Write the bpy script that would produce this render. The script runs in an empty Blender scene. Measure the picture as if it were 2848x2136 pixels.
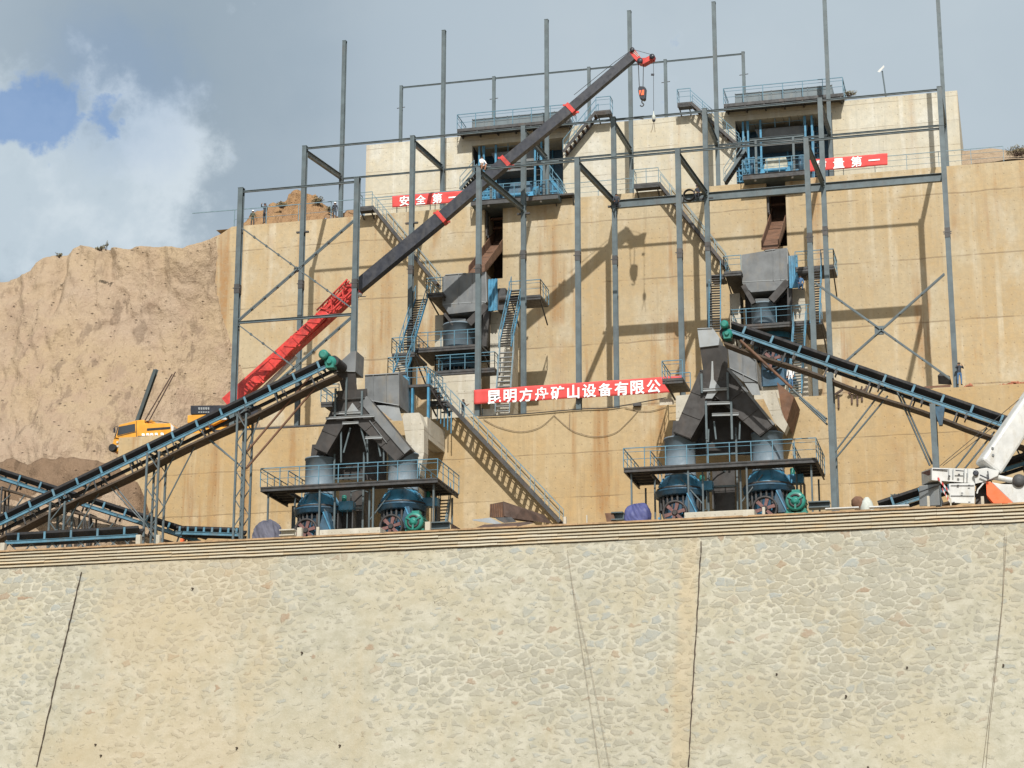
import bpy, bmesh, math, random
import numpy as np
from mathutils import Vector, Matrix, noise
random.seed(7)
C = bpy.context.scene.collection
SC = bpy.context.scene

# ------------------------------------------------------------------ camera
IMW, IMH, FPX = 2848.0, 2136.0, 5793.0
TH, RO, PH = map(math.radians, (15.132, 0.081, 13.99))
FWD = Vector((-math.sin(PH)*math.cos(TH), math.cos(PH)*math.cos(TH), math.sin(TH)))
_r = Vector((math.cos(PH), math.sin(PH), 0)); _u = _r.cross(FWD)
RGT = _r*math.cos(RO) + _u*math.sin(RO)
UPV = -_r*math.sin(RO) + _u*math.cos(RO)
EYE = Vector((0, 0, 1.6))
cam = bpy.data.cameras.new('camera'); camo = bpy.data.objects.new('camera', cam); C.objects.link(camo)
camo.matrix_world = Matrix(((RGT.x, UPV.x, -FWD.x, EYE.x), (RGT.y, UPV.y, -FWD.y, EYE.y),
                            (RGT.z, UPV.z, -FWD.z, EYE.z), (0, 0, 0, 1)))
cam.sensor_width = 36; cam.lens = 36*FPX/IMW; cam.clip_start = 0.5; cam.clip_end = 5000
SC.camera = camo

# ------------------------------------------------------------------ light
SUN_L = Vector((-0.26, 1.0, -0.88)).normalized()          # direction the light travels
sun_el = math.asin(-SUN_L.z)
sun_az = math.atan2(-SUN_L.x, -SUN_L.y)                   # from +Y towards +X
sl = bpy.data.lights.new('sun', 'SUN'); sl.energy = 3.6; sl.angle = math.radians(0.53); sl.color = (1.0, 0.97, 0.92)
so = bpy.data.objects.new('sun', sl); C.objects.link(so)
so.rotation_euler = SUN_L.to_track_quat('-Z', 'Y').to_euler(); so.location = (0, 60, 200)
SC.view_settings.view_transform = 'Standard'; SC.view_settings.look = 'None'
SC.view_settings.exposure = 0.60; SC.view_settings.gamma = 1.0

# pixel helpers: crops of the photograph -> native pixel -> world ray
CROP = dict(k1=(0, 950, .36157), k2=(500, 480, .31348), k3=(650, 950, .34364), k4=(1000, 480, .42208),
            k5=(1200, 200, .33160), k6=(1850, 180, .32543), k7=(1650, 650, .36166), k8=(1650, 850, .37982),
            k9=(2200, 900, .34951), k10=(1250, 980, .31646), k11=(0, 1400, .45208), k12=(1900, 1400, .44361),
            k13=(2450, 0, .30129), k14=(1650, 100, .18090), k15=(0, 550, .36166), k16=(2400, 1050, .27119),
            d=(0, 0, 1.28752), n=(0, 0, 1.0))
def ray(c, x, y):
    ox, oy, s = CROP[c]
    return FWD*FPX + RGT*(ox + x*s - IMW/2) - UPV*(oy + y*s - IMH/2)
def W(c, x, y, Y):
    r = ray(c, x, y); return EYE + r*(Y/r.y)
def WZ(c, x, y, z):
    r = ray(c, x, y); return EYE + r*((z-EYE.z)/r.z)

# ------------------------------------------------------------------ world: physical sky with broken cloud
wd = bpy.data.worlds.new('World'); SC.world = wd; wd.use_nodes = True
nt = wd.node_tree; nt.nodes.clear()
def N(t, **kw):
    n = nt.nodes.new(t)
    for k, v in kw.items(): setattr(n, k, v)
    return n
def L(a, b): nt.links.new(a, b)
out = N('ShaderNodeOutputWorld'); bg = N('ShaderNodeBackground'); L(bg.outputs[0], out.inputs[0]); bg.inputs[1].default_value = 0.1
sky = N('ShaderNodeTexSky', sky_type='NISHITA', sun_disc=False, sun_elevation=sun_el, sun_rotation=sun_az)
sky.altitude = 1900
tc = N('ShaderNodeTexCoord')
def noise_w(scale, detail, rough, off=(0, 0, 0), stretch=(1, 1, 1)):
    mp = N('ShaderNodeMapping'); mp.inputs['Location'].default_value = off; mp.inputs['Scale'].default_value = stretch
    L(tc.outputs['Generated'], mp.inputs[0])
    n = N('ShaderNodeTexNoise'); n.inputs['Scale'].default_value = scale; n.inputs['Detail'].default_value = detail
    n.inputs['Roughness'].default_value = rough; L(mp.outputs[0], n.inputs['Vector']); return n.outputs['Fac']
def mth(op, a, b=None, c=None):
    m = N('ShaderNodeMath', operation=op)
    for i, v in enumerate((a, b, c)):
        if v is None: continue
        if isinstance(v, (int, float)): m.inputs[i].default_value = v
        else: L(v, m.inputs[i])
    return m.outputs[0]
def smooth(v, a, b, t0=0.0, t1=1.0):
    m = N('ShaderNodeMapRange', interpolation_type='SMOOTHSTEP'); L(v, m.inputs[0])
    for i, q in zip((1, 2, 3, 4), (a, b, t0, t1)): m.inputs[i].default_value = q
    return m.outputs[0]
def mixc(f, a, b):
    m = N('ShaderNodeMix', data_type='RGBA')
    if isinstance(f, (int, float)): m.inputs[0].default_value = f
    else: L(f, m.inputs[0])
    for s, v in ((6, a), (7, b)):
        if isinstance(v, tuple): m.inputs[s].default_value = (*v, 1)
        else: L(v, m.inputs[s])
    return m.outputs[2]
def blob(x, y, r0, r1, sx=1.0):                            # angular distance from one direction of the sky
    v = ray('d', x, y).normalized()
    dp = N('ShaderNodeVectorMath', operation='DISTANCE'); L(tc.outputs['Generated'], dp.inputs[0]); dp.inputs[1].default_value = v
    return smooth(dp.outputs['Value'], r0, r1, 1.0, 0.0)
n1 = noise_w(9, 8, .58); n2 = noise_w(38, 9, .6, (3, 1, 2)); n3 = noise_w(5, 5, .5, (7, 2, 1), (1, 1, 1.6)); n4 = noise_w(95, 8, .62, (1, 5, 2))
grey = mixc(smooth(n3, .36, .64), (2.35, 2.90, 3.42), (2.85, 3.42, 3.92))       # high veil of cloud
grey = mixc(mth('MULTIPLY', smooth(n1, .42, .66), .45), grey, (3.3, 3.75, 4.1))
grey = mixc(mth('MULTIPLY', blob(1900, 250, .02, .30), .60), grey, (3.75, 4.3, 4.65))
grey = mixc(mth('MULTIPLY', blob(330, 90, .01, .14), .75), grey, (1.95, 2.5, 3.02))
rag = mth('ADD', mth('MULTIPLY', mth('SUBTRACT', n2, .5), 1.0), mth('MULTIPLY', mth('SUBTRACT', n4, .5), .75))
wm = mth('MAXIMUM', mth('MAXIMUM', blob(190, 430, .01, .085), blob(20, 400, .01, .085)), blob(330, 330, .0, .05))
edge = smooth(mth('ADD', wm, mth('MULTIPLY', rag, 1.15)), .18, .84)
cl = mixc(edge, grey, mixc(smooth(mth('ADD', n2, mth('MULTIPLY', mth('SUBTRACT', n1, .5), .8)), .34, .66), (3.5, 4.12, 4.6), (4.2, 4.75, 5.15)))
bl = mth('MAXIMUM', mth('MAXIMUM', blob(95, 245, .0, .036), blob(25, 255, .0, .024)), mth('MULTIPLY', blob(225, 268, .0, .024), .7))
bm = smooth(mth('ADD', bl, mth('MULTIPLY', rag, 1.25)), .30, .66)
bm = mth('MAXIMUM', bm, mth('MULTIPLY', smooth(mth('ADD', blob(250, 200, .0, .075), mth('MULTIPLY', rag, .6)), .2, .9), .30))
bluec = mixc(0.30, sky.outputs[0], (1.25, 2.25, 4.0))
final = mixc(mth('MULTIPLY', bm, .82), cl, bluec)
# bright glow added round the sun, out of view, to lift fill on the walls
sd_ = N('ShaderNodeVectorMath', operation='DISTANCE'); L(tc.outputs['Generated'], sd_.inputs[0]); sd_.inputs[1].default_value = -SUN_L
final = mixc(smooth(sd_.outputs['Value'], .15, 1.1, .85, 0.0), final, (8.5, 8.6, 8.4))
# far from the pictured part of the sky: open sky with scattered cloud
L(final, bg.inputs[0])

# ------------------------------------------------------------------ mesh builder
class MB:
    def __init__(s): s.v = []; s.f = []; s.sm = []
    def add(s, vs, fs, smooth=False):
        o = len(s.v); s.v += [tuple(p) for p in vs]; s.f += [tuple(i+o for i in f) for f in fs]; s.sm += [smooth]*len(fs); return s
    def box(s, a, b):
        x0, y0, z0 = (min(a[i], b[i]) for i in range(3)); x1, y1, z1 = (max(a[i], b[i]) for i in range(3))
        return s.add([(x0,y0,z0),(x1,y0,z0),(x1,y1,z0),(x0,y1,z0),(x0,y0,z1),(x1,y0,z1),(x1,y1,z1),(x0,y1,z1)],
                     [(0,3,2,1),(4,5,6,7),(0,1,5,4),(1,2,6,5),(2,3,7,6),(3,0,4,7)])
    def bar(s, p, q, w, h, up=(0, 0, 1), w2=None, h2=None):
        p, q = Vector(p), Vector(q); d = (q-p).normalized(); up = Vector(up)
        if abs(d.dot(up)) > .98: up = Vector((0, 1, 0))
        sd = d.cross(up).normalized(); u = sd.cross(d)
        vs = []
        for c, ww, hh in ((p, w, h), (q, w2 or w, h2 or h)):
            for a, b in ((-1,-1),(1,-1),(1,1),(-1,1)): vs.append(c + sd*a*ww/2 + u*b*hh/2)
        return s.add(vs, [(0,1,2,3),(7,6,5,4),(0,4,5,1),(1,5,6,2),(2,6,7,3),(3,7,4,0)])
    def ibeam(s, p, q, w, h, t=.025, up=(0, 0, 1)):          # flanges across `up`, web between
        p, q = Vector(p), Vector(q); d = (q-p).normalized(); up = Vector(up)
        if abs(d.dot(up)) > .98: up = Vector((0, 1, 0))
        sd = d.cross(up).normalized(); u = sd.cross(d)
        s.bar(p+u*(h/2-t/2), q+u*(h/2-t/2), w, t, u); s.bar(p-u*(h/2-t/2), q-u*(h/2-t/2), w, t, u)
        return s.bar(p, q, t, h-2*t, u)
    def tube(s, p, q, r, n=6, r2=None, cap=True):
        p, q = Vector(p), Vector(q); d = (q-p)
        if d.length < 1e-6: return s
        d.normalize(); a = d.orthogonal().normalized(); b = d.cross(a); vs = []
        for c, rr in ((p, r), (q, r if r2 is None else r2)):
            for i in range(n): t = 2*math.pi*i/n; vs.append(c + a*math.cos(t)*rr + b*math.sin(t)*rr)
        s.add(vs, [(i, (i+1) % n, n+(i+1) % n, n+i) for i in range(n)], True)
        if cap: s.add(vs, [tuple(range(n-1, -1, -1)), tuple(range(n, 2*n))])
        return s
    def path(s, pts, r, n=5):
        for a, b in zip(pts, pts[1:]): s.tube(a, b, r, n)
        return s
    def lathe(s, c, prof, n=28, axis=(0, 0, 1), sm=True, cap=True):
        c = Vector(c); ax = Vector(axis).normalized(); a = ax.orthogonal().normalized(); b = ax.cross(a); vs = []
        for r, h in prof:
            for i in range(n): t = 2*math.pi*i/n; vs.append(c + ax*h + (a*math.cos(t)+b*math.sin(t))*r)
        fs = [(j*n+i, j*n+(i+1) % n, (j+1)*n+(i+1) % n, (j+1)*n+i) for j in range(len(prof)-1) for i in range(n)]
        s.add(vs, fs, sm)
        if cap: s.add(vs, [tuple(range(n-1, -1, -1)), tuple(range((len(prof)-1)*n, len(prof)*n))])
        return s
    def prism(s, pts, vec):                                   # planar outline swept along vec
        pts = [Vector(p) for p in pts]; vec = Vector(vec); n = len(pts)
        nn = Vector((0, 0, 0))
        for i in range(n): nn += pts[i].cross(pts[(i+1) % n])
        if nn.dot(vec) > 0: pts.reverse()
        vs = pts + [p+vec for p in pts]
        return s.add(vs, [tuple(range(n)), tuple(range(2*n-1, n-1, -1))] + [(i, n+i, n+(i+1) % n, (i+1) % n) for i in range(n)])
    def hull(s, pts):
        bm = bmesh.new()
        for p in pts: bm.verts.new(p)
        r = bmesh.ops.convex_hull(bm, input=bm.verts)
        bmesh.ops.delete(bm, geom=[g for g in r['geom_interior'] if isinstance(g, bmesh.types.BMVert)], context='VERTS')
        bm.verts.ensure_lookup_table(); bm.verts.index_update()
        s.add([v.co.copy() for v in bm.verts], [tuple(v.index for v in f.verts) for f in bm.faces]); bm.free(); return s
    def build(s, name, m, parent=None, bevel=0.0):
        me = bpy.data.meshes.new(name); me.from_pydata(s.v, [], s.f); me.polygons.foreach_set('use_smooth', s.sm)
        o = bpy.data.objects.new(name, me); C.objects.link(o)
        for mm in (m if isinstance(m, (list, tuple)) else [m]): me.materials.append(mm)
        if parent is not None:
            o.parent = parent
            if parent.type == 'EMPTY': o.matrix_parent_inverse = Matrix.Translation(-parent.location)
        if bevel:
            b = o.modifiers.new('bevel', 'BEVEL'); b.width = bevel; b.segments = 2; b.limit_method = 'ANGLE'
        me.update(); return o
def tag(o, label, cat, group=None, kind=None):
    if label: o['label'] = label
    if cat: o['category'] = cat
    if group: o['group'] = group
    if kind: o['kind'] = kind
    return o
def thing(name, label, cat, loc=(0, 0, 0), group=None):
    o = bpy.data.objects.new(name, None); C.objects.link(o); o.location = loc; o.empty_display_size = .3
    return tag(o, label, cat, group)
def structure(o): o['kind'] = 'structure'; return o
def copy_tree(o, parent=None):
    c = o.copy(); C.objects.link(c)
    if parent is not None: c.parent = parent
    for ch in list(o.children): copy_tree(ch, c)
    return c

# ------------------------------------------------------------------ materials
def newmat(name):
    m = bpy.data.materials.new(name); m.use_nodes = True
    t = m.node_tree; t.nodes.clear()
    o = t.nodes.new('ShaderNodeOutputMaterial'); b = t.nodes.new('ShaderNodeBsdfPrincipled'); t.links.new(b.outputs[0], o.inputs[0])
    return m, t, b
class G:                                                       # small node-graph helper
    def __init__(s, t): s.t = t; s.pos = None
    def n(s, ty, **kw):
        n = s.t.nodes.new(ty)
        for k, v in kw.items(): setattr(n, k, v)
        return n
    def put(s, v, sock):
        if isinstance(v, (int, float)): sock.default_value = v
        elif isinstance(v, tuple): sock.default_value = (*v, 1) if len(v) == 3 and sock.type == 'RGBA' else v
        else: s.t.links.new(v, sock)
    def P(s):
        if s.pos is None: s.pos = s.n('ShaderNodeNewGeometry').outputs['Position']
        return s.pos
    def scaled(s, sc, off=(0, 0, 0)):
        m = s.n('ShaderNodeMapping'); m.inputs['Scale'].default_value = sc; m.inputs['Location'].default_value = off
        s.t.links.new(s.P(), m.inputs[0]); return m.outputs[0]
    def noise(s, scale, detail=5, rough=.55, sc=(1, 1, 1), off=(0, 0, 0)):
        x = s.n('ShaderNodeTexNoise'); s.put(s.scaled(sc, off), x.inputs['Vector'])
        x.inputs['Scale'].default_value = scale; x.inputs['Detail'].default_value = detail; x.inputs['Roughness'].default_value = rough
        return x.outputs['Fac']
    def m(s, op, a, b=None, c=None):
        x = s.n('ShaderNodeMath', operation=op)
        for i, v in enumerate((a, b, c)):
            if v is not None: s.put(v, x.inputs[i])
        return x.outputs[0]
    def mr(s, v, a, b, t0=0., t1=1.):
        x = s.n('ShaderNodeMapRange', interpolation_type='SMOOTHSTEP'); s.put(v, x.inputs[0])
        for i, q in zip((1, 2, 3, 4), (a, b, t0, t1)): x.inputs[i].default_value = q
        return x.outputs[0]
    def mix(s, f, a, b, mode='MIX'):
        x = s.n('ShaderNodeMix', data_type='RGBA', blend_type=mode)
        s.put(f, x.inputs[0]); s.put(a, x.inputs[6]); s.put(b, x.inputs[7]); return x.outputs[2]
    def xyz(s):
        x = s.n('ShaderNodeSeparateXYZ'); s.put(s.P(), x.inputs[0]); return x.outputs
    def bump(s, h, strength, dist, b):
        x = s.n('ShaderNodeBump'); s.put(h, x.inputs['Height']); x.inputs['Strength'].default_value = strength
        x.inputs['Distance'].default_value = dist; s.put(x.outputs[0], b.inputs['Normal'])
def paint(name, col, rough=.55, var=.25, scale=2.0, metal=0.0, dirt=None, dirt_amt=.35, dscale=1.2, spec=.4, fleck=0):
    m, t, b = newmat(name); g = G(t)
    f = g.mr(g.noise(scale, 6, .6), .3, .7)
    lo = tuple(c*(1-var) for c in col); hi = tuple(min(1, c*(1+var)) for c in col)
    c = g.mix(f, lo, hi)
    if dirt: c = g.mix(g.m('MULTIPLY', g.mr(g.noise(dscale, 7, .65, (1, 1, .35), (5, 3, 1)), .48, .72), dirt_amt), c, dirt)
    if fleck: c = g.mix(g.mr(g.noise(14, 3, .6), .64, .7, 0, fleck), c, tuple(min(1, q*2.2+.05) for q in col))
    g.put(c, b.inputs['Base Color']); b.inputs['Metallic'].default_value = metal
    g.put(g.mr(g.noise(scale*2.5, 4), .3, .7, max(.05, rough-.12), min(1, rough+.12)), b.inputs['Roughness'])
    b.inputs['Specular IOR Level'].default_value = spec
    return m
def concrete(name, base, warm, warm_amt, pale, line=2.4, z0=0., rust=(.285, .15, .06), rust_amt=.85, holes=.75):
    m, t, b = newmat(name); g = G(t)
    X = g.xyz()
    streak = g.noise(1.0, 6, .6, (.55, .55, .035), (2, 0, 4))
    cloud = g.noise(.16, 6, .6, (1, 1, 1), (9, 4, 2))
    fine = g.noise(2.2, 8, .7)
    c = g.mix(g.mr(cloud, .34, .66), base, warm)
    c = g.mix(g.m('MULTIPLY', g.mr(streak, .45, .68), warm_amt), c, warm)
    c = g.mix(g.m('MULTIPLY', g.mr(g.noise(.33, 7, .62, (1, 1, .55), (1, 8, 3)), .5, .7), .75), c, pale)
    # lime and rust runs: narrow vertical streaks in broken patches
    ls = g.m('MULTIPLY', g.mr(g.noise(1.0, 6, .6, (.9, .9, .045), (5, 0, 7)), .52, .66), g.mr(g.noise(.10, 4, .55, (1, 1, .8), (7, 1, 2)), .40, .54))
    c = g.mix(g.m('MULTIPLY', ls, .55), c, tuple(min(1, q*1.12) for q in pale))
    rs = g.m('MULTIPLY', g.mr(g.noise(1.0, 6, .6, (.75, .75, .05), (11, 0, 2)), .51, .66), g.mr(g.noise(.12, 4, .55, (1, 1, .7), (3, 3, 8)), .44, .56))
    c = g.mix(g.m('MULTIPLY', rs, rust_amt), c, rust)
    dk_ = g.m('MULTIPLY', g.mr(g.noise(1.0, 7, .68, (2.6, 2.6, .12), (2, 0, 9)), .54, .68), g.mr(g.noise(.2, 4, .6, (1, 1, .7), (5, 8, 8)), .42, .6))
    c = g.mix(g.m('MULTIPLY', dk_, .26), c, tuple(q*.45 for q in base))
    # pour lines, each lift a little different
    zz = g.m('DIVIDE', g.m('SUBTRACT', X[2], z0), line)
    wob = g.m('MULTIPLY', g.m('SUBTRACT', g.noise(.5, 3, .5), .5), .06)
    fz = g.m('FRACT', g.m('ADD', zz, wob))
    lift = g.n('ShaderNodeTexWhiteNoise', noise_dimensions='1D'); g.put(g.m('FLOOR', zz), lift.inputs['W'])
    c = g.mix(g.m('MULTIPLY', lift.outputs[0], .16), c, tuple(q*.62 for q in warm))
    ln = g.m('MULTIPLY', g.mr(fz, 0.0, .03, 1, 0), g.mr(g.noise(.35, 4, .6, (1, 1, .3), (4, 4, 4)), .36, .54))
    c = g.mix(g.m('MULTIPLY', ln, .68), c, (.16, .11, .07))
    f2 = g.m('FRACT', g.m('ADD', g.m('DIVIDE', X[2], 1.27), g.m('MULTIPLY', wob, 1.3)))
    l2 = g.m('MULTIPLY', g.mr(f2, 0.0, .05, 1, 0), g.mr(g.noise(.5, 5, .66, (.6, 1, 1.2), (9, 1, 4)), .46, .6))
    c = g.mix(g.m('MULTIPLY', l2, .24), c, (.18, .13, .085))
    # shutter panel joints and tie holes
    fx = g.m('FRACT', g.m('DIVIDE', X[0], .62))
    vj = g.m('MULTIPLY', g.mr(g.m('ABSOLUTE', g.m('SUBTRACT', fx, .5)), 0, .018, 1, 0), g.mr(g.noise(1.1, 6, .72, (1, 1, .9), (8, 1, 1)), .52, .64))
    c = g.mix(g.m('MULTIPLY', vj, .22), c, (.17, .125, .08))
    hx = g.m('SUBTRACT', g.m('FRACT', g.m('DIVIDE', X[0], holes*.83)), .5); hz = g.m('SUBTRACT', g.m('FRACT', g.m('DIVIDE', X[2], holes)), .5)
    hd = g.m('SQRT', g.m('ADD', g.m('MULTIPLY', hx, hx), g.m('MULTIPLY', hz, hz)))
    hm = g.m('MULTIPLY', g.mr(g.m('ADD', hd, g.m('MULTIPLY', g.m('SUBTRACT', g.noise(9, 3), .5), .12)), .03, .10, 1, 0), g.mr(g.noise(.8, 4, .6, (1, 1, 1), (6, 2, 9)), .38, .56))
    c = g.mix(g.m('MULTIPLY', hm, .42), c, (.14, .10, .07))
    c = g.mix(g.mr(fine, .36, .64, .0, .42), c, tuple(q*.70 for q in base)); c = g.mix(g.mr(g.noise(7, 6, .72, (1, 1, 1), (4, 4, 1)), .58, .72, 0, .4), c, tuple(min(1, q*1.25) for q in base))
    g.put(c, b.inputs['Base Color']); b.inputs['Roughness'].default_value = .93; b.inputs['Specular IOR Level'].default_value = .15
    g.bump(g.m('ADD', g.noise(1.1, 9, .65), g.m('MULTIPLY', g.m('ADD', ln, hm), -.5)), .35, .12, b)
    return m
M = {}
M['wall'] = concrete('tan_concrete', (.42, .35, .235), (.395, .29, .16), .5, (.465, .425, .335), 5.1, 37.2)
M['wall_low'] = concrete('tan_concrete_low', (.415, .32, .19), (.40, .275, .135), .6, (.455, .385, .27), 3.1, 25.0)
M['wall_pale'] = concrete('pale_concrete', (.50, .475, .395), (.46, .40, .285), .35, (.53, .52, .47), 2.1, 57.8, rust_amt=.35)
M['plinth'] = concrete('plinth_concrete', (.46, .43, .36), (.40, .36, .28), .3, (.52, .50, .44), 1.6, 0, rust_amt=.2)
M['steel'] = paint('grey_green_steel', (.074, .098, .106), .5, .2, 1.2, dirt=(.10, .07, .05), dirt_amt=.3)
M['steel_dark'] = paint('dark_steel', (.045, .045, .045), .6, .3, 2, dirt=(.10, .06, .035), dirt_amt=.4)
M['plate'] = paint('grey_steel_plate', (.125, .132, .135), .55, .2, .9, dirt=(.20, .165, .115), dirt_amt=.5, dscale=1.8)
M['plate_lit'] = paint('pale_lit_steel_plate', (.24, .255, .26), .5, .12, .8, dirt=(.22, .19, .14), dirt_amt=.3)  # paler plate; on hoppers and treads the sunlit tone is in the colour
M['chute_dark'] = paint('shade_dark_chute', (.036, .033, .031), .65, .25, 1.2, dirt=(.07, .05, .038), dirt_amt=.5)  # dark steel; shade beneath and behind the hoppers is mixed into the colour
M['panel'] = paint('grey_blue_panel', (.115, .142, .155), .5, .1, .8, dirt=(.22, .2, .16), dirt_amt=.3)
M['dust'] = paint('dusty_casting', (.34, .33, .26), .8, .2, 2.5, dirt=(.2, .16, .1), dirt_amt=.5)
M['drum'] = paint('feed_drum_grey', (.135, .178, .212), .65, .14, 1.3, dirt=(.26, .22, .17), dirt_amt=.3)
M['conv_blue'] = paint('conveyor_blue', (.070, .165, .225), .5, .2, 2, dirt=(.16, .14, .11), dirt_amt=.45)
M['blue'] = paint('machine_blue', (.045, .185, .30), .45, .25, 2, dirt=(.16, .14, .11), dirt_amt=.4)
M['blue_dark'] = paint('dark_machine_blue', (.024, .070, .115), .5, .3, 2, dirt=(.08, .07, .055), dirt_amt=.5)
M['blue_rail'] = paint('rail_blue', (.075, .17, .23), .5, .15, 3)
M['rail_grey'] = paint('rail_grey', (.13, .20, .23), .5, .15, 3)
M['belt'] = paint('rubber_belt', (.018, .018, .02), .7, .3, 2, dirt=(.05, .04, .03), dirt_amt=.4)
M['belt_under'] = paint('dusty_return_belt', (.055, .040, .028), .8, .3, 1.5, dirt=(.11, .08, .055), dirt_amt=.5)
M['rust'] = paint('rusty_plate', (.12, .065, .040), .85, .3, 1.5, dirt=(.19, .09, .045), dirt_amt=.6)
M['rust_dark'] = paint('dark_rusty_plate', (.07, .045, .035), .85, .3, 1.5, dirt=(.12, .065, .04), dirt_amt=.5)
M['red'] = paint('banner_red', (.56, .078, .072), .75, .12, .9, spec=.1)
M['white'] = paint('white_paint', (.47, .47, .45), .5, .1, 1.5, dirt=(.33, .29, .22), dirt_amt=.5, dscale=2.0)
M['letter'] = paint('letter_white', (.82, .80, .78), .7, .04, 1)
M['crane_red'] = paint('crane_red', (.46, .036, .028), .45, .28, 2.0, dirt=(.22, .03, .02), dirt_amt=.6, dscale=2.5)
M['crane_black'] = paint('boom_black', (.020, .022, .030), .42, .25, 1.5, dirt=(.07, .065, .06), dirt_amt=.4)
M['yellow'] = paint('crane_yellow', (.58, .27, .03), .45, .14, 1.5, dirt=(.4, .22, .06), dirt_amt=.3)
M['orange'] = paint('crane_orange', (.78, .13, .04), .45, .08, 1.5)
M['teal'] = paint('motor_teal', (.014, .155, .122), .5, .15, 2, dirt=(.10, .2, .16), dirt_amt=.3)
M['pulley'] = paint('cast_black', (.03, .028, .028), .6, .3, 3, dirt=(.09, .06, .05), dirt_amt=.5)
M['pulley_red'] = paint('spoke_red', (.13, .062, .055), .65, .25, 3, dirt=(.12, .07, .06), dirt_amt=.4)
M['tarp_blue'] = paint('violet_tarp', (.052, .058, .155), .7, .15, 1.5)
M['tarp_grey'] = paint('grey_tarp', (.085, .085, .112), .75, .15, 1.5)
M['glass'] = paint('dark_glass', (.03, .035, .04), .12, .2, 1, spec=.6)
M['tyre'] = paint('tyre', (.02, .02, .02), .85, .2, 3)
M['cable'] = paint('black_cable', (.03, .028, .026), .7, .2, 3)
M['cable_tan'] = paint('dusty_cable', (.16, .12, .08), .7, .2, 3)
M['wood'] = paint('raw_timber', (.30, .20, .11), .85, .25, 3)
M['skin'] = paint('skin', (.35, .18, .11), .6, .1, 4)
M['helmet_w'] = paint('white_helmet', (.75, .75, .73), .35, .05, 4)
M['helmet_v'] = paint('violet_helmet', (.2, .1, .28), .4, .1, 4)
M['cloth_dark'] = paint('dark_cloth', (.035, .04, .05), .85, .3, 6)
M['cloth_blue'] = paint('blue_cloth', (.06, .13, .24), .85, .25, 6)
M['cloth_white'] = paint('white_cloth', (.65, .64, .62), .85, .12, 6)
M['cloth_green'] = paint('olive_cloth', (.07, .075, .05), .85, .25, 6)
M['hair'] = paint('black_hair', (.012, .011, .01), .6, .2, 8)
M['sack'] = paint('white_sack', (.40, .42, .38), .7, .12, 4)
def dirtmat(name, a, b_, c_, s=1.0, bumpd=.35):
    m, t, b = newmat(name); g = G(t)
    big = g.noise(.10*s, 7, .62); mid = g.noise(.55*s, 8, .66, (1, 1, .7), (3, 5, 1)); fine = g.noise(3.2*s, 8, .7)
    seam = g.noise(.5*s, 8, .64, (1.7, .7, .55), (1, 2, 7))
    c = g.mix(g.mr(big, .36, .64), a, b_); c = g.mix(g.mr(mid, .44, .66, 0, .75), c, c_)
    c = g.mix(g.mr(seam, .57, .64, 0, .55), c, tuple(q*.48 for q in c_)); c = g.mix(g.mr(g.m('ADD', g.xyz()[2], g.m('MULTIPLY', g.m('SUBTRACT', big, .5), 22)), 48, 58, 0, .3 if s == 1.0 else 0), c, (.38, .285, .18)); c = g.mix(g.mr(g.noise(.28*s, 7, .66, (1.3, 1, .5), (6, 2, 2)), .54, .68, 0, .45), c, tuple(q*.74 for q in c_))
    c = g.mix(g.mr(fine, .56, .70, 0, .5), c, tuple(q*.5 for q in a)); c = g.mix(g.mr(g.noise(5*s, 5, .6, (1, 1, 1), (9, 9, 9)), .62, .72, 0, .5), c, tuple(min(1, q*1.5) for q in a))
    vor = g.n('ShaderNodeTexVoronoi', feature='F1'); g.put(g.scaled((1, 1, 1.7)), vor.inputs['Vector']); vor.inputs['Scale'].default_value = 2.1*s
    sp_ = g.n('ShaderNodeSeparateColor'); g.put(vor.outputs['Color'], sp_.inputs[0])
    pit = g.m('MULTIPLY', g.mr(vor.outputs['Distance'], .05, .28, 1, 0), g.mr(sp_.outputs[0], .78, .86))
    c = g.mix(g.m('MULTIPLY', pit, .55), c, tuple(q*.38 for q in a)); c = g.mix(g.m('MULTIPLY', g.m('MULTIPLY', g.mr(vor.outputs['Distance'], .05, .3, 1, 0), g.mr(sp_.outputs[1], .85, .9)), .5), c, tuple(min(1, q*1.35) for q in a))
    g.put(c, b.inputs['Base Color']); b.inputs['Roughness'].default_value = .95; b.inputs['Specular IOR Level'].default_value = .1
    g.bump(g.m('ADD', g.m('MULTIPLY', mid, 1.2), g.m('ADD', g.m('MULTIPLY', fine, .6), g.m('SUBTRACT', seam, g.m('MULTIPLY', pit, .6)))), 1.0, bumpd, b)
    return m
M['hill'] = dirtmat('clay_slope', (.355, .27, .195), (.36, .27, .175), (.33, .24, .17))
M['spoil'] = dirtmat('brown_spoil', (.20, .135, .088), (.225, .15, .095), (.155, .105, .068))
M['soil'] = dirtmat('red_brown_soil', (.31, .20, .12), (.33, .20, .10), (.27, .165, .095), 1.4)
M['ground'] = dirtmat('dusty_ground', (.34, .27, .18), (.36, .28, .18), (.28, .21, .14), .8, .1)
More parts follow.
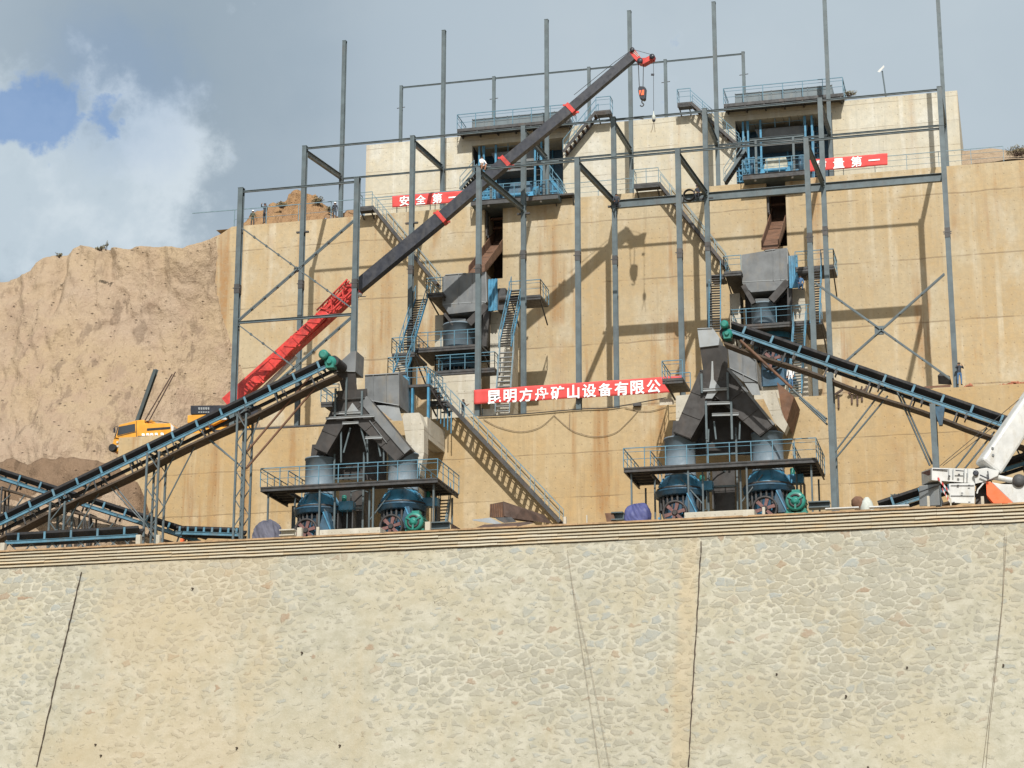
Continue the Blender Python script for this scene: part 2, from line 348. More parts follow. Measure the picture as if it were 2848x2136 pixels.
# ------------------------------------------------------------------ the terraces
YS, YP, Y2, YA, YB, Y3, YC, Y4, YD = 118.0, 127.0, 136.0, 137.5, 146.1, 154.5, 156.2, 161.0, 164.0
ZS, Z1, Z2, Z3, Z4 = 25.70, 25.2, 37.33, 59.86, 68.77
XR = 34.0
BAT = 0.40
def stone_mat():
    m, t, b = newmat('rubble_masonry'); g = G(t); X = g.xyz()
    def warped(sx, sz, a1, a2, off):
        cv = g.n('ShaderNodeCombineXYZ'); g.put(g.m('MULTIPLY', X[0], sx), cv.inputs[0]); g.put(g.m('MULTIPLY', X[2], sz), cv.inputs[1]); v = cv.outputs[0]
        for sc, amp in ((.8, a1), (3.6, a2)):
            w = g.n('ShaderNodeTexNoise'); g.put(g.scaled((1, 1, 1), off), w.inputs['Vector']); w.inputs['Scale'].default_value = sc; w.inputs['Detail'].default_value = 4
            k = g.n('ShaderNodeVectorMath', operation='SUBTRACT'); g.put(w.outputs['Color'], k.inputs[0]); k.inputs[1].default_value = (.5, .5, .5)
            q = g.n('ShaderNodeVectorMath', operation='SCALE'); g.put(k.outputs[0], q.inputs[0]); q.inputs[3].default_value = amp
            ad = g.n('ShaderNodeVectorMath', operation='ADD'); g.put(v, ad.inputs[0]); g.put(q.outputs[0], ad.inputs[1]); v = ad.outputs[0]
        return v
    def vor(v, f):
        x = g.n('ShaderNodeTexVoronoi', feature=f, voronoi_dimensions='2D'); g.put(v, x.inputs['Vector']); x.inputs['Scale'].default_value = 1; return x
    va = warped(1.38, 2.35, 1.3, .7, (0, 0, 0))
    edge = vor(va, 'DISTANCE_TO_EDGE').outputs['Distance']; f1 = vor(va, 'F1')
    sep = g.n('ShaderNodeSeparateColor'); g.put(f1.outputs['Color'], sep.inputs[0]); ra, rb, rc = sep.outputs[0], sep.outputs[1], sep.outputs[2]
    vb = warped(3.1, 4.4, 1.6, .7, (5, 3, 1)); e2 = vor(vb, 'DISTANCE_TO_EDGE').outputs['Distance']
    fine = g.noise(4.2, 10, .74); med = g.noise(1.1, 8, .68, (1, 1, 1.3), (3, 1, 7)); grit = g.noise(11, 6, .7, (1, 1, 1), (2, 2, 5))
    st = g.mix(g.mr(ra, .15, .85), (.160, .155, .132), (.262, .247, .196))
    st = g.mix(g.mr(rb, .74, .86, 0, .7), st, (.235, .262, .262)); st = g.mix(g.mr(rc, .80, .92, 0, .75), st, (.175, .160, .130))
    st = g.mix(g.mr(rb, .07, .02, 0, .75), st, (.225, .125, .07))
    st = g.mix(g.mr(fine, .38, .68, 0, .5), st, (.31, .292, .23))
    mort = g.mix(g.mr(med, .34, .66), (.29, .274, .21), (.365, .346, .28))
    mort = g.mix(g.mr(g.noise(.20, 6, .6, (1, 1, 1), (2, 9, 1)), .44, .66, 0, .45), mort, (.33, .285, .19))
    # smeared mortar leaves more or less of each stone showing, differently across the wall
    cover = g.mr(g.noise(.11, 5, .6, (1, 1, .8), (5, 2, 3)), .34, .64, -.04, .24)
    right = g.m('ADD', g.mr(X[0], -36, -17, .15, .0), g.mr(X[2], 19.5, 23.5, .0, -.12)); low = g.mr(X[2], 17.5, 11.5, 0, .18)
    bare = g.m('ADD', g.m('ADD', cover, right), low); thr = g.m('ADD', bare, g.m('MULTIPLY', g.m('SUBTRACT', fine, .5), .5))
    thr = g.m('ADD', thr, g.m('MULTIPLY', g.m('SUBTRACT', rc, .45), .36))
    sm = g.mr(g.m('SUBTRACT', edge, thr), -.07, .16)
    c = g.mix(g.m('MULTIPLY', sm, g.mr(ra, 0, 1, .35, .92)), mort, st)
    # pale mortar ridges; small dark open joints, with shadow under the stones painted in
    rid = g.m('MULTIPLY', g.mr(edge, .02, .10, 1, 0), g.mr(g.noise(.9, 6, .66, (1, 1, 1.4), (4, 1, 2)), .42, .58))
    c = g.mix(g.m('MULTIPLY', g.m('MULTIPLY', rid, g.mr(bare, .06, .26, 1, 0)), .6), c, (.43, .412, .342))
    gap = g.m('MULTIPLY', g.mr(g.m('ADD', edge, g.m('MULTIPLY', g.m('SUBTRACT', grit, .5), .06)), .0, .035, 1, 0), g.mr(g.noise(1.3, 6, .68, (.55, .55, 2.2), (1, 1, 5)), .57, .66))
    c = g.mix(g.m('MULTIPLY', gap, .75), c, (.085, .066, .045))
    gap2 = g.m('MULTIPLY', g.mr(e2, .0, .05, 1, 0), g.mr(g.noise(1.6, 6, .7, (.5, .5, 2.4), (8, 1, 5)), .60, .68))
    c = g.mix(g.m('MULTIPLY', gap2, .5), c, (.13, .105, .075))
    # clay wash: one broad tan field, a run beside a joint, and smaller runs
    dx = g.m('ABSOLUTE', g.m('ADD', X[0], 49.5)); fld = g.m('ADD', g.mr(dx, 3.0, 9.0, 1, 0), g.m('MULTIPLY', g.m('SUBTRACT', g.noise(.35, 7, .65, (1, 1, .6), (6, 6, 6)), .5), 2.2))
    c = g.mix(g.m('MULTIPLY', g.mr(fld, .3, 1.1), .36), c, (.36, .27, .155))
    dx2 = g.m('ABSOLUTE', g.m('ADD', X[0], 18.7)); run = g.m('ADD', g.mr(dx2, .2, 1.1, 1, 0), g.m('MULTIPLY', g.m('SUBTRACT', med, .5), 1.4))
    c = g.mix(g.m('MULTIPLY', g.mr(run, .35, 1.15), .36), c, (.37, .265, .135))
    runs = g.noise(1, 7, .62, (.35, .35, .05), (7, 0, 1)); c = g.mix(g.mr(runs, .54, .72, 0, .36), c, (.34, .275, .165))
    c = g.mix(g.mr(grit, .56, .74, 0, .45), c, (.19, .165, .12)); c = g.mix(g.mr(g.noise(8, 7, .72, (1, 1, 1), (7, 7, 1)), .60, .74, 0, .5), c, (.47, .45, .37))
    c = g.mix(g.mr(g.noise(.09, 4, .5, (1, 1, 1), (1, 6, 3)), .38, .62, 0, .16), c, (.23, .21, .16))
    g.put(c, b.inputs['Base Color']); b.inputs['Roughness'].default_value = .95; b.inputs['Specular IOR Level'].default_value = .1
    h = g.m('ADD', g.m('MULTIPLY', g.m('MINIMUM', g.m('MULTIPLY', edge, sm), .22), 1.7), g.m('ADD', g.m('MULTIPLY', fine, .42), g.m('MULTIPLY', med, .55)))
    h = g.m('SUBTRACT', g.m('ADD', h, g.m('MULTIPLY', grit, .12)), g.m('MULTIPLY', gap, .5))
    g.bump(h, .6, .18, b)
    return m
M['stone'] = stone_mat()
def board_mat():
    m, t, b = newmat('shutter_boards'); g = G(t)
    ri = g.n('ShaderNodeNewGeometry').outputs['Random Per Island']
    c = g.mix(ri, (.32, .28, .20), (.42, .385, .305)); c = g.mix(g.mr(g.n('ShaderNodeNewGeometry').outputs['Random Per Island'], .94, .97), c, (.24, .15, .085))
    c = g.mix(g.mr(g.noise(1.0, 6, .65, (.5, 1, 3)), .45, .7, 0, .6), c, (.44, .31, .16))
    c = g.mix(g.mr(g.noise(6, 5, .7, (.6, 1, 3), (2, 2, 2)), .55, .75, 0, .45), c, (.28, .22, .15))
    X = g.xyz(); fx = g.m('ABSOLUTE', g.m('SUBTRACT', g.m('FRACT', g.m('DIVIDE', X[0], .62)), .5))
    c = g.mix(g.mr(fx, .0, .022, .4, 0), c, (.14, .10, .07))
    g.put(c, b.inputs['Base Color']); b.inputs['Roughness'].default_value = .9; b.inputs['Specular IOR Level'].default_value = .15
    g.bump(g.noise(5, 6, .7, (.5, 1, 3)), .4, .05, b); return m
M['board'] = board_mat()
M['joint'] = paint('open_joint', (.06, .045, .035), .95, .3, 2, spec=.1)

g_ = MB(); g_.add([(-400, -300, 0), (300, -300, 0), (300, 108, 0), (-400, 108, 0)], [(0, 1, 2, 3)])
structure(g_.build('ground', M['ground']))

# ---- stone retaining wall with its boarded cap
XL = -112.0; zt = ZS - 1.12
sw = thing('stone_retaining_wall', 'tall battered rubble stone wall filling the foreground below the works', 'wall', (-20, 110, 0))
f = MB(); nx, nz = 150, 30
for j in range(nz+1):
    for i in range(nx+1):
        x = XL + (XR-XL)*i/nx; z = zt*j/nz
        f.v.append((x, YS - BAT*(zt-z) + .10*noise.noise(Vector((x*.25, 0, z*.3))) - (.0 if j < nz else .0), z))
for j in range(nz):
    for i in range(nx):
        a = j*(nx+1)+i; f.f.append((a, a+1, a+nx+2, a+nx+1)); f.sm.append(True)
f.add([(XL, YS, zt), (XR, YS, zt), (XR, YS+2, zt), (XL, YS+2, zt)], [(0, 1, 2, 3)])
f.build('masonry_face', M['stone'], sw)
random.seed(3)
cap = MB(); cap.box((XL, YS+.10, zt-.02), (XR, YS+.62, ZS-.06)); cap.build('cap_core', M['wall_low'], sw)
nb = 5; bh = (ZS-.10-zt)/nb
for k in range(nb):
    r = MB(); x = XL
    z0 = zt + k*bh
    while x < XR:
        l = random.choice((3.66, 4.88, 2.44)); x1 = min(x+l, XR); o = random.uniform(-.012, .02); s = random.uniform(-.012, .012)
        y0 = YS - .075 + o
        vs = []
        nseg = 6
        for q in range(nseg+1):
            xx = x+.004+(x1-x-.008)*q/nseg; w = .02*noise.noise(Vector((xx*.8, k*3.1, 0)))
            for (yy, zz) in ((y0+.02, z0+.035+s+w), (y0-.055, z0+.045+s+w), (y0+.06, z0+bh-.012+s+w), (y0+.12, z0+bh-.012+s+w)):
                vs.append((xx, yy, zz))
        fs = []
        for q in range(nseg):
            for e in range(4): a, b_ = q*4+e, q*4+(e+1) % 4; fs.append((a, b_, b_+4, a+4))
        fs += [(0, 3, 2, 1), tuple(nseg*4+i for i in range(4))]
        r.add(vs, fs); x = x1
    r.build('shutter_board', M['board'], sw)
t_ = MB(); x = XL
while x < XR:
    x1 = min(x+random.choice((3.66, 4.88)), XR); w = random.uniform(-.01, .01)
    t_.box((x, YS-.14+w, ZS-.085+w), (x1-.01, YS+.30, ZS-.03+w)); t_.box((x+.3, YS-.10+w, ZS-.025+w), (x1-.02, YS+.25, ZS+.02+w)); x = x1
t_.build('top_board', M['wood'], sw)
def joint(pts):
    jb = MB()
    P_ = []
    for c, x, y in pts:
        r = ray(c, x, y); s = (YS-.0 - BAT*zt + BAT*EYE.z)/(r.y - BAT*r.z)   # on the battered plane y = YS-BAT*(zt-z)
        P_.append(EYE+r*s)
    out = []
    for a, b_ in zip(P_, P_[1:]):
        n_ = 14
        for i in range(n_): out.append(a.lerp(b_, i/n_) + Vector((.05*noise.noise(Vector((i*.9, a.x, a.z))), -.10, 0)))
    out.append(P_[-1]+Vector((0, -.10, 0)))
    for i, (a, b_) in enumerate(zip(out, out[1:])): jb.bar(a, b_, .055+.05*noise.noise(Vector((i*2.3, 1, a.x))), .05)
    jb.build('open_joint', M['joint'], sw)
joint([('k11', 505, 425), ('k11', 435, 730), ('k11', 360, 1040), ('k11', 230, 1620)])
joint([('k12', 115, 240), ('k12', 90, 700), ('k12', 62, 1150), ('k12', 35, 1650)])
for c, x, y in (('k11', 1188, 525), ('k11', 1460, 1505), ('k11', 625, 1552), ('k11', 1860, 920), ('k12', 588, 1072), ('k12', 1022, 1208), ('k12', 1160, 1655), ('k12', 2008, 1015), ('k12', 1405, 1030), ('k11', 2093, 1490), ('k11', 592, 1485)):
    r = ray(c, x, y); s = (YS - BAT*zt + BAT*EYE.z)/(r.y - BAT*r.z); p = EYE+r*s
    MB().tube(p+Vector((0, -.17, 0)), p+Vector((0, .2, 0)), .055, 8).build('weep_hole', M['joint'], sw)
# ---- lowest terrace floor
g_ = MB(); g_.add([(XL, YS+.6, Z1), (60, YS+.6, Z1), (60, Y2+3, Z1), (XL, Y2+3, Z1)], [(0, 1, 2, 3)])
structure(g_.build('lower_terrace', M['ground']))

def slab(mb, x0, x1, y0, y1, z0, z1): mb.box((x0, y0, z0), (x1, y1, z1))
# ---- lower concrete wall
x2l = W('k1', 915, 740, Y2).x
lw = MB(); slab(lw, x2l, XR, Y2, Y2+1.4, Z1-1, Z2)
tag(lw.build('lower_retaining_wall', M['wall_low']), 'lower tan concrete retaining wall behind the twin crusher platforms', 'wall')
g_ = MB(); g_.add([(x2l, Y2+1.4, Z2-.06), (60, Y2+1.4, Z2-.06), (60, Y3+.5, Z2-.06), (x2l, Y3+.5, Z2-.06)], [(0, 1, 2, 3)])
g_.add([(x2l+.01, Y2+1.4, Z2-.06), (x2l+.01, Y3+.5, Z2-.06), (x2l+.01, Y3+.5, Z1-1), (x2l+.01, Y2+1.4, Z1-1)], [(0, 1, 2, 3)])
structure(g_.build('middle_terrace', M['ground']))

# ---- middle concrete wall with two chute slots
x3l = W('n', 585, 650, Y3).x
s1 = (W('k4', 822, 500, Y3).x, W('k4', 944, 500, Y3).x); s2 = (W('k6', 866, 1200, Y3).x, W('k6', 1032, 1200, Y3).x)
zs1 = W('k4', 890, 700, Y3).z; zs2 = W('k6', 950, 1555, Y3).z; TD = 3.2
mw = thing('middle_retaining_wall', 'tallest tan concrete retaining wall with two narrow chute slots', 'wall', (-30, Y3, Z2))
w_ = MB()
# top corner at the left end is chipped down where the slope meets it
w_.prism([(x3l, Y3, Z2-1), (s1[0], Y3, Z2-1), (s1[0], Y3, Z3), (x3l+1.9, Y3, Z3), (x3l+.05, Y3, Z3-1.1)], (0, TD, 0))
slab(w_, s1[0], s1[1], Y3, Y3+TD, Z2-1, zs1); slab(w_, s1[1], s2[0], Y3, Y3+TD, Z2-1, Z3)
slab(w_, s2[0], s2[1], Y3, Y3+TD, Z2-1, zs2); slab(w_, s2[1], XR, Y3, Y3+TD, Z2-1, Z3)
w_.build('wall_face', M['wall'], mw)
for a, zz in ((s1, zs1), (s2, zs2)):
    b_ = MB(); slab(b_, a[0]-.6, a[1]+.6, Y3+TD, Y3+TD+.5, zz-2, Z3-.02); b_.build('slot_back', M['rust_dark'], mw)
g_ = MB()
for x0, x1 in ((x3l+.3, s1[0]), (s1[1], s2[0]), (s2[1], 60)):
    g_.add([(x0, Y3+.5, Z3+.004), (x1, Y3+.5, Z3+.004), (x1, 178, Z3+.004), (x0, 178, Z3+.004)], [(0, 1, 2, 3)])
for a in (s1, s2): g_.add([(a[0], Y3+TD, Z3+.004), (a[1], Y3+TD, Z3+.004), (a[1], 178, Z3+.004), (a[0], 178, Z3+.004)], [(0, 1, 2, 3)])
structure(g_.build('upper_terrace', M['ground']))

# ---- pale upper wall with two machine bays
x4l = W('n', 1017, 500, Y4).x; x4r = W('n', 2668, 350, Y4).x
nA = (W('k5', 340, 700, Y4).x, W('k5', 1105, 700, Y4).x, W('k5', 720, 585, Y4).z)
nB = (W('k6', 600, 600, Y4).x, W('k6', 1432, 600, Y4).x, W('k6', 1010, 445, Y4).z)
uw = thing('upper_retaining_wall', 'pale concrete wall on top with two dark machine bays', 'wall', (-27, Y4, Z3))
w_ = MB(); DB = 6.0; DT = 17
slab(w_, x4l, nA[0], Y4, Y4+DT, Z3-.5, Z4); slab(w_, nA[1], nB[0], Y4, Y4+DT, Z3-.5, Z4); slab(w_, nB[1], x4r, Y4, Y4+DT, Z3-.5, Z4)
for a in (nA, nB): slab(w_, a[0], a[1], Y4, Y4+DB, a[2], Z4)
w_.build('wall_face', M['wall_pale'], uw)
for a in (nA, nB):
    b_ = MB(); slab(b_, a[0], a[1], Y4+DB, Y4+DT, Z3-.5, Z4); b_.build('bay_back', M['plinth'], uw)

# ---- clay slope to the left: a cut face from the lowest terrace up to the ridge
ridge = [(-900, 700), (-500, 655), (-150, 625), (0, 603), (43, 592), (90, 580), (125, 545), (160, 534), (200, 521), (224, 508), (268, 517), (310, 513), (360, 519), (395, 507), (450, 508), (505, 517), (523, 503), (580, 492), (640, 505)]
ridge = [(x, y) if x < 0 or x > 480 else (x, y) for x, y in ridge]
rk = [(-900, 700), (-500, 655), (-150, 625)] + [((x*.36166)/1.28752, (550+y*.36166)/1.28752) for x, y in
      ((0, 638), (100, 606), (160, 600), (250, 565), (350, 472), (450, 438), (560, 388), (620, 368), (740, 397), (860, 388), (1000, 402), (1085, 366), (1250, 366), (1415, 392), (1450, 356), (1600, 322), (1700, 290), (2000, 280))]
xbk = [(480, 452), (560, 456), (600, 460), (700, 478), (760, 492), (830, 522), (900, 545), (1000, 575), (1300, 600)]
def interp(k, x):
    for (a, b_), (c, d_) in zip(k, k[1:]):
        if x <= c: return b_ + (d_-b_)*max(0, min(1, (x-a)/(c-a)))
    return k[-1][1]
h_ = MB(); NU, NV = 300, 190
def hillpt(u, v):
    x = -620 + u*(1230); yr = interp(rk, x); yb = 1235
    y = yb + (yr-yb)*v
    xb = interp(xbk, y); dxl = xb-x
    w = max(0, min(1, dxl/330)); w = w*w*(3-2*w)
    t = (y-560)/600.0
    Y = Y3 - .55 + w*(3.2 - 15.5*max(-.05, t)) - .010*max(-60, min(dxl, 300)) + (.03*min(0, dxl+0)*-1)
    if dxl < 0: Y = Y3 + .035*(-dxl) - .3
    p = W('d', x, y, Y)
    q = Vector((p.x, p.z*.9, 0))
    nz_ = noise.fractal(Vector((q.x*.10, q.y*.10, 3)), .9, 2.1, 5)*1.0 + noise.fractal(Vector((q.x*.45+q.y*.2, q.y*.30, 9)), .8, 2.1, 5)*.42
    rg = 1-abs(noise.noise(Vector((q.x*.22 + q.y*.06, q.y*.06, 2))))*2.4
    nz_ += max(0, rg-.45)*1.7*v*v - .4; nz_ += .20*noise.fractal(Vector((q.x*1.1+q.y*.5, q.y*.6, 4)), .9, 2.1, 4)
    p.y += nz_*min(1, .6+w) ; p.z += .28*noise.fractal(Vector((q.x*.5, 7, q.y*.5)), .9, 2, 4)*(1 if v < .97 else .6)
    return p
for j in range(NV+1):
    for i in range(NU+1): h_.v.append(tuple(hillpt(i/NU, j/NV)))
nv = NV
for k, (dy, dz) in enumerate(((1.2, .25), (4, .1), (14, -1), (60, -8))):
    for i in range(NU+1):
        p = h_.v[NV*(NU+1)+i]; h_.v.append((p[0]-dy*.1, p[1]+dy, p[2]+dz + .3*noise.noise(Vector((p[0]*.6, k, 0))))) ; 
    nv += 1
for j in range(nv):
    for i in range(NU):
        a = j*(NU+1)+i; h_.f.append((a, a+1, a+NU+2, a+NU+1)); h_.sm.append(True)
structure(h_.build('hillside', M['hill']))
V_ = lambda x, y, z: Vector((x, y, z))
# ---- darker spoil heap at the foot
sp = MB(); NU2, NV2 = 70, 26
prof = [(-260, 1040), (-60, 1010), (20, 990), (60, 1003), (90, 992), (135, 988), (175, 989), (200, 996), (255, 1003), (300, 1040), (330, 1120), (345, 1150)]
for j in range(NV2+1):
    for i in range(NU2+1):
        x = -260 + 600*i/NU2; yt = interp(prof, x); v = j/NV2; y = 1200 + (yt-1200)*v
        p = W('d', x, y, 131.5+4.6*v)
        p.y += .5*noise.fractal(Vector((p.x*.4, p.z*.5, 1)), .9, 2, 5); p.z += .18*noise.fractal(Vector((p.x*.9, p.z, 4)), .9, 2, 4)
        sp.v.append(tuple(p))
for i in range(NU2+1): q = sp.v[NV2*(NU2+1)+i]; sp.v.append((q[0], q[1]+3, q[2]-1.5))
for j in range(NV2+1):
    for i in range(NU2): a = j*(NU2+1)+i; sp.f.append((a, a+1, a+NU2+2, a+NU2+1)); sp.sm.append(True)
so2 = structure(sp.build('spoil_heap', [M['spoil'], M['hill']]))
for p in so2.data.polygons:
    v = (p.index//NU2)/NV2
    if v < .60+.16*noise.noise(V_(p.center.x*.5, p.center.z*.3, 2)): p.material_index = 1

# ---- eroded clay outcrop on the upper terrace, left
oc = MB(); prof = [(560, 455), (590, 425), (640, 372), (690, 338), (760, 320), (820, 262), (870, 246), (930, 250), (965, 192), (1030, 180), (1100, 176), (1190, 186), (1225, 240), (1262, 272), (1330, 322), (1390, 395), (1440, 390), (1500, 330), (1560, 335), (1640, 420)]
NU2, NV2 = 110, 30
for j in range(NV2+1):
    for i in range(NU2+1):
        x = 560 + 1080*i/NU2; yt = interp(prof, x); v = j/NV2; yb = 480 - (x-560)*.075
        y = yb + (yt-yb)*v; p = W('k2', x, y, Y3+2.6+3.2*v)
        k = min(1, (i/NU2)*12, (1-i/NU2)*12)
        p.y += k*(.8*noise.fractal(Vector((p.x*.7, p.z*.25, 5)), .8, 2.2, 6)); p.z += .15*noise.fractal(Vector((p.x*1.3, 3, p.z)), .9, 2, 4)
        oc.v.append(tuple(p))
for i in range(NU2+1): q = oc.v[NV2*(NU2+1)+i]; oc.v.append((q[0]+.2, q[1]+4, q[2]-.6))
for j in range(NV2+1):
    for i in range(NU2): a = j*(NU2+1)+i; oc.f.append((a, a+1, a+NU2+2, a+NU2+1)); oc.sm.append(True)
structure(oc.build('clay_outcrop', M['soil']))
# ---- earth bank behind the right end of the upper terrace
eb = MB(); prof = [(600, 1400), (860, 1385), (1000, 1372), (1130, 1380), (1200, 1390), (1260, 1372), (1320, 1362), (1700, 1330), (3200, 1250)]
NU2 = 70
for j in range(13):
    for i in range(NU2+1):
        x = 600+2600*i/NU2; yt = interp(prof, x); v = j/12; y = 1530-(x-600)*.09 + (yt-1530+(x-600)*.09)*v
        p = W('k13', x, y, 163+5*v); p.y += .4*noise.noise(Vector((p.x*.5, p.z, 2))); eb.v.append(tuple(p))
for i in range(NU2+1): q = eb.v[12*(NU2+1)+i]; eb.v.append((q[0], q[1]+12, q[2]-.3))
for j in range(13):
    for i in range(NU2): a = j*(NU2+1)+i; eb.f.append((a, a+1, a+NU2+2, a+NU2+1)); eb.sm.append(True)
structure(eb.build('earth_bank', M['hill']))
# ------------------------------------------------------------------ steel portal frame
V = Vector
ZA, ZB, ZC, ZAB, ZBC, ZD = 56.4, 62.9, 76.46, 56.1, 62.5, 75.3; ZCB = 64.05
sf = thing('portal_frame', 'large unfinished grey steel column and beam frame spanning both terraces', 'steel frame', (-30, YA, Z2))
def col(x, Y, z0, z1, w=.35, d=.42, parent=sf, name='column', splice=None, mat='steel'):
    b = MB(); b.ibeam((x, Y, z0), (x, Y, z1), w, d, .04, (0, 1, 0))
    b.box((x-w*.62, Y-d*.65, z0), (x+w*.62, Y+d*.65, z0+.05)); b.box((x-w*.55, Y-d*.55, z1), (x+w*.55, Y+d*.55, z1+.04))
    o = b.build(name, M[mat], parent)
    for zs in (splice or []):
        s = MB(); s.box((x-w*.54, Y-d*.56, zs-.35), (x+w*.54, Y+d*.56, zs+.35)); s.build('splice_plate', M['steel_dark'], o)
        s = MB(); s.box((x-w*.8, Y-d*.6, zs+.0), (x+w*.8, Y-d*.5, zs+.07)); s.build('erection_cleat', M['steel_dark'], o)
    return o
def beam(p, q, w=.13, h=.15, parent=sf, name='beam', mat='steel'):
    b = MB(); b.ibeam(p, q, w, h, .03); return b.build(name, M[mat], parent)
XA = [W('d', x, y, YA).x for x, y in ((1035, 372), (1247, 347), (1464, 322), (1741, 292), (2033, 258))]
XB = [W('d', x, y, YB).x for x, y in ((659, 322), (892, 298), (1131, 275), (1325, 255), (1522, 236), (1771, 208), (2029, 187))]
XC = [W('d', x, y, YC).x for x, y in ((742, 200), (958, 170), (1181, 170), (1361, 140), (1545, 140), (1785, 100), (2031, 90))]
for i, x in enumerate(XA): col(x, YA, Z2, ZA, splice=[W('d', 0, (538, 570, 625, 495, 440)[i], YA).z] if False else [48.6+.4*(i % 2)])
for i, x in enumerate(XB): col(x, YB, Z2, ZB, splice=[51.4+.5*(i % 3)])
for i, x in enumerate(XC): col(x, YC, Z3, ZC, .31, .36)
beam((XA[0], YA, ZA-.15), (XA[-1], YA, ZA-.15)); beam((XB[0], YB, ZB-.15), (XB[-1], YB, ZB-.15)); beam((XC[0], YC, ZCB-.1), (XC[-1], YC, ZCB-.1), .13, .14)
for i in range(5): beam((XA[i], YA+.25, ZAB), (XB[i+2], YB-.25, ZAB-.05), .26, .42, name='rafter')
for i in range(7): beam((XB[i], YB+.25, ZBC), (XC[i], YC-.25, ZCB), .26, .42, name='rafter')
beam((XB[3]-.25, YB-.05, ZAB-.25), (XB[6], YB-.05, ZAB-.25), .3, .62, name='crane_girder')
def angle_brace(p, q, parent, w=.10, ties=7):
    w = max(.08, w*.75)
    p, q = V(p), V(q); b = MB(); off = V((0, .13, 0))
    b.bar(p-off, q-off, .07, w); b.bar(p+off, q+off, .07, w)
    for i in range(1, ties): c = p.lerp(q, i/ties); b.box(c-V((.05, .17, .07)), c+V((.05, .17, .07)))
    return b.build('brace', M['steel'], parent)
xa, xb_ = XA[3], XA[4]
p1 = W('d', 1762, 612, YA); p2 = W('d', 2052, 818, YA); p3 = W('d', 2040, 592, YA); p4 = W('d', 1800, 805, YA)
angle_brace(p1, p2, sf, .14, 5); angle_brace(p4, p3, sf, .14, 5)
c = W('d', 1899, 714, YA); b = MB(); b.box(c-V((.3, .06, .3)), c+V((.3, .06, .3))); b.build('gusset_plate', M['steel'], sf)
for i, x in enumerate(XB[:5]):
    b = MB(); b.box((x-.5, YB-.1, ZAB-.42), (x+.5, YB+.1, ZAB-.3)); b.build('bracket', M['steel_dark'], sf)
# left braced bay, not yet tied to the rest
lf = thing('braced_steel_bay', 'free standing cross braced steel bay at left with two columns', 'steel frame', (-52, YA, Z2))
xl0, xl1 = W('d', 521, 425, YA).x, W('d', 772, 400, YA).x
col(xl0, YA, Z2, ZA, .38, .44, lf, splice=[48.5]); col(xl1, YA, Z2, ZA, .38, .44, lf, splice=[48.2])
beam((xl0, YA, ZA-.25), (xl1, YA, ZA-.25), parent=lf); zm = W('d', 515, 697, YA).z
beam((xl0, YA, zm), (xl1, YA, zm), .16, .2, parent=lf)
zt_ = W('k2', 580, 495, YA).z
angle_brace((xl0+.2, YA, zt_), (xl1-.2, YA, zm+.45), lf, .05, 9); angle_brace((xl0+.2, YA, zm+.2), (xl1-.2, YA, zt_-.1), lf, .13, 9)
zl = zm-(zt_-zm)
angle_brace((xl0+.2, YA, zm-.2), (xl1-.2, YA, zl+.2), lf, .05, 9); angle_brace((xl0+.2, YA, zl), (xl1-.2, YA, zm-.2), lf, .13, 9)
c = V(((xl0+xl1)/2, YA, (zt_+zm)/2+.12)); b = MB(); b.lathe(c+V((0, -.1, 0)), [(.2, 0), (.2, .2)], 10, (0, 1, 0)); b.build('gusset_plate', M['steel_dark'], lf)
# thin post and rail frame on the very top
tf = thing('rear_post_frame', 'thin grey post and beam frame against the sky behind the top decks', 'steel frame', (-35, YD, Z4))
XD = [W('d', x, y, YD).x for x, y in ((867, 190), (1067, 168), (1272, 148), (1437, 130), (1605, 113))]
for x in XD: col(x, YD, Z4, ZD, .26, .28, tf, 'post')
beam((XD[0], YD, ZD-.12), (XD[-1], YD, ZD-.12), .11, .13, tf)
for x in XD:
    b = MB(); b.bar((x-.35, YD-.1, ZD-2.1), (x+.4, YD-.1, ZD-2.05), .05, .05); b.build('erection_cleat', M['steel_dark'], tf)

# ------------------------------------------------------------------ railings, stairs, decks
def rail_run(parent, pts, h=1.2, step=1.4, mat='blue_rail', r=.026, mids=(.42, .8), name='railing', posts=True):
    """handrail with knee rails along pts (deck level); posts are sub-parts"""
    b = MB(); up = V((0, 0, 1)); pts = [V(p) for p in pts]
    for a, q in zip(pts, pts[1:]):
        b.bar(a+up*h, q+up*h, r*2.1, r*2.1)
        for m_ in mids: b.tube(a+up*(h*m_), q+up*(h*m_), r*.72, 5)
    o = b.build(name, M[mat], parent); done = []
    for a, q in zip(pts, pts[1:]):
        n = max(1, round((q-a).length/step))
        for i in range(n+1):
            p = a.lerp(q, i/n)
            if any((p-e).length < .2 for e in done): continue
            done.append(p); pb = MB(); pb.bar(p, p+up*h, r*2, r*2); po = pb.build('post', M[mat], o if parent is not None else o)
            if parent is not None: po.matrix_parent_inverse = Matrix.Identity(4); po.parent = o
    return o
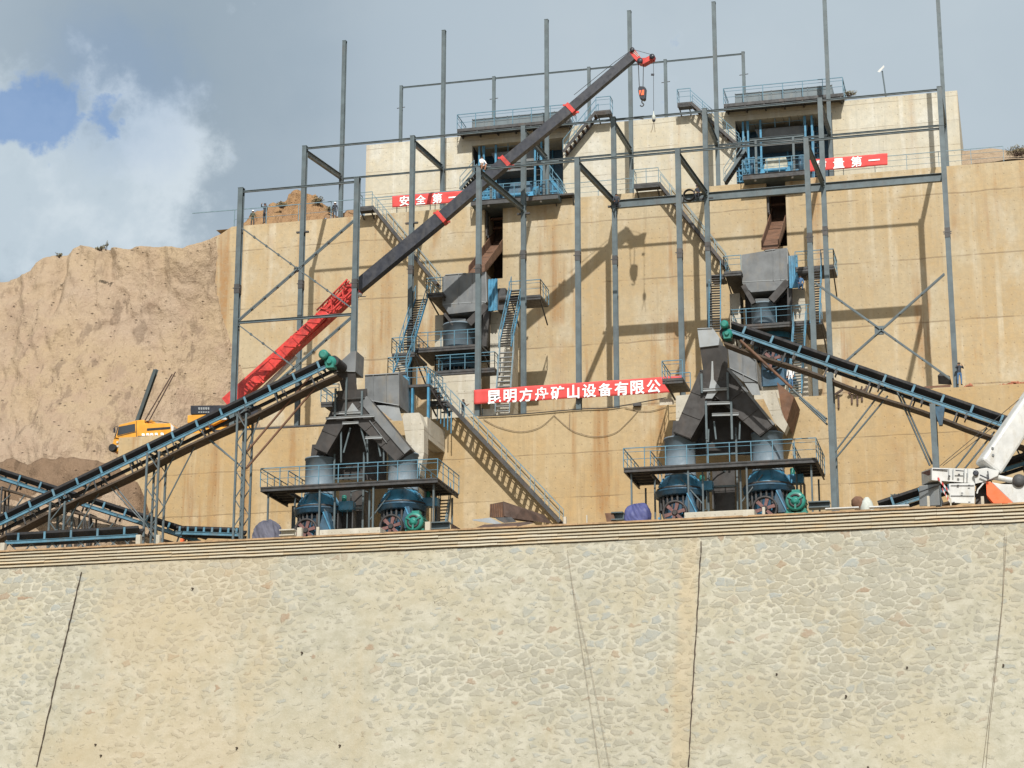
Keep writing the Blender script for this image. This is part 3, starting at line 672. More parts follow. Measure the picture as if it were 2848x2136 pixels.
def stair(parent, top, bot, width, wdir, n=None, mat='blue', rails=(1, 1), tread='steel_dark', tw=.26, railmat='rail_grey', sh=.24):
    """open flight: two stringers, single treads, handrails. wdir = horizontal unit vector across the flight"""
    top, bot, wdir = V(top), V(bot), V(wdir).normalized(); d = bot-top
    n = n or max(3, round(abs(d.z)/.24)); up = V((0, 0, 1))
    for s in (-1, 1):
        b = MB(); o = wdir*(s*width/2); b.bar(top+o, bot+o, .05, sh); b.build('stringer', M[mat], parent)
    hd = V((d.x, d.y, 0)); hd.normalize()
    for i in range(n):
        p = top+d*((i+.5)/n); b = MB()
        a = p - hd*tw/2; e = p + hd*tw/2
        b.bar(a, e, width-.06, .045); b.build('tread', M[tread], parent)
    for s, on in zip((-1, 1), rails):
        if on:
            o = wdir*(s*width/2); rail_run(parent, [top+o, bot+o], 1.1, 1.5, railmat, .022, (.5,), 'handrail')
def deck(parent, pts, th=.22, mat='steel_dark', name='deck'):
    """horizontal plate with a given outline (x, y), top at z"""
    b = MB(); b.prism([V(p) for p in pts], V((0, 0, -th))); return b.build(name, M[mat], parent)
def rect(x0, x1, y0, y1, z): return [(x0, y0, z), (x1, y0, z), (x1, y1, z), (x0, y1, z)]

# railings along the upper terrace edge
yr = Y3+.25
er = thing('edge_railing', 'thin pipe railing along the clay outcrop, jutting out past the wall end', 'railing', (-58, yr, Z3))
xe = W('k2', 110, 385, yr).x; zr = W('k2', 1560, 238, yr).z - Z3
rail_run(er, [(x3l+2.0, yr, Z3), (xl1+3.4, yr, Z3)], zr, 3.0, 'rail_grey', .028, (.45,))
b = MB(); b.bar((xe, yr, Z3+zr+.02), (x3l+2.0, yr, Z3+zr), .06, .06); b.build('rail_end', M['rail_grey'], er)
def edge_rail(x0, x1, label, z=Z3, y=yr, h=1.35):
    t = thing('edge_railing', label, 'railing', ((x0+x1)/2, y, z), 'railings along the upper terrace edge')
    rail_run(t, [(x0, y, z), (x1, y, z)], h, 2.4, 'rail_grey', .022, (.35, .7)); return t
edge_rail(W('k4', 120, 200, yr).x, W('k4', 690, 160, yr).x, 'thin edge railing behind the left upper red banner')
edge_rail(W('k5', 1110, 1000, yr).x, W('k5', 1690, 960, yr).x, 'thin edge railing between the two machine bays')
edge_rail(W('k6', 1250, 800, yr).x, W('k13', 1130, 1400, yr).x, 'thin edge railing running right past the upper wall corner')

# ------------------------------------------------------------------ stair from the upper terrace to the mid hoppers (two alike)
def long_stair(label, topL, topR, bot, Y, zland, rail_in, ytop_w=1.1, parent_name='steel_stair'):
    t = thing(parent_name, label, 'stair', (topR.x, Y, zland), 'long steel stairs down the wall faces')
    return t
def wall_stair(label, land0, land1, bot, Y, wid=1.0, group='long steel stairs on the wall faces', railmat='rail_grey', landing_rails=True, tw=.25, n=None):
    """landing from land0 to land1 (x range at z) then a flight to bot along the wall"""
    z = land0.z; x0, x1 = sorted((land0.x, land1.x)); sgn = 1 if bot.x > (x0+x1)/2 else -1
    t = thing('steel_stair', label, 'stair', ((x0+x1)/2, Y, z), group)
    deck(t, rect(x0, x1, Y-wid/2, Y+wid/2, z), .28, name='landing')
    b = MB(); b.ibeam((x0, Y-wid/2+.03, z-.28), (x1, Y-wid/2+.03, z-.28), .1, .24); b.build('landing_beam', M['steel_dark'], t)
    for xx in (x0+.15, x1-.15): b = MB(); b.bar((xx, Y-wid/2, z-.3), (xx, Y+wid/2+.15, z-.75), .09, .09); b.build('bracket', M['steel_dark'], t)
    xs = x1 if sgn > 0 else x0; xo = x0 if sgn > 0 else x1
    stair(t, (xs, Y, z-.06), (bot.x, Y, bot.z), wid, (0, 1, 0), n=n or round(abs(z-bot.z)/.42), mat='steel_dark', railmat=railmat, tw=tw, tread='rust_dark')
    if landing_rails: rail_run(t, [(xo, Y+wid/2, z), (xo, Y-wid/2, z), (xs, Y-wid/2, z)], 1.2, 1.2, railmat, .024)
    return t
ys = Y3-.65
wall_stair('long stair down the middle wall to the left hopper, crossed by the crane boom', W('k4', 5, 238, ys), W('k4', 95, 228, ys), W('k4', 520, 745, ys), ys)
wall_stair('long stair down the middle wall to the right hopper, left of the right chute slot', W('k7', 0, 0, ys).lerp(W('d', 1372, 402, ys), 1), W('d', 1425, 397, ys), W('k7', 1030, 270, ys), ys)
ys2 = Y2-.95
t = wall_stair('lowest long stair down the lower wall between the twin crusher groups', W('k3', 1600, 500, ys2), W('k3', 1735, 570, ys2).lerp(W('k3', 1735, 500, ys2), 1), W('k10', 985, 1505, ys2), ys2, wid=1.25)
ys4 = Y4-.7
wall_stair('short stair on the pale upper wall rising right to a landing by the left bay', W('k5', 1390, 345, ys4), W('k5', 1510, 340, ys4), W('k5', 1115, 690, ys4), ys4, railmat='blue_rail')
wall_stair('short stair on the pale upper wall descending right into the right bay', W('k6', 112, 345, ys4), W('k6', 225, 340, ys4), W('k6', 640, 715, ys4), ys4, railmat='blue_rail')
# lower flights on the upper terrace
def flight(label, top, bot, wid, wdir, n=None, group=None, mat='blue', railmat='blue_rail', tread='steel_dark', tw=.26, rails=(1, 1)):
    t = thing('steel_stair', label, 'stair', tuple(bot), group)
    stair(t, top, bot, wid, wdir, n, mat, rails, tread, tw, railmat); return t
yt_ = Y3+3.0
flight('bright blue stair in the shade at the right side of the left machine bay', W('k5', 900, 770, yt_), W('k5', 1110, 1045, yt_), .9, (0, 1, 0), group='short flights on the upper terrace')
flight('short flight on the upper terrace left of the left bay, half behind the boom', W('k5', 370, 860, yt_), W('k5', 250, 1000, yt_), .9, (0, 1, 0), group='short flights on the upper terrace', mat='steel', railmat='rail_grey')
flight('short flight on the upper terrace left of the right bay platform', W('k6', 690, 740, yt_), W('k6', 510, 1010, yt_), .9, (0, 1, 0), group='short flights on the upper terrace', mat='steel', railmat='rail_grey')
b = MB(); p = W('k5', 1110, 1045, Y3-.3); deckx = W('k5', 1200, 1050, Y3-.3).x
t = thing('side_landing', 'small steel landing over the wall edge below the bright blue stair', 'platform', (p.x, Y3, Z3))
deck(t, rect(W('k5', 1040, 1050, Y3).x, deckx, Y3-.7, Y3+1.2, Z3+.18), .14)
for xx in (W('k5', 1050, 1050, Y3).x, deckx-.1): b = MB(); b.bar((xx, Y3-.6, Z3+.02), (xx, Y3-.02, Z3-.6), .08, .08); b.build('bracket', M['steel_dark'], t)
# ------------------------------------------------------------------ cone crusher, built once, copied
def sub(o):
    o.matrix_parent_inverse = Matrix.Identity(4); return o
def cone_crusher():
    r = thing('cone_crusher', None, 'crusher', (0, 0, 0), 'blue cone crushers')
    MB().lathe((0, 0, 0), [(1.35, 0), (1.35, .25), (1.15, .4), (1.08, 2.2), (1.25, 2.6)], 32).build('main_frame', M['blue_dark'], r)
    b = MB()
    for i in range(24): a = 2*math.pi*i/24; b.tube((1.36*math.cos(a), 1.36*math.sin(a), 1.9), (1.36*math.cos(a), 1.36*math.sin(a), 2.8), .08, 6)
    b.build('spring_ring', M['steel_dark'], r)
    fl = MB().lathe((0, 0, 2.75), [(1.50, 0), (1.62, .05), (1.62, .30), (1.66, .32), (1.66, .42), (1.5, .46)], 40).build('flange', M['blue_dark'], r)
    sub(MB().lathe((0, 0, 3.2), [(1.52, 0), (1.56, .03), (1.56, .12), (1.48, .14)], 40).build('bolt_ring', M['steel_dark'], fl))
    dm = MB().lathe((0, 0, 3.2), [(1.46, 0), (1.42, .18), (1.28, .5), (1.04, .86), (.98, 1.0)], 36).build('bowl', M['blue'], r)
    for i in range(8):
        a = 2*math.pi*i/8+.3; d = V((math.cos(a), math.sin(a), 0)); sub(MB().bar(d*1.40+V((0, 0, 3.45)), d*1.05+V((0, 0, 4.05)), .08, .18).build('rib', M['blue'], dm))
    b = MB(); b.lathe((0, -1.05, 1.35), [(.46, 0), (.46, .15), (.34, .2), (.34, .8)], 24, (0, -1, 0)); b.build('countershaft_box', M['blue'], r)
    y = -2.15; zc = 1.35
    pb = MB(); n = 36
    pb.lathe((0, y, zc), [(.80, 0), (.80, .42), (.68, .42), (.68, 0), (.80, 0)], n, (0, -1, 0), True, False)
    for k in range(5): pb.lathe((0, y-.03-.08*k, zc), [(.80, 0), (.815, .02), (.80, .04)], n, (0, -1, 0), True, False)
    pu = pb.build('drive_pulley', M['pulley'], r)
    for i in range(6):
        a = 2*math.pi*i/6+.26; d = V((math.cos(a), 0, math.sin(a)))
        sub(MB().bar(V((0, y-.3, zc))+d*.1, V((0, y-.3, zc))+d*.71, .17, .14, (0, 1, 0), .24).build('spoke', M['pulley_red'], pu))
    sub(MB().lathe((0, y-.46, zc), [(.13, 0), (.13, .06), (.19, .08), (.19, .46)], 18, (0, 1, 0)).build('hub', M['pulley'], pu))
    b = MB(); b.box((-.8, -1.9, -.5), (.8, -.9, .75)); b.build('shaft_pedestal', M['blue_dark'], r)
    b = MB(); b.box((-1.6, -1.5, -.45), (1.6, 1.5, .0)); b.build('bed_plate', M['blue_dark'], r)
    for sx in (-1, 1):
        b = MB(); b.hull([(sx*1.25, -1.3, .05), (sx*1.6, -1.3, .05), (sx*1.25, -.9, .05), (sx*1.6, -.9, .05), (sx*1.2, -1.1, 1.4), (sx*1.3, -1.1, 1.4), (sx*1.2, -.95, 1.4), (sx*1.3, -.95, 1.4)]); b.build('side_rib', M['blue'], r)
    return r
def feed_drum(r, R, h, z): return MB().lathe((0, 0, z), [(R, 0), (R+.04, .02), (R+.04, .1), (R, .12), (R, h-.1), (R+.05, h-.1), (R+.05, h), (R-.05, h)], 40).build('feed_drum', M['drum'], r)
proto = cone_crusher()
feed_drum(proto, .99, 2.55, 4.15)
Zc = 26.55
YCR = 129.3
spots = [(W('k3', 700, 1000, YCR).x, 'blue cone crusher under the left end of the left twin platform'),
         (W('k3', 1372, 1000, YCR).x, 'blue cone crusher under the right end of the left twin platform, beside a teal motor'),
         (W('k8', 635, 1050, YCR).x, 'blue cone crusher under the left end of the right twin platform'),
         (W('k8', 1277, 1050, YCR).x, 'blue cone crusher under the right end of the right twin platform')]
crushers = []
for i, (x, lab) in enumerate(spots):
    c = proto if i == 0 else copy_tree(proto)
    c.location = (x, YCR, Zc); c['label'] = lab; crushers.append(c)
# ------------------------------------------------------------------ drive motors: two bare, two under tarpaulins
def motor():
    r = thing('electric_motor', None, 'motor', (0, 0, 0), 'teal drive motors on the lower terrace')
    b = MB(); b.lathe((0, .9, .72), [(.5, 0), (.58, .1), (.58, 1.3), (.62, 1.32), (.62, 1.45), (.52, 1.52), (.2, 1.55)], 32, (0, -1, 0))
    for i in range(16): a = 2*math.pi*i/16; d = V((math.cos(a), 0, math.sin(a))); b.bar(V((0, .8, .72))+d*.6, V((0, -.35, .72))+d*.6, .05, .05, d)
    body = b.build('motor_body', M['teal'], r)
    b = MB(); b.lathe((0, -.66, .72), [(.30, 0), (.30, .03), (.42, .03), (.42, 0)], 28, (0, -1, 0), True, False); o = b.build('grille_ring', M['pulley'], body); o.matrix_parent_inverse = Matrix.Identity(4)
    b = MB(); b.lathe((0, -.64, .72), [(.24, 0), (.24, .08), (.1, .12)], 20, (0, -1, 0))
    for i in range(3): a = 2*math.pi*i/3+.5; d = V((math.cos(a), 0, math.sin(a))); b.bar(V((0, -.7, .72))+d*.2, V((0, -.7, .72))+d*.55, .12, .05, (0, 1, 0))
    o = b.build('fan_cowl', M['teal'], body); sub(o)
    b = MB(); b.box((-.62, -.35, 0), (-.3, .8, .28)); b.box((.3, -.35, 0), (.62, .8, .28)); b.box((-.7, -.45, -.06), (.7, .9, .03)); b.build('foot', M['teal'], r)
    b = MB(); b.box((-.25, -.2, 1.25), (.25, .35, 1.5)); b.build('terminal_box', M['teal'], r)
    return r
mo = motor(); ym = 126.4
p = W('k3', 1455, 1455, ym-.6); mo.location = (p.x, ym, p.z-.72); mo['label'] = 'teal electric motor at the right of the left crusher group'
m2 = copy_tree(mo); p = W('k8', 1480, 1428, ym-.6); m2.location = (p.x, ym, p.z-.72); m2['label'] = 'teal electric motor at the right of the right crusher group'
def tarp(c, x0, x1, ytop, ybot, Y, mat, label, seed):
    a, b_, t0 = W(c, x0, ybot, Y), W(c, x1, ybot, Y), W(c, (x0+x1)/2, ytop, Y); cx = (a.x+b_.x)/2; R = (b_.x-a.x)/2; H = t0.z-a.z
    m_ = MB(); n, k = 96, 26
    for j in range(k+1):
        v = j/k
        rr = R*(1.0-.12*v if v < .3 else .964*math.cos((v-.3)/.7*math.pi/2)**.62) if v < 1 else .02
        zz = H*(v*.9 if v < .3 else .27+.73*math.sin((v-.3)/.7*math.pi/2))
        for i in range(n):
            an = 2*math.pi*i/n; ca, sa = math.cos(an), math.sin(an); q = V((ca*1.6, sa*1.6+seed, v*1.3))
            rid = 1-abs(noise.noise(V((an*2.6+v*2.2+seed, v*1.1, seed))))*2.4
            fold = 1+.14*noise.noise(q)+.10*rid*(1-v*.5)+.05*noise.noise(q*3.1)
            sq = max(abs(ca), abs(sa))**-.35                       # boxy machine below the sheet
            m_.v.append((cx+ca*rr*fold*sq*.92, Y+sa*rr*fold*sq*.8, a.z-.3+zz*(1+.10*noise.noise(q*1.3+V((3, 1, 2)))) + .10*rid*(v > .1)))
    for j in range(k):
        for i in range(n): m_.f.append((j*n+i, j*n+(i+1) % n, (j+1)*n+(i+1) % n, (j+1)*n+i)); m_.sm.append(False if (i+j) % 7 == 0 else True)
    o = m_.build('tarpaulin', M[mat], None); tag(o, label, 'tarpaulin', 'tarpaulins over machines'); return o
tarp('k3', 158, 385, 1425, 1590, ym, 'tarp_grey', 'crumpled grey tarpaulin over a machine left of the left crushers', 1.3)
tarp('k8', 222, 432, 1428, 1580, ym, 'tarp_blue', 'violet blue tarpaulin over a machine left of the right crushers', 4.1)

# ------------------------------------------------------------------ twin crusher platforms
def twin_platform(label, cr, fl, fr, bl, br, gap_posts):
    xl, xr = W(cr, *fl, YP).x, W(cr, *fr, YP).x; z = 31.02; yb_ = 132.2; yf = YP
    t = thing('crusher_platform', label, 'platform', ((xl+xr)/2, YP, Z1), 'steel platforms round the twin crushers')
    wg = 1.55; b = MB()
    b.prism([(xl, yf, z), (xr, yf, z), (xr, yb_, z), (xr-wg, yb_, z), (xr-wg, yf+1.05, z), (xl+wg, yf+1.05, z), (xl+wg, yb_, z), (xl, yb_, z)], (0, 0, -.07))
    b.build('deck', M['steel_dark'], t)
    b = MB()
    for a, q in (((xl, yf+.06, z-.2), (xr, yf+.06, z-.2)), ((xl+.06, yf, z-.2), (xl+.06, yb_, z-.2)), ((xr-.06, yf, z-.2), (xr-.06, yb_, z-.2)), ((xl+wg, yf+1, z-.2), (xr-wg, yf+1, z-.2)), ((xl+wg, yf+1, z-.2), (xl+wg, yb_, z-.2)), ((xr-wg, yf+1, z-.2), (xr-wg, yb_, z-.2))):
        b.ibeam(a, q, .11, .22)
    for k in range(1, 6): yy = yf+.2+k*.85; b.bar((xl, yy, z-.13), (xl+wg, yy, z-.13), .07, .12); b.bar((xr-wg, yy, z-.13), (xr, yy, z-.13), .07, .12)
    b.build('deck_beam', M['steel_dark'], t)
    for xx, yy in ((xl+.4, yf+.5), (xl+wg, yf+2.5), (xl+wg-.1, yb_-.2), (xl+.5, yb_-.2), (xr-.4, yf+.5), (xr-wg, yf+2.5), (xr-.4, yb_-.2), (xr-wg, yb_-.2), ((xl+xr)/2-1.2, yf+.95), ((xl+xr)/2+1.2, yf+.95), ((xl+xr)/2-2.0, yf+.2), ((xl+xr)/2+1.7, yf+.2)):
        b = MB(); b.bar((xx, yy, Z1), (xx, yy, z-.3), .11, .11); b.build('support_post', M['steel'], t)
    for s in (-1, 1):
        b = MB(); xm = (xl+xr)/2; b.bar((xm+s*1.2, yf+.95, Z1+3.4), (xm+s*2.6, yf+.95, z-2.7+2), .07, .07); b.build('brace', M['steel'], t)
    rail_run(t, [(xl, yb_, z), (xl, yf, z), (xr, yf, z), (xr, yb_, z)], 1.25, 1.32)
    rail_run(t, [(xl+wg, yb_, z), (xl+wg, yf+1.05, z)], 1.25, 1.32); rail_run(t, [(xr-wg, yb_, z), (xr-wg, yf+1.05, z)], 1.25, 1.32)
    return t, xl, xr
pt1, pxl1, pxr1 = twin_platform('blue railed steel platform round the left pair of crushers', 'k3', (215, 1175), (1650, 1100), None, None, None)
pt2, pxl2, pxr2 = twin_platform('blue railed steel platform round the right pair of crushers', 'k8', (222, 1188), (1635, 1112), None, None, None)
for (pt, xl, xr, lab) in ((pt1, pxl1, pxr1, 'steep ladder stair under the right wing of the left crusher platform'),):
    flight(lab, (xr-.75, 131.6, 30.6), (xr-.75, 129.3, Z1+.1), .7, (1, 0, 0), mat='steel')
# concrete beds for the crushers
def bed(label, c, x0, x1, y, Y0=125.6, Y1=131.8):
    a, b_ = W(c, x0, y, Y0), W(c, x1, y, Y0); o = MB(); o.box((a.x, Y0, Z1-.1), (b_.x, Y1, max(a.z, Zc-.45)))
    return tag(o.build('concrete_bed', M['plinth'], None, .04), label, 'machine bed', 'concrete machine beds')
bed('long pale concrete bed between the left pair of crushers', 'k3', 690, 1185, 1525); bed('long pale concrete bed between the right pair of crushers', 'k8', 665, 1180, 1515)
# dark discharge chute housing between each pair
def housing(label, c, x0, x1, yt, Y0, Y1):
    a, b_ = W(c, x0, yt, Y0), W(c, x1, yt, Y0); z1 = a.z; zb = Zc-.4
    t = thing('discharge_housing', label, 'chute', ((a.x+b_.x)/2, Y0, zb), 'dark discharge housings between crushers')
    o = MB(); o.hull([(a.x, Y0, zb), (b_.x, Y0, zb), (b_.x, Y1, zb), (a.x, Y1, zb), (a.x-.1, Y0, z1), (b_.x+.1, Y0, z1), (b_.x+.1, Y1, z1), (a.x-.1, Y1, z1)]); o.build('casing', M['chute_dark'], t)
    for xx in (a.x-.3, b_.x+.3):
        o = MB(); o.bar((xx, Y0-.5, zb), (xx, Y0-.5, z1+2.2), .12, .12); o.build('post', M['steel'], t)
    for k, zz in enumerate((z1-1.6, z1+.5)): o = MB(); o.bar((a.x-.3, Y0-.5, zz), (b_.x+.3, Y0-.5, zz), .1, .12); o.build('cross_bar', M['steel'], t)
    return t
housing('dark rusty discharge housing between the left crushers', 'k3', 865, 1035, 1180, 129.6, 131.5)
housing('dark rusty discharge housing between the right crushers', 'k8', 880, 1025, 1160, 129.6, 131.5)

# ------------------------------------------------------------------ feed hoppers with breeches chutes
def pr(mb, c, pts, Y, dep): return mb.prism([W(c, x, y, Y) for x, y in pts], (0, dep, 0))
fh = thing('feed_hopper', 'grey steel feed hopper with splayed chutes over the left crusher pair, peaked head box', 'hopper', (W('k3', 950, 800, 128).x, 128, 31), 'grey feed hoppers with splayed chutes')
c = 'k3'; Yh = 127.6
b = MB(); pr(b, c, [(780, 238), (950, 82), (992, 75), (985, 243)], Yh, 1.7); b.build('head_box', M['plate'], fh)
b = MB(); b.hull([W(c, 832, 242, Yh+.02), W(c, 984, 246, Yh+.02), W(c, 832, 242, Yh+1.65), W(c, 984, 246, Yh+1.65), W(c, 880, 400, Yh+.3), W(c, 1000, 400, Yh+.3), W(c, 880, 400, Yh+1.6), W(c, 1000, 400, Yh+1.6)]); b.build('head_cone', M['chute_dark'], fh)
b = MB(); b.hull([W(c, q[0], q[1], q[2]) for q in ((830, 400, Yh+.25), (1080, 380, Yh+.25), (830, 400, Yh+2.4), (1080, 380, Yh+2.4), (860, 560, Yh+.4), (1060, 560, Yh+.4), (860, 560, Yh+2.4), (1060, 560, Yh+2.4))]); b.build('splitter_body', M['chute_dark'], fh)
def chute(parent, c, p0, p1, Y, dep, drop0, drop1, name='chute', mat='chute_dark', lip=0, lipmat='plate'):
    """closed rectangular chute running from p0 (upper edge, pixel) to p1; drop = depth of the side plates"""
    a, q = W(c, *p0, Y), W(c, *p1, Y); d = (q-a).normalized(); nrm = V((-d.z, 0, d.x)); nrm = nrm if nrm.z < 0 else -nrm
    o = MB().prism([a, q, q+nrm*drop1, a+nrm*drop0], (0, dep, 0)).build(name, M[mat], parent)
    if lip:
        sub(MB().prism([a-d*.1-nrm*.02, q-nrm*.02, q+nrm*lip*.8, a-d*.1+nrm*lip], (0, -.10, 0)).build('cover_plate', M[lipmat], o))
    for k in (.02, .35, .68, .98):
        pp = a.lerp(q, k); dr = drop0+(drop1-drop0)*k
        sub(MB().prism([pp-d*.04+nrm*lip, pp+d*.04+nrm*lip, pp+d*.04+nrm*(dr*.96), pp-d*.04+nrm*(dr*.96)], (0, -.045, 0)).build('stiffener', M[mat], o))
    return o
chute(fh, c, (858, 398), (648, 866), Yh+.35, 1.7, 1.5, 1.0, 'left_chute')
chute(fh, c, (1085, 452), (1432, 872), Yh+.35, 1.7, 1.75, 1.25, 'right_chute', 'chute_dark', .62)
b = MB(); pr(b, c, [(1062, 268), (1340, 252), (1340, 520), (1062, 470)], Yh+1.9, 2.2); b.build('surge_bin', M['plate'], fh)
b = MB(); b.hull([W(c, x, y, Y) for x, y, Y in ((1140, 515, Yh+1.95), (1335, 518, Yh+1.95), (1140, 515, Yh+4), (1335, 518, Yh+4), (1290, 640, Yh+2.0), (1365, 640, Yh+2.0), (1290, 640, Yh+3.5), (1365, 640, Yh+3.5))]); b.build('surge_cone', M['plate_lit'], fh)
b = MB(); pr(b, c, [(905, 610), (918, 560), (960, 495), (1010, 560), (1010, 610)], Yh+.2, .12); b.build('gusset', M['plate_lit'], fh)
for x0, y0, x1, y1 in ((825, 380, 825, 610), (915, 290, 910, 600), (1040, 400, 1035, 600)):
    a, q = W(c, x0, y0, Yh+.1), W(c, x1, y1, Yh+.1); q.x = a.x; b = MB(); b.bar(a, q, .12, .12); b.build('frame_post', M['steel'], fh)
for x0, y0, x1, y1 in ((800, 582, 1030, 572), (745, 622, 1140, 600), (880, 662, 1010, 655), (1065, 780, 1200, 775)):
    b = MB(); b.ibeam(W(c, x0, y0, Yh+.1), W(c, x1, y1, Yh+.1), .12, .16); b.build('cross_beam', M['plate_lit'], fh)
for x0, y0, x1, y1 in ((870, 700, 870, 980), (945, 700, 890, 900), (1080, 690, 1085, 990), (1030, 700, 1085, 900), (1160, 780, 1190, 930), (1215, 830, 1215, 990)):
    b = MB(); b.bar(W(c, x0, y0, Yh+.6), W(c, x1, y1, Yh+.6), .1, .1); b.build('strut', M['steel'], fh)
for cc, x in (('k3', 700), ('k3', 1350)):
    a = W(cc, x, 900, YCR-.2); b = MB(); b.hull([(a.x-.45, YCR-.6, a.z+.5), (a.x+.45, YCR-.6, a.z+.5), (a.x-.45, YCR+.6, a.z+.5), (a.x+.45, YCR+.6, a.z+.5), (a.x-.55, YCR-.6, a.z-.6), (a.x+.55, YCR-.6, a.z-.6), (a.x-.55, YCR+.6, a.z-.6), (a.x+.55, YCR+.6, a.z-.6)]); b.build('chute_mouth', M['chute_dark'], fh)
b = MB(); b.hull([W(c, x, y, Y) for x, y, Y in ((790, 628, 130.4), (1195, 606, 130.4), (790, 628, 133.5), (1195, 606, 133.5), (1240, 860, 130.6), (1240, 860, 133), (735, 880, 130.6), (735, 880, 133), (790, 1120, 130.6), (1235, 1120, 130.6), (790, 1120, 132.6), (1235, 1120, 132.6))]); b.build('shade_fill_bin', M['chute_dark'], fh)  # dark body added to stand for the shaded space behind the chutes
def flange(parent, c, pts, Y, w=.09, mat='plate_lit'):
    for (xa, ya), (xb, yb) in zip(pts, pts[1:]): MB().bar(W(c, xa, ya, Y), W(c, xb, yb, Y), .05, w, (0, 1, 0)).build('edge_flange', M[mat], parent)
flange(fh, 'k3', [(1062, 272), (1338, 256)], Yh+1.86); flange(fh, 'k3', [(1337, 256), (1337, 518)], Yh+1.86, .07, 'plate'); flange(fh, 'k3', [(1130, 268), (1130, 490)], Yh+1.86, .07, 'plate'); flange(fh, 'k3', [(1235, 262), (1235, 505)], Yh+1.86, .07, 'plate')
flange(fh, 'k3', [(1064, 470), (1338, 516)], Yh+1.86); flange(fh, 'k3', [(782, 238), (983, 242)], Yh-.03, .08, 'plate_lit'); flange(fh, 'k3', [(1100, 640), (1240, 820)], Yh+.3, .1, 'plate'); flange(fh, 'k3', [(830, 470), (1060, 455)], Yh+.2, .1, 'steel_dark')
# small side walkway on the left of the hopper head
def side_walk(label, c, x0, x1, y, Y0, Y1, rails=True):
    a, q = W(c, x0, y, Y0), W(c, x1, y, Y0); z = a.z; t = thing('side_walkway', label, 'platform', ((a.x+q.x)/2, Y0, z), 'small railed walkways')
    deck(t, rect(a.x, q.x, Y0, Y1, z), .16); b = MB(); b.ibeam((a.x, Y0+.06, z-.26), (q.x, Y0+.06, z-.26), .1, .2); b.build('deck_beam', M['steel_dark'], t)
    if rails: rail_run(t, [(q.x, Y0, z), (a.x, Y0, z), (a.x, Y1, z), (q.x, Y1, z)], 1.2, 1.1)
    return t
side_walk('small railed walkway left of the left hopper head', 'k3', 705, 850, 490, 129.6, 132.0)

# right hopper
fh2 = thing('feed_hopper', 'grey steel feed hopper with splayed chutes over the right crusher pair, square head box', 'hopper', (W('k8', 870, 600, 128).x, 128, 31), 'grey feed hoppers with splayed chutes')
c = 'k8'
b = MB(); pr(b, c, [(762, 166), (872, 160), (925, 235), (918, 290), (780, 308)], Yh, 1.7); b.build('head_box', M['plate_lit'], fh2)
b = MB(); b.hull([W(c, x, y, Y) for x, y, Y in ((782, 308, Yh+.05), (920, 290, Yh+.05), (985, 300, Yh+.6), (782, 308, Yh+1.7), (985, 300, Yh+1.9), (805, 480, Yh+.3), (985, 470, Yh+.3), (805, 480, Yh+1.7), (985, 470, Yh+1.7))]); b.build('head_cone', M['chute_dark'], fh2)
b = MB(); b.hull([W(c, x, y, Y) for x, y, Y in ((800, 470, Yh+.25), (1000, 460, Yh+.25), (800, 470, Yh+2.4), (1000, 460, Yh+2.4), (820, 690, Yh+.5), (1000, 690, Yh+.5), (820, 690, Yh+2.4), (1000, 690, Yh+2.4))]); b.build('splitter_body', M['chute_dark'], fh2)
chute(fh2, c, (785, 465), (586, 930), Yh+.35, 1.7, 1.7, 1.2, 'left_chute')
chute(fh2, c, (1000, 465), (1330, 870), Yh+.35, 1.7, 1.95, 1.2, 'right_chute', 'chute_dark', .16)
b = MB(); pr(b, c, [(985, 300), (1085, 318), (1192, 400), (1205, 560), (1100, 560), (1000, 470)], Yh+1.9, 2.2); b.build('surge_bin', M['plate'], fh2)
b = MB(); b.hull([W(c, x, y, Y) for x, y, Y in ((1095, 548, Yh+1.95), (1200, 545, Yh+1.95), (1095, 548, Yh+4), (1200, 545, Yh+4), (1165, 655, Yh+2.0), (1225, 655, Yh+2.0), (1165, 655, Yh+3.5), (1225, 655, Yh+3.5))]); b.build('surge_cone', M['plate_lit'], fh2)
b = MB(); pr(b, c, [(868, 372), (876, 372), (882, 540), (930, 600), (870, 680), (818, 680), (845, 620), (862, 540)], Yh+.2, .12); b.build('gusset', M['plate_lit'], fh2)
for x0, y0, x1, y1 in ((793, 500, 800, 640), (982, 490, 990, 690), (825, 700, 830, 980), (1010, 700, 1015, 980)):
    a, q = W(c, x0, y0, Yh+.1), W(c, x1, y1, Yh+.1); q.x = a.x; b = MB(); b.bar(a, q, .13, .13); b.build('frame_post', M['steel'], fh2)
for x0, y0, x1, y1 in ((790, 620, 985, 610), (820, 718, 1010, 712), (870, 800, 1065, 795)):
    b = MB(); b.ibeam(W(c, x0, y0, Yh+.1), W(c, x1, y1, Yh+.1), .13, .18); b.build('cross_beam', M['plate_lit'], fh2)
for x0, y0, x1, y1 in ((885, 850, 900, 980), (1075, 850, 1070, 980), (845, 905, 842, 1000), (760, 900, 740, 780)):
    b = MB(); b.bar(W(c, x0, y0, Yh+.7), W(c, x1, y1, Yh+.7), .1, .1); b.build('strut', M['steel'], fh2)
for x in (645, 1262):
    a = W(c, x, 930, YCR-.2); b = MB(); b.hull([(a.x-.45, YCR-.6, a.z+.7), (a.x+.45, YCR-.6, a.z+.7), (a.x-.45, YCR+.6, a.z+.7), (a.x+.45, YCR+.6, a.z+.7), (a.x-.6, YCR-.6, a.z-.5), (a.x+.6, YCR-.6, a.z-.5), (a.x-.6, YCR+.6, a.z-.5), (a.x+.6, YCR+.6, a.z-.5)]); b.build('chute_mouth', M['chute_dark'], fh2)
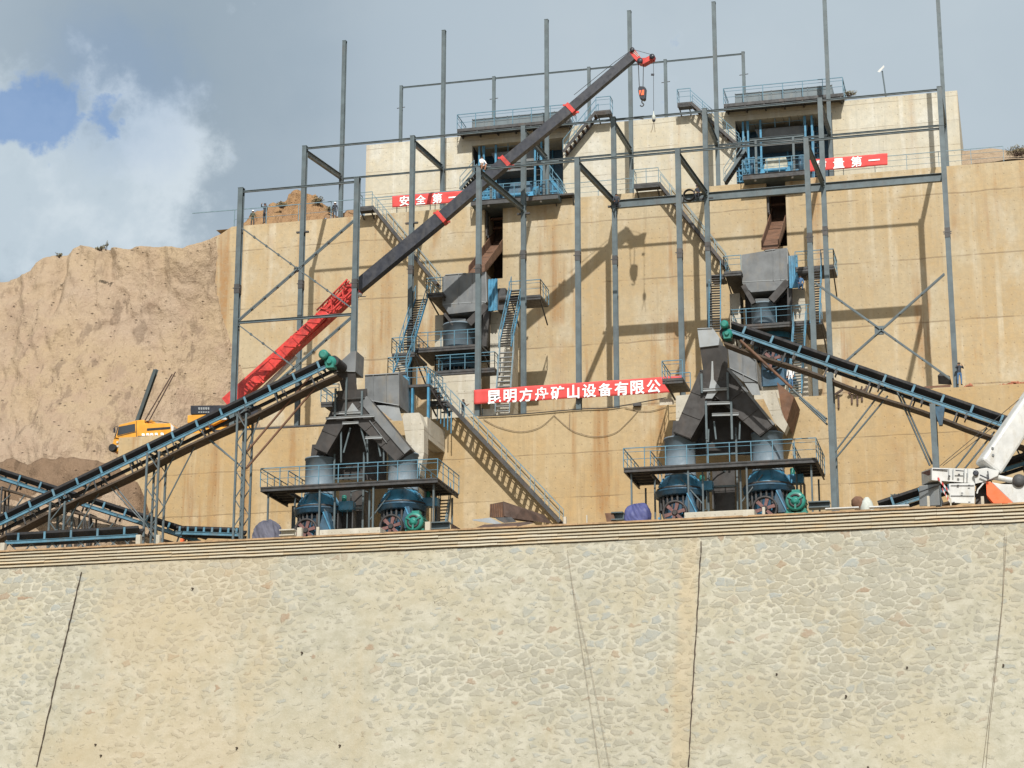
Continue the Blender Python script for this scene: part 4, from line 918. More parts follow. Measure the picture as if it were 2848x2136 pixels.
b = MB(); b.hull([W(c, x, y, Y) for x, y, Y in ((830, 700, 130.4), (1120, 690, 130.4), (830, 700, 133.5), (1120, 690, 133.5), (1225, 870, 130.6), (1225, 870, 133), (705, 900, 130.6), (705, 900, 133), (745, 1095, 130.6), (1180, 1095, 130.6), (745, 1095, 132.6), (1180, 1095, 132.6))]); b.build('shade_fill_bin', M['chute_dark'], fh2)  # dark fill in place of the shade between the right chutes
flange(fh2, 'k8', [(764, 170), (872, 164)], Yh-.03, .08); flange(fh2, 'k8', [(780, 304), (918, 287)], Yh-.03, .09); flange(fh2, 'k8', [(1086, 320), (1190, 402), (1203, 558)], Yh+1.86, .08, 'plate'); flange(fh2, 'k8', [(1095, 330), (1100, 556)], Yh+1.86, .07, 'plate'); flange(fh2, 'k8', [(1000, 455), (1205, 556)], Yh+1.86, .08)
sw_ = side_walk('small dark walkway at the right end of the big red banner', 'k8', 505, 655, 535, 131.0, 134.2)
b = MB(); a = W('k8', 530, 560, 131); q = W('k8', 600, 690, 134); b.bar(a, q, .1, .1); b.build('strut', M['steel_dark'], sw_)

# ------------------------------------------------------------------ concrete plinths carrying the bins at the wall edge
pl = thing('concrete_portal', 'pale concrete bracket wall under the left feed hopper', 'plinth', (W('k3', 1440, 800, 131).x, 131, Z1))
c = 'k3'; b = MB(); pr(b, c, [(1365, 610), (1380, 580), (1500, 575), (1540, 680), (1540, 900), (1505, 1090), (1435, 1085), (1410, 900)], 130.6, 1.0); b.build('front_leg', M['plinth'], pl)
b = MB(); a = W(c, 1505, 590, 131.6); q = W(c, 1505, 760, 131.6); b.box((a.x-.25, 131.6, q.z-.2), (a.x+.55, Y2-.004, a.z-.2)); b.build('top_beam', M['plinth'], pl)
b = MB(); a = W(c, 1540, 700, 134.9); b.box((a.x-1.1, 134.9, Z1), (a.x-.3, Y2-.004, a.z-.8)); b.build('rear_leg', M['plinth'], pl)
pl2 = thing('concrete_portal', 'pale concrete bracket wall under the right feed hopper', 'plinth', (W('k8', 1290, 750, 131).x, 131, Z1))
c = 'k8'; b = MB(); pr(b, c, [(1220, 625), (1330, 618), (1350, 690), (1385, 800), (1425, 870), (1400, 930), (1330, 860)], 131, 1.0); b.build('front_leg', M['plinth'], pl2)
b = MB(); pr(b, c, [(1345, 560), (1470, 665), (1415, 855), (1385, 800)], 132.2, 3.6); b.build('rear_hood', M['rust'], pl2)
pl3 = MB(); pr(pl3, c, [(605, 660), (705, 650), (690, 720), (640, 830), (605, 870)], 131.6, 4.3); tag(pl3.build('concrete_corbel', M['plinth']), 'pale concrete corbel beside the red banner end, behind the left chute', 'plinth')

# ------------------------------------------------------------------ blue walkway tower at the head of the lowest stair
bw = thing('blue_walkway', 'blue railed walkway tower between the left hopper and the lowest long stair', 'walkway', (W('k3', 1480, 450, 133).x, 133, Z2))
c = 'k3'
for x0, y0, x1, y1, w in ((1370, 280, 1370, 575, .5), (1410, 290, 1410, 560, .22), (1450, 360, 1450, 600, .14), (1580, 260, 1590, 640, .14)):
    b = MB(); a = W(c, x0, y0, 132.2); q = W(c, x1, y1, 132.2); q.x = a.x; b.bar(a, q, w, .3); b.build('column', M['blue'], bw)
a = W(c, 1405, 352, 132.0); q = W(c, 1560, 345, 132.0); zz = a.z
deck(bw, rect(a.x, q.x+.2, 132.0, 135.4, zz), .18); rail_run(bw, [(a.x, 132.0, zz), (q.x, 132.0, zz), (q.x+.3, 135, zz)], 1.2, .7)
stair(bw, (q.x+.1, 132.6, zz-.05), (W(c, 1740, 590, ys2).x, ys2-.1, W(c, 1740, 590, ys2).z), .9, (0, 1, 0), mat='steel_dark', railmat='blue_rail')
for k in range(5):
    b = MB(); a = W(c, 1650+28*k, 390+26*k, 134.6); b.bar(a, a+V((0, 0, -2.2)), .06, .06); b.build('grille_bar', M['blue'], bw)

# lubrication units and pipe runs among the crushers
def lube(label, c, x, y, Y):
    p = W(c, x, y, Y); t = thing('lubrication_unit', label, 'pump unit', tuple(p), 'blue lubrication units under the platforms')
    b = MB(); b.box(p+V((-.5, 0, -.35)), p+V((.5, .7, .25))); b.build('oil_tank', M['blue'], t, .04)
    b = MB(); b.lathe(p+V((-.2, .3, .25)), [(.16, 0), (.16, .4), (.1, .45)], 14); b.build('pump_motor', M['teal'], t)
    b = MB(); b.path([p+V((.3, .2, .25)), p+V((.3, .2, .9)), p+V((.8, .6, 1.1)), p+V((1.2, 1.0, 1.0))], .045, 8); b.path([p+V((.1, .1, -.3)), p+V((.1, .1, -1.6)), p+V((-.8, .4, -1.8))], .04, 8); b.build('oil_pipe', M['steel'], t)
    MB().box(p+V((-.55, -.02, -.35)), p+V((-.47, .72, -1.6))).build('leg', M['steel_dark'], t); MB().box(p+V((.47, -.02, -.35)), p+V((.55, .72, -1.6))).build('leg', M['steel_dark'], t)
lube('small blue pump unit right of the left group left crusher', 'k3', 905, 1320, 128.6); lube('small blue pump unit beside the right crusher of the left group', 'k3', 1585, 1290, 129.4)
lube('small blue pump unit right of the right group left crusher', 'k8', 815, 1310, 128.6); lube('small blue pump unit beside the right crusher of the right group', 'k8', 1480, 1260, 129.6)
for c, x, y, lab in (('k3', 735, 1440, 'left group, left'), ('k3', 1400, 1400, 'left group, right'), ('k8', 700, 1430, 'right group, left'), ('k8', 1355, 1410, 'right group, right')):
    p = W(c, x, y, 127.2); t = thing('shaft_guard', 'blue sloping shaft guard beside the drive pulley, '+lab+' crusher', 'guard', tuple(p), 'blue shaft guards')
    b = MB(); b.hull([p+V((-.1, 0, .55)), p+V((.15, 0, .55)), p+V((-.45, 0, -.9)), p+V((.55, 0, -.9)), p+V((-.1, .8, .55)), p+V((.15, .8, .55)), p+V((-.45, 1, -.9)), p+V((.55, 1, -.9))]); b.build('guard_plate', M['blue_dark'], t)
    b = MB(); b.bar(p+V((-.1, -.04, .5)), p+V((.5, -.04, -.85)), .06, .08); b.build('rib', M['blue'], t)
# ------------------------------------------------------------------ mid level: hopper, drum, crusher, decks and steep stairs below each chute slot
def steep(label, c, top, Yt, bot, Yb, wpx, mat='blue', railmat='blue_rail', tread='steel_dark', rails=(1, 1), n=None, group='steep stairs beside the mid hoppers', tw=.24):
    a, q = W(c, *top, Yt), W(c, *bot, Yb); wid = (W(c, top[0]+wpx, top[1], Yt)-a).x
    q.x = q.x; t = thing('steep_stair', label, 'stair', tuple(q), group)
    d = V((q.x-a.x, q.y-a.y, 0))
    stair(t, a, q, wid, (1, 0, 0), n, mat, rails, tread, tw, railmat, .18); return t
def landing(label, c, x0, x1, y, Y0, Y1, rail='', group='landings beside the mid hoppers', th=.16, brk=True):
    a, q = W(c, x0, y, Y0), W(c, x1, y, Y0); z = a.z; t = thing('stair_landing', label, 'platform', ((a.x+q.x)/2, Y0, z), group)
    deck(t, rect(a.x, q.x, Y0, Y1, z), th)
    b = MB(); b.ibeam((a.x, Y0+.06, z-th-.1), (q.x, Y0+.06, z-th-.1), .1, .2); b.build('deck_beam', M['steel_dark'], t)
    if brk:
        for xx in (a.x+.1, q.x-.1): b = MB(); b.bar((xx, Y0+.2, z-.2), (xx, Y1, z-1.6), .09, .09); b.build('bracket', M['steel_dark'], t)
    pts = {'l': [(a.x, Y1, z), (a.x, Y0, z)], 'f': [(a.x, Y0, z), (q.x, Y0, z)], 'r': [(q.x, Y0, z), (q.x, Y1, z)]}
    for k in rail: rail_run(t, pts[k], 1.2, 1.1)
    return t
def mid_hopper(label, c, outline, Y, dep, lipy, fun, drum, drumY, braces):
    t = thing('surge_hopper', label, 'hopper', tuple(W(c, drum[0], drum[2], drumY)), 'grey surge hoppers below the chute slots')
    o = pr(MB(), c, outline, Y, dep).build('hopper_box', M['plate'], t)
    a, q = W(c, outline[0][0]+6, lipy, Y), W(c, outline[3][0]-6, lipy-18, Y); sub(MB().bar(a, q, .05, .05).build('seam', M['plate_lit'], o))
    for k in (1, 3, 4):
        pa, pb = W(c, *outline[k], Y-.02), W(c, *outline[(k+1) % len(outline)], Y-.02); sub(MB().bar(pa, pb, .05, .09, (0, 1, 0)).build('edge_flange', M['plate_lit'], o))
    for u in (.33, .66):
        pa = W(c, *outline[1], Y-.02).lerp(W(c, *outline[3], Y-.02), u); pb = W(c, *outline[7], Y-.02).lerp(W(c, *outline[4], Y-.02), u); pb.x = pa.x; sub(MB().bar(pa, pb, .06, .06).build('stiffener', M['plate'], o))
    x0, x1, y0, x2, x3, y1 = fun
    MB().hull([W(c, x, y, YY) for x, y, YY in ((x0, y0, drumY-.75), (x1, y0, drumY-.75), (x0, y0, drumY+.7), (x1, y0, drumY+.7), (x2, y1, drumY-.5), (x3, y1, drumY-.5), (x2, y1, drumY+.5), (x3, y1, drumY+.5))]).build('funnel', M['plate_lit'], t)
    a = W(c, drum[0], drum[1], drumY); q = W(c, drum[0], drum[2], drumY); R = (W(c, drum[3], drum[1], drumY).x-a.x)
    MB().lathe((a.x, drumY, q.z), [(R*.96, 0), (R, .05), (R, a.z-q.z-.12), (R*1.04, a.z-q.z-.12), (R*1.04, a.z-q.z), (R*.9, a.z-q.z)], 36).build('feed_drum', M['drum'], t)
    for (xa, ya, xb, yb, w) in braces: MB().bar(W(c, xa, ya, Y+.1), W(c, xb, yb, Y+.1), w, w).build('side_chute', M['chute_dark'], t)
    return t
Ym = 148.0
mid_hopper('grey surge hopper with drum below the left chute slot', 'k4', [(545, 692), (566, 674), (700, 663), (832, 655), (838, 850), (765, 912), (590, 932), (545, 872)], Ym, 2.4, 868,
           (600, 700, 962, 618, 695, 1018), (655, 1008, 1160, 755), Ym+1.2, ((560, 930, 620, 1005, .22), (845, 880, 725, 1000, .6), (845, 900, 820, 1150, .5)))
mid_hopper('grey surge hopper with drum below the right chute slot', 'k7', [(1140, 162), (1322, 132), (1400, 120), (1490, 108), (1502, 350), (1432, 432), (1215, 450), (1146, 382)], Ym, 2.4, 372,
           (1240, 1368, 498, 1262, 1385, 552), (1308, 545, 705, 1402), Ym+1.2, ((1155, 400, 1235, 540, .35), (1500, 375, 1372, 520, .55), (1512, 400, 1512, 690, .35)))
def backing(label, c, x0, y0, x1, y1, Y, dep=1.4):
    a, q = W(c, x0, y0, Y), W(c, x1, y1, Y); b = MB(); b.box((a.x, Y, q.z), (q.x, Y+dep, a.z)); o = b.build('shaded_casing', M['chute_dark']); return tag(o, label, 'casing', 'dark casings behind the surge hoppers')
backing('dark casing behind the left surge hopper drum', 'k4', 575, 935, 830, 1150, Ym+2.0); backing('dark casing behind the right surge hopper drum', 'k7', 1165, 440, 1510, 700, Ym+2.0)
# rusty chutes in the two slots
def slot_chute(label, s, c, y0, yb, topz):
    t = thing('rusty_chute', label, 'chute', ((s[0]+s[1])/2, Y3, topz), 'rusty chutes in the wall slots')
    xa, xb = s[0]+.12, s[1]-.08; p = W(c, 0, y0, Y3+2.4).z
    za = p; zb = topz
    b = MB(); ya, yb_ = Y3+2.6, Ym+1.2
    b.add([(xa, ya, za), (xb, ya, za), (xb, yb_, zb), (xa, yb_, zb), (xa, ya, za-.15), (xb, ya, za-.15), (xb, yb_, zb-.15), (xa, yb_, zb-.15)], [(0, 1, 2, 3), (7, 6, 5, 4), (0, 4, 5, 1), (1, 5, 6, 2), (2, 6, 7, 3), (3, 7, 4, 0)])
    b.build('chute_floor', M['rust'], t)
    for xx in (xa, xb-.06):
        b = MB(); b.prism([(xx, ya, za-.1), (xx, yb_, zb-.1), (xx, yb_, zb+.55), (xx, ya, za+.9)], (.06, 0, 0)); b.build('side_plate', M['rust'], t)
    for k, (yy, w) in enumerate(((Y3+.35, .12), (Y3+.8, .1))):
        b = MB(); b.bar((xa-.02, yy, za-.3), (xa-.02, yy, Z3-.3), w, w); b.build('guide_rail', M['steel_dark'], t)
    for k in range(2): b = MB(); b.bar((xa, Y3+2.3-.6*k, za+1.0+.6*k), (xb, Y3+2.3-.6*k, za+1.0+.6*k), .2, .18); b.build('cross_bar', M['rust'], t)
    return t
slot_chute('rusty brown chute in the left wall slot', s1, 'k4', 520, 650, W('k4', 880, 640, Ym+1).z); slot_chute('rusty orange chute in the right wall slot', s2, 'k6', 1380, 1560, W('k7', 1410, 95, Ym+1).z)
# crushers of the mid level
def put_crusher(label, c, x, ydeck, Y):
    o = copy_tree(proto); p = W(c, x, ydeck, Y-1); o.location = (p.x, Y, p.z-4.1); o['label'] = label
    for ch in list(o.children):
        if ch.name.startswith('feed_drum'): bpy.data.objects.remove(ch)
    b = MB(); b.box((p.x-1.5, Y-1.6, Z2-.1), (p.x+1.5, Y+1.6, p.z-4.1-.45)); tag(b.build('concrete_bed', M['plinth']), 'pale concrete bed ' + ('under the crusher below the left surge hopper' if c == 'k4' else 'under the crusher below the right surge hopper'), 'machine bed', 'concrete machine beds')
    return o
put_crusher('blue cone crusher below the left surge hopper, behind blue rails', 'k4', 632, 1175, Ym+1.2); put_crusher('blue cone crusher below the right surge hopper, half behind the conveyor', 'k7', 1385, 730, Ym+1.2)
# concrete legs
def leg(mb, c, x0, x1, y, Y0, Y1):
    a, q = W(c, x0, y, Y0), W(c, x1, y, Y0); mb.box((a.x, Y0, Z2-.1), (q.x, Y1, a.z))
for c, specs, lab in (('k4', ((498, 552, 940), (862, 990, 918)), 'left'), ('k7', ((1048, 1128, 462), (1520, 1625, 425)), 'right')):
    t = thing('concrete_pier', 'pair of pale concrete pier walls carrying the %s surge hopper' % lab, 'pier', tuple(W(c, specs[0][0], 900, 150)), 'pale concrete piers of the surge hoppers')
    for k, (x0, x1, y) in enumerate(specs): b = MB(); leg(b, c, x0, x1, y, Ym+.9 if k else Ym+1.6, Ym+3.6); b.build('pier_wall', M['plinth'], t)
b = MB(); a, q = W('k4', 648, 1438, 139.5), W('k4', 752, 1438, 139.5); b.box((a.x, 139.5, Z2-.05), (q.x, 141.5, a.z)); tag(b.build('white_block', M['plinth'], None, .04), 'pale concrete block behind the worker at the lower wall edge', 'block')
b = MB(); a, q = W('k4', 480, 1345, 142), W('k4', 770, 1345, 142); b.box((a.x, 142, Z2-.05), (q.x, 143.5, a.z)); tag(b.build('concrete_block', M['plinth']), 'shaded concrete block under the decks left of the front column', 'block')
# decks
landing('dark left landing of the left surge hopper at the long stair foot', 'k4', 440, 548, 795, 147.0, 153.9, 'lf')
landing('main railed deck round the left drum', 'k4', 362, 800, 1158, 146.4, 151.0, 'fl')
landing('lower railed deck in front of the left mid crusher', 'k4', 500, 890, 1308, 145.4, 147.2, 'flr', brk=False)
landing('small landing half way down the left steep stair', 'k4', 212, 362, 1192, 143.6, 147.0, 'lf')
landing('bottom landing at the left end of the lower deck', 'k4', 186, 310, 1322, 142.6, 144.0, 'lf', brk=False)
landing('right landing of the left surge hopper, beyond the column', 'k4', 985, 1192, 818, 147.2, 150.0, 'rf')
steep('left steep blue stair of the left surge hopper', 'k4', (408, 832), 147.0, (302, 1175), 144.0, 78)
steep('short lower flight below the left steep stair, pale treads', 'k4', (312, 1195), 144.0, (262, 1325), 142.7, 82, tread='plate_lit')
steep('right steep blue stair of the left surge hopper', 'k4', (1040, 772), 147.4, (958, 1150), 144.2, 80)
steep('bottom right flight with pale treads down to the big banner', 'k4', (972, 1172), 144.2, (940, 1590), 142.2, 92, tread='plate_lit', mat='plate_lit', railmat='rail_grey', tw=.3, n=13)
landing('dark left landing of the right surge hopper at the long stair foot', 'k7', 1005, 1138, 292, 147.0, 153.9, 'lf')
landing('main railed deck round the right drum', 'k7', 1062, 1762, 706, 146.4, 151.0, 'fl')
landing('right landing of the right surge hopper, beside the columns', 'k7', 1555, 1850, 258, 147.2, 150.0, 'rf')
steep('left steep blue stair of the right surge hopper', 'k7', (938, 318), 147.0, (935, 760), 143.6, 86, tread='steel_dark')
steep('right steep blue stair of the right surge hopper', 'k7', (1722, 262), 147.4, (1705, 690), 144.2, 72)
steep('bottom right flight of the right surge hopper, behind the conveyor', 'k7', (1590, 712), 144.4, (1555, 1235), 141.0, 92, tread='steel', tw=.22)
landing('short landing left of the left steep stair top, right hopper', 'k7', 900, 1000, 318, 147.0, 149, '', brk=False)
# blue cladding beside the hoppers
def cladding(label, c, x0, x1, y0, y1, Y, n):
    t = thing('blue_cladding', label, 'cladding', tuple(W(c, x0, y1, Y)), 'blue ribbed panels beside the surge hoppers')
    a, q = W(c, x0, y0, Y), W(c, x1, y1, Y); b = MB(); b.box((a.x, Y, q.z), (q.x, Y+.06, a.z))
    b.build('sheet', M['blue'], t)
    for k in range(n): xx = a.x+(q.x-a.x)*(k+.5)/n; e = MB(); e.box((xx-.05, Y-.09, q.z), (xx+.05, Y-.003, a.z)); e.build('stud', M['blue'], t)
cladding('blue ribbed panel right of the left surge hopper', 'k4', 848, 908, 704, 908, 147.4, 3); cladding('blue ribbed panel right of the right surge hopper', 'k7', 1500, 1580, 172, 415, 147.4, 4)
for c, x0, x1, y0, y1, lab in (('k4', 908, 962, 762, 905, 'dark motor housing right of the left blue panel'), ('k7', 1552, 1640, 268, 330, 'dark motor housing right of the right blue panel')):
    a, q = W(c, x0, y0, 147.6), W(c, x1, y1, 147.6); b = MB(); b.box((a.x, 147.6, q.z), (q.x, 148.6, a.z)); b.tube((a.x+.2, 147.5, (a.z+q.z)/2), (q.x+.3, 147.5, (a.z+q.z)/2), .28, 14); tag(b.build('motor_housing', M['steel_dark'], None, .05), lab, 'motor housing', 'dark motor housings')
# ------------------------------------------------------------------ jaw crushers in the two bays of the upper wall
Yj = 153.2
def jaw(label, c, x0, x1, y, bay, off, dy):
    """platform front edge from x0 to x1 at picture height y; off shifts the machine picture points"""
    t = thing('jaw_crusher', label, 'crusher', tuple(W(c, (x0+x1)/2, y, Yj)), 'jaw crushers in the wall bays')
    a, q = W(c, x0, y, Yj), W(c, x1, y, Yj); z = a.z
    deck(t, rect(a.x, q.x, Yj, Y3+6.6, z), .35, 'steel', 'deck')
    b = MB(); b.ibeam((a.x, Yj-.02, z-.2), (q.x, Yj-.02, z-.2), .14, .42); b.build('deck_beam', M['steel_dark'], t)
    for k in (.2, .8):
        xx = a.x+(q.x-a.x)*k; b = MB(); b.tube((xx, Yj+.15, z-.52), (xx, Yj+.15, z-.4), .09, 8); b.build('lamp', M['white'], t)
    rail_run(t, [(a.x, Y3+2, z), (a.x, Yj, z), (q.x, Yj, z), (q.x, Y3+2, z)], 1.25, .95)
    xm = (a.x+q.x)/2; Yc = Y3+1.4
    for s in (-1, 1):
        b = MB(); b.hull([(xm+s*1.05-.3, Yc-1.5, z), (xm+s*1.05+.3, Yc-1.5, z), (xm+s*1.05-.3, Yc+1.5, z), (xm+s*1.05+.3, Yc+1.5, z), (xm+s*.95-.2, Yc-1.0, z+1.0), (xm+s*.95+.2, Yc-1.0, z+1.0), (xm+s*.95-.2, Yc+1.2, z+2.3), (xm+s*.95+.2, Yc+1.2, z+2.3)]); b.build('side_frame', M['blue'], t)
        b = MB(); b.lathe((xm+s*1.75, Yc+.3, z+1.3), [(.2, 0), (1.05, .02), (1.1, .12), (1.1, .3), (.2, .34)], 30, (s, 0, 0)); b.build('flywheel', M['blue_dark'], t)
    b = MB(); b.box((xm-.9, Yc-1.1, z+.05), (xm+.9, Yc+1.2, z+.9)); b.build('front_frame', M['blue_dark'], t)
    b = MB(); b.tube((xm-.8, Yc-1.3, z+.75), (xm+.8, Yc-1.3, z+.75), .16, 12); b.build('toggle_bar', M['blue'], t)
    b = MB(); b.hull([(xm-.95, Yc-.9, z+1.0), (xm+.95, Yc-.9, z+1.0), (xm-.8, Yc-.7, z+2.0), (xm+.8, Yc-.7, z+2.0), (xm-.8, Yc+1, z+2), (xm+.8, Yc+1, z+2), (xm-.95, Yc+1, z+1), (xm+.95, Yc+1, z+1)]); b.build('swing_jaw', M['dust'] if off else M['blue_dark'], t)
    # portal in front
    zp = z+2.95
    for k in (.22, .83): xx = a.x+(q.x-a.x)*k; b = MB(); b.bar((xx, Yj+.35, z), (xx, Yj+.35, zp), .17, .17); b.build('portal_post', M['steel'], t)
    b = MB(); b.ibeam((a.x+.6, Yj+.35, zp+.08), (q.x, Yj+.35, zp+.08), .14, .2); b.build('portal_beam', M['steel'], t)
    return t, a, q, z, xm
jaw1 = jaw('blue jaw crusher on its railed deck in the left bay, behind the boom', 'k5', 330, 1062, 1085, nA, 0, 0)
jaw2 = jaw('blue jaw crusher with a pale dusty jaw on its railed deck in the right bay', 'k6', 662, 1192, 945, nB, 1, 0)
def feeder(label, jr, bay, c, pts, rl):
    t0, a, q, z, xm = jr; Yf = Y4+.8
    t = thing('vibrating_feeder', label, 'feeder', (xm, Yf, z+3), 'feeder trays above the jaw crushers')
    b = MB(); pr(b, c, pts, Yf, .12); b.build('tray_front', M['plate'], t)
    a2, q2 = W(c, *pts[0], Yf), W(c, *pts[1], Yf)
    b = MB(); b.box((a2.x+.3, Yf+.13, W(c, *pts[2], Yf).z-.2), (q2.x-.3, Y4+5.6, a2.z-.8)); b.build('tray', M['plate'], t)
    gx0 = bay[0]+.25
    for k in range(7): MB().bar((gx0+.3*k, Y4-.3, Z3+2.5), (gx0+.3*k, Y4-.3, Z3+4.6), .06, .06).build('cage_upright', M['blue'], t)
    for k in range(5): MB().bar((gx0, Y4-.33, Z3+2.5+.5*k), (gx0+1.85, Y4-.33, Z3+2.5+.5*k), .06, .07).build('cage_bar', M['blue'], t)
    MB().box((gx0+.2, Y4-.1, Z3+2.6), (gx0+1.5, Y4+.8, Z3+3.9)).build('drive_box', M['blue'], t)
    zr = a2.z+.1; rail_run(t, [(a2.x-.6, Yf-.6, zr-.3), (q2.x-.3, Yf-.6, zr-.3)], 1.0, 1.2)
    for xx in (a2.x-.9, a2.x-.5, a2.x+.55, q2.x-.2, q2.x+.35):
        b = MB(); b.bar((xx, Yf-.5, Z3), (xx, Yf-.5, zr+.5), .16, .16); b.build('blue_post', M['blue'], t)
    for k in range(5):
        b = MB(); b.bar((a2.x-1.5, Yf-.7, z+1.6+.45*k), (a2.x-.4, Yf-.7, z+1.6+.45*k), .06, .1); b.build('guard_bar', M['blue'], t)
    for k in range(6):
        b = MB(); b.bar((a2.x-1.5+.22*k, Yf-.62, z+1.4), (a2.x-1.5+.22*k, Yf-.62, z+3.6), .05, .05); b.build('guard_upright', M['blue'], t)
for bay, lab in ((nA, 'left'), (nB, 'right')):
    t = thing('bay_shade_lining', 'dark blue lining added for the shade at the back of the %s machine bay' % lab, 'housing', (bay[0], Y4+3, Z3), 'shade linings added in the machine bays')  # dark panels put in to stand for the shaded bay interior
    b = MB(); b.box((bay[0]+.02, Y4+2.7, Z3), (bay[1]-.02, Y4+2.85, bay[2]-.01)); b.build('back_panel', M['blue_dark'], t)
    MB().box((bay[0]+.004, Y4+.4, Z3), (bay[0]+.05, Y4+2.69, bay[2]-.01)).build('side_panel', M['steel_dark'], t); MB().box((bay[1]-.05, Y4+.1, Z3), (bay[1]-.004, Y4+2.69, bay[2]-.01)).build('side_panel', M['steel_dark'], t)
    nn = 6
    for k in range(nn+1):
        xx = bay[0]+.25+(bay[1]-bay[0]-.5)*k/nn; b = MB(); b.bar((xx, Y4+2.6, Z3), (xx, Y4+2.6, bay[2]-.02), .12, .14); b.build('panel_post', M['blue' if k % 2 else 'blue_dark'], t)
    for zz in (Z3+2.2, Z3+3.9): b = MB(); b.bar((bay[0]+.06, Y4+1.9, zz), (bay[1]-.06, Y4+1.9, zz), .14, .16); b.build('cross_beam', M['blue'], t)
    b = MB(); b.box((bay[0]+.1, Y4+1.2, Z3+2.25), (bay[0]+(bay[1]-bay[0])*.30, Y4+2.6, Z3+2.33)); b.build('inner_deck', M['steel_dark'], t)
    rail_run(t, [(bay[0]+.15, Y4+1.2, Z3+2.33), (bay[0]+(bay[1]-bay[0])*.30, Y4+1.2, Z3+2.33)], 1.2, .6, 'blue', .035)
feeder('grey feeder tray with blue guards at the back of the left bay', jaw1, nA, 'k5', [(500, 680), (900, 640), (880, 790), (560, 800)], 0)
feeder('grey feeder tray with blue guards at the back of the right bay', jaw2, nB, 'k6', [(765, 555), (1222, 515), (1200, 640), (820, 665)], 0)
for c, pts, lab in (('k5', [(905, 700), (1105, 545)], 'left'), ('k6', [(1290, 470), (1425, 440)], 'right')):
    p = W(c, *pts[0], Y4+1.2); q = W(c, *pts[1], Y4+1.2)
    t = thing('bay_ladder', 'blue caged ladder at the right side of the %s machine bay' % lab, 'ladder', tuple(p), 'blue ladders in the machine bays')
    stair(t, (p.x+.2, Y4+1.0, q.z-.6), (p.x+.2, Y4-.4, Z3+.3), .8, (1, 0, 0), 14, 'blue', (1, 1), 'steel_dark', .16, 'blue_rail', .14)
# roofs decks above the bays
def top_deck(label, c, pl_, pr_, rl, rr_, pan):
    Yd = Y4-1.3; a, q = W(c, *pl_, Yd), W(c, *pr_, Yd); z = (a.z+q.z)/2
    t = thing('top_deck', label, 'platform', ((a.x+q.x)/2, Yd, z), 'railed decks above the machine bays')
    deck(t, rect(a.x, q.x, Yd, Y4+2.0, z), .24)
    b = MB(); b.ibeam((a.x, Yd+.08, z-.42), (q.x, Yd+.08, z-.42), .16, .34); b.build('edge_beam', M['steel_dark'], t)
    for k in range(7):
        xx = a.x+.2+(q.x-a.x-.4)*k/6; b = MB(); b.bar((xx, Yd, z-.34), (xx, Y4, z-.34), .1, .2); b.build('joist', M['steel_dark'], t)
    h = W(c, *rl, Yd).z - z; rail_run(t, [(a.x, Y4+1.5, z), (a.x, Yd, z), (q.x, Yd, z), (q.x, Y4+1.5, z)], h, 1.75)
    x0, x1 = W(c, pan[0], 300, Yd+.5).x, W(c, pan[1], 300, Yd+.5).x
    b = MB(); b.box((x0, Yd+.5, z), (x1, Yd+.58, z+h*.74)); b.box((x0, Yd+.58, z), (x0+.08, Y4+1.6, z+h*.74)); b.box((x1-.08, Yd+.58, z), (x1, Y4+1.6, z+h*.74)); b.build('side_plate', M['panel'], t)
    for k in range(9): xx = x0+(x1-x0)*k/8; b = MB(); b.bar((xx, Yd+.47, z), (xx, Yd+.47, z+h*.74), .06, .05); b.build('plate_rib', M['panel'], t)
    return t
top_deck('railed top deck with a long grey plate above the left bay, behind the boom', 'k5', (215, 478), (1155, 392), (215, 360), (1120, 272), (345, 1130))
top_deck('railed top deck with a long grey plate above the right bay', 'k6', (500, 335), (1520, 242), (495, 205), (1515, 105), (600, 1430))
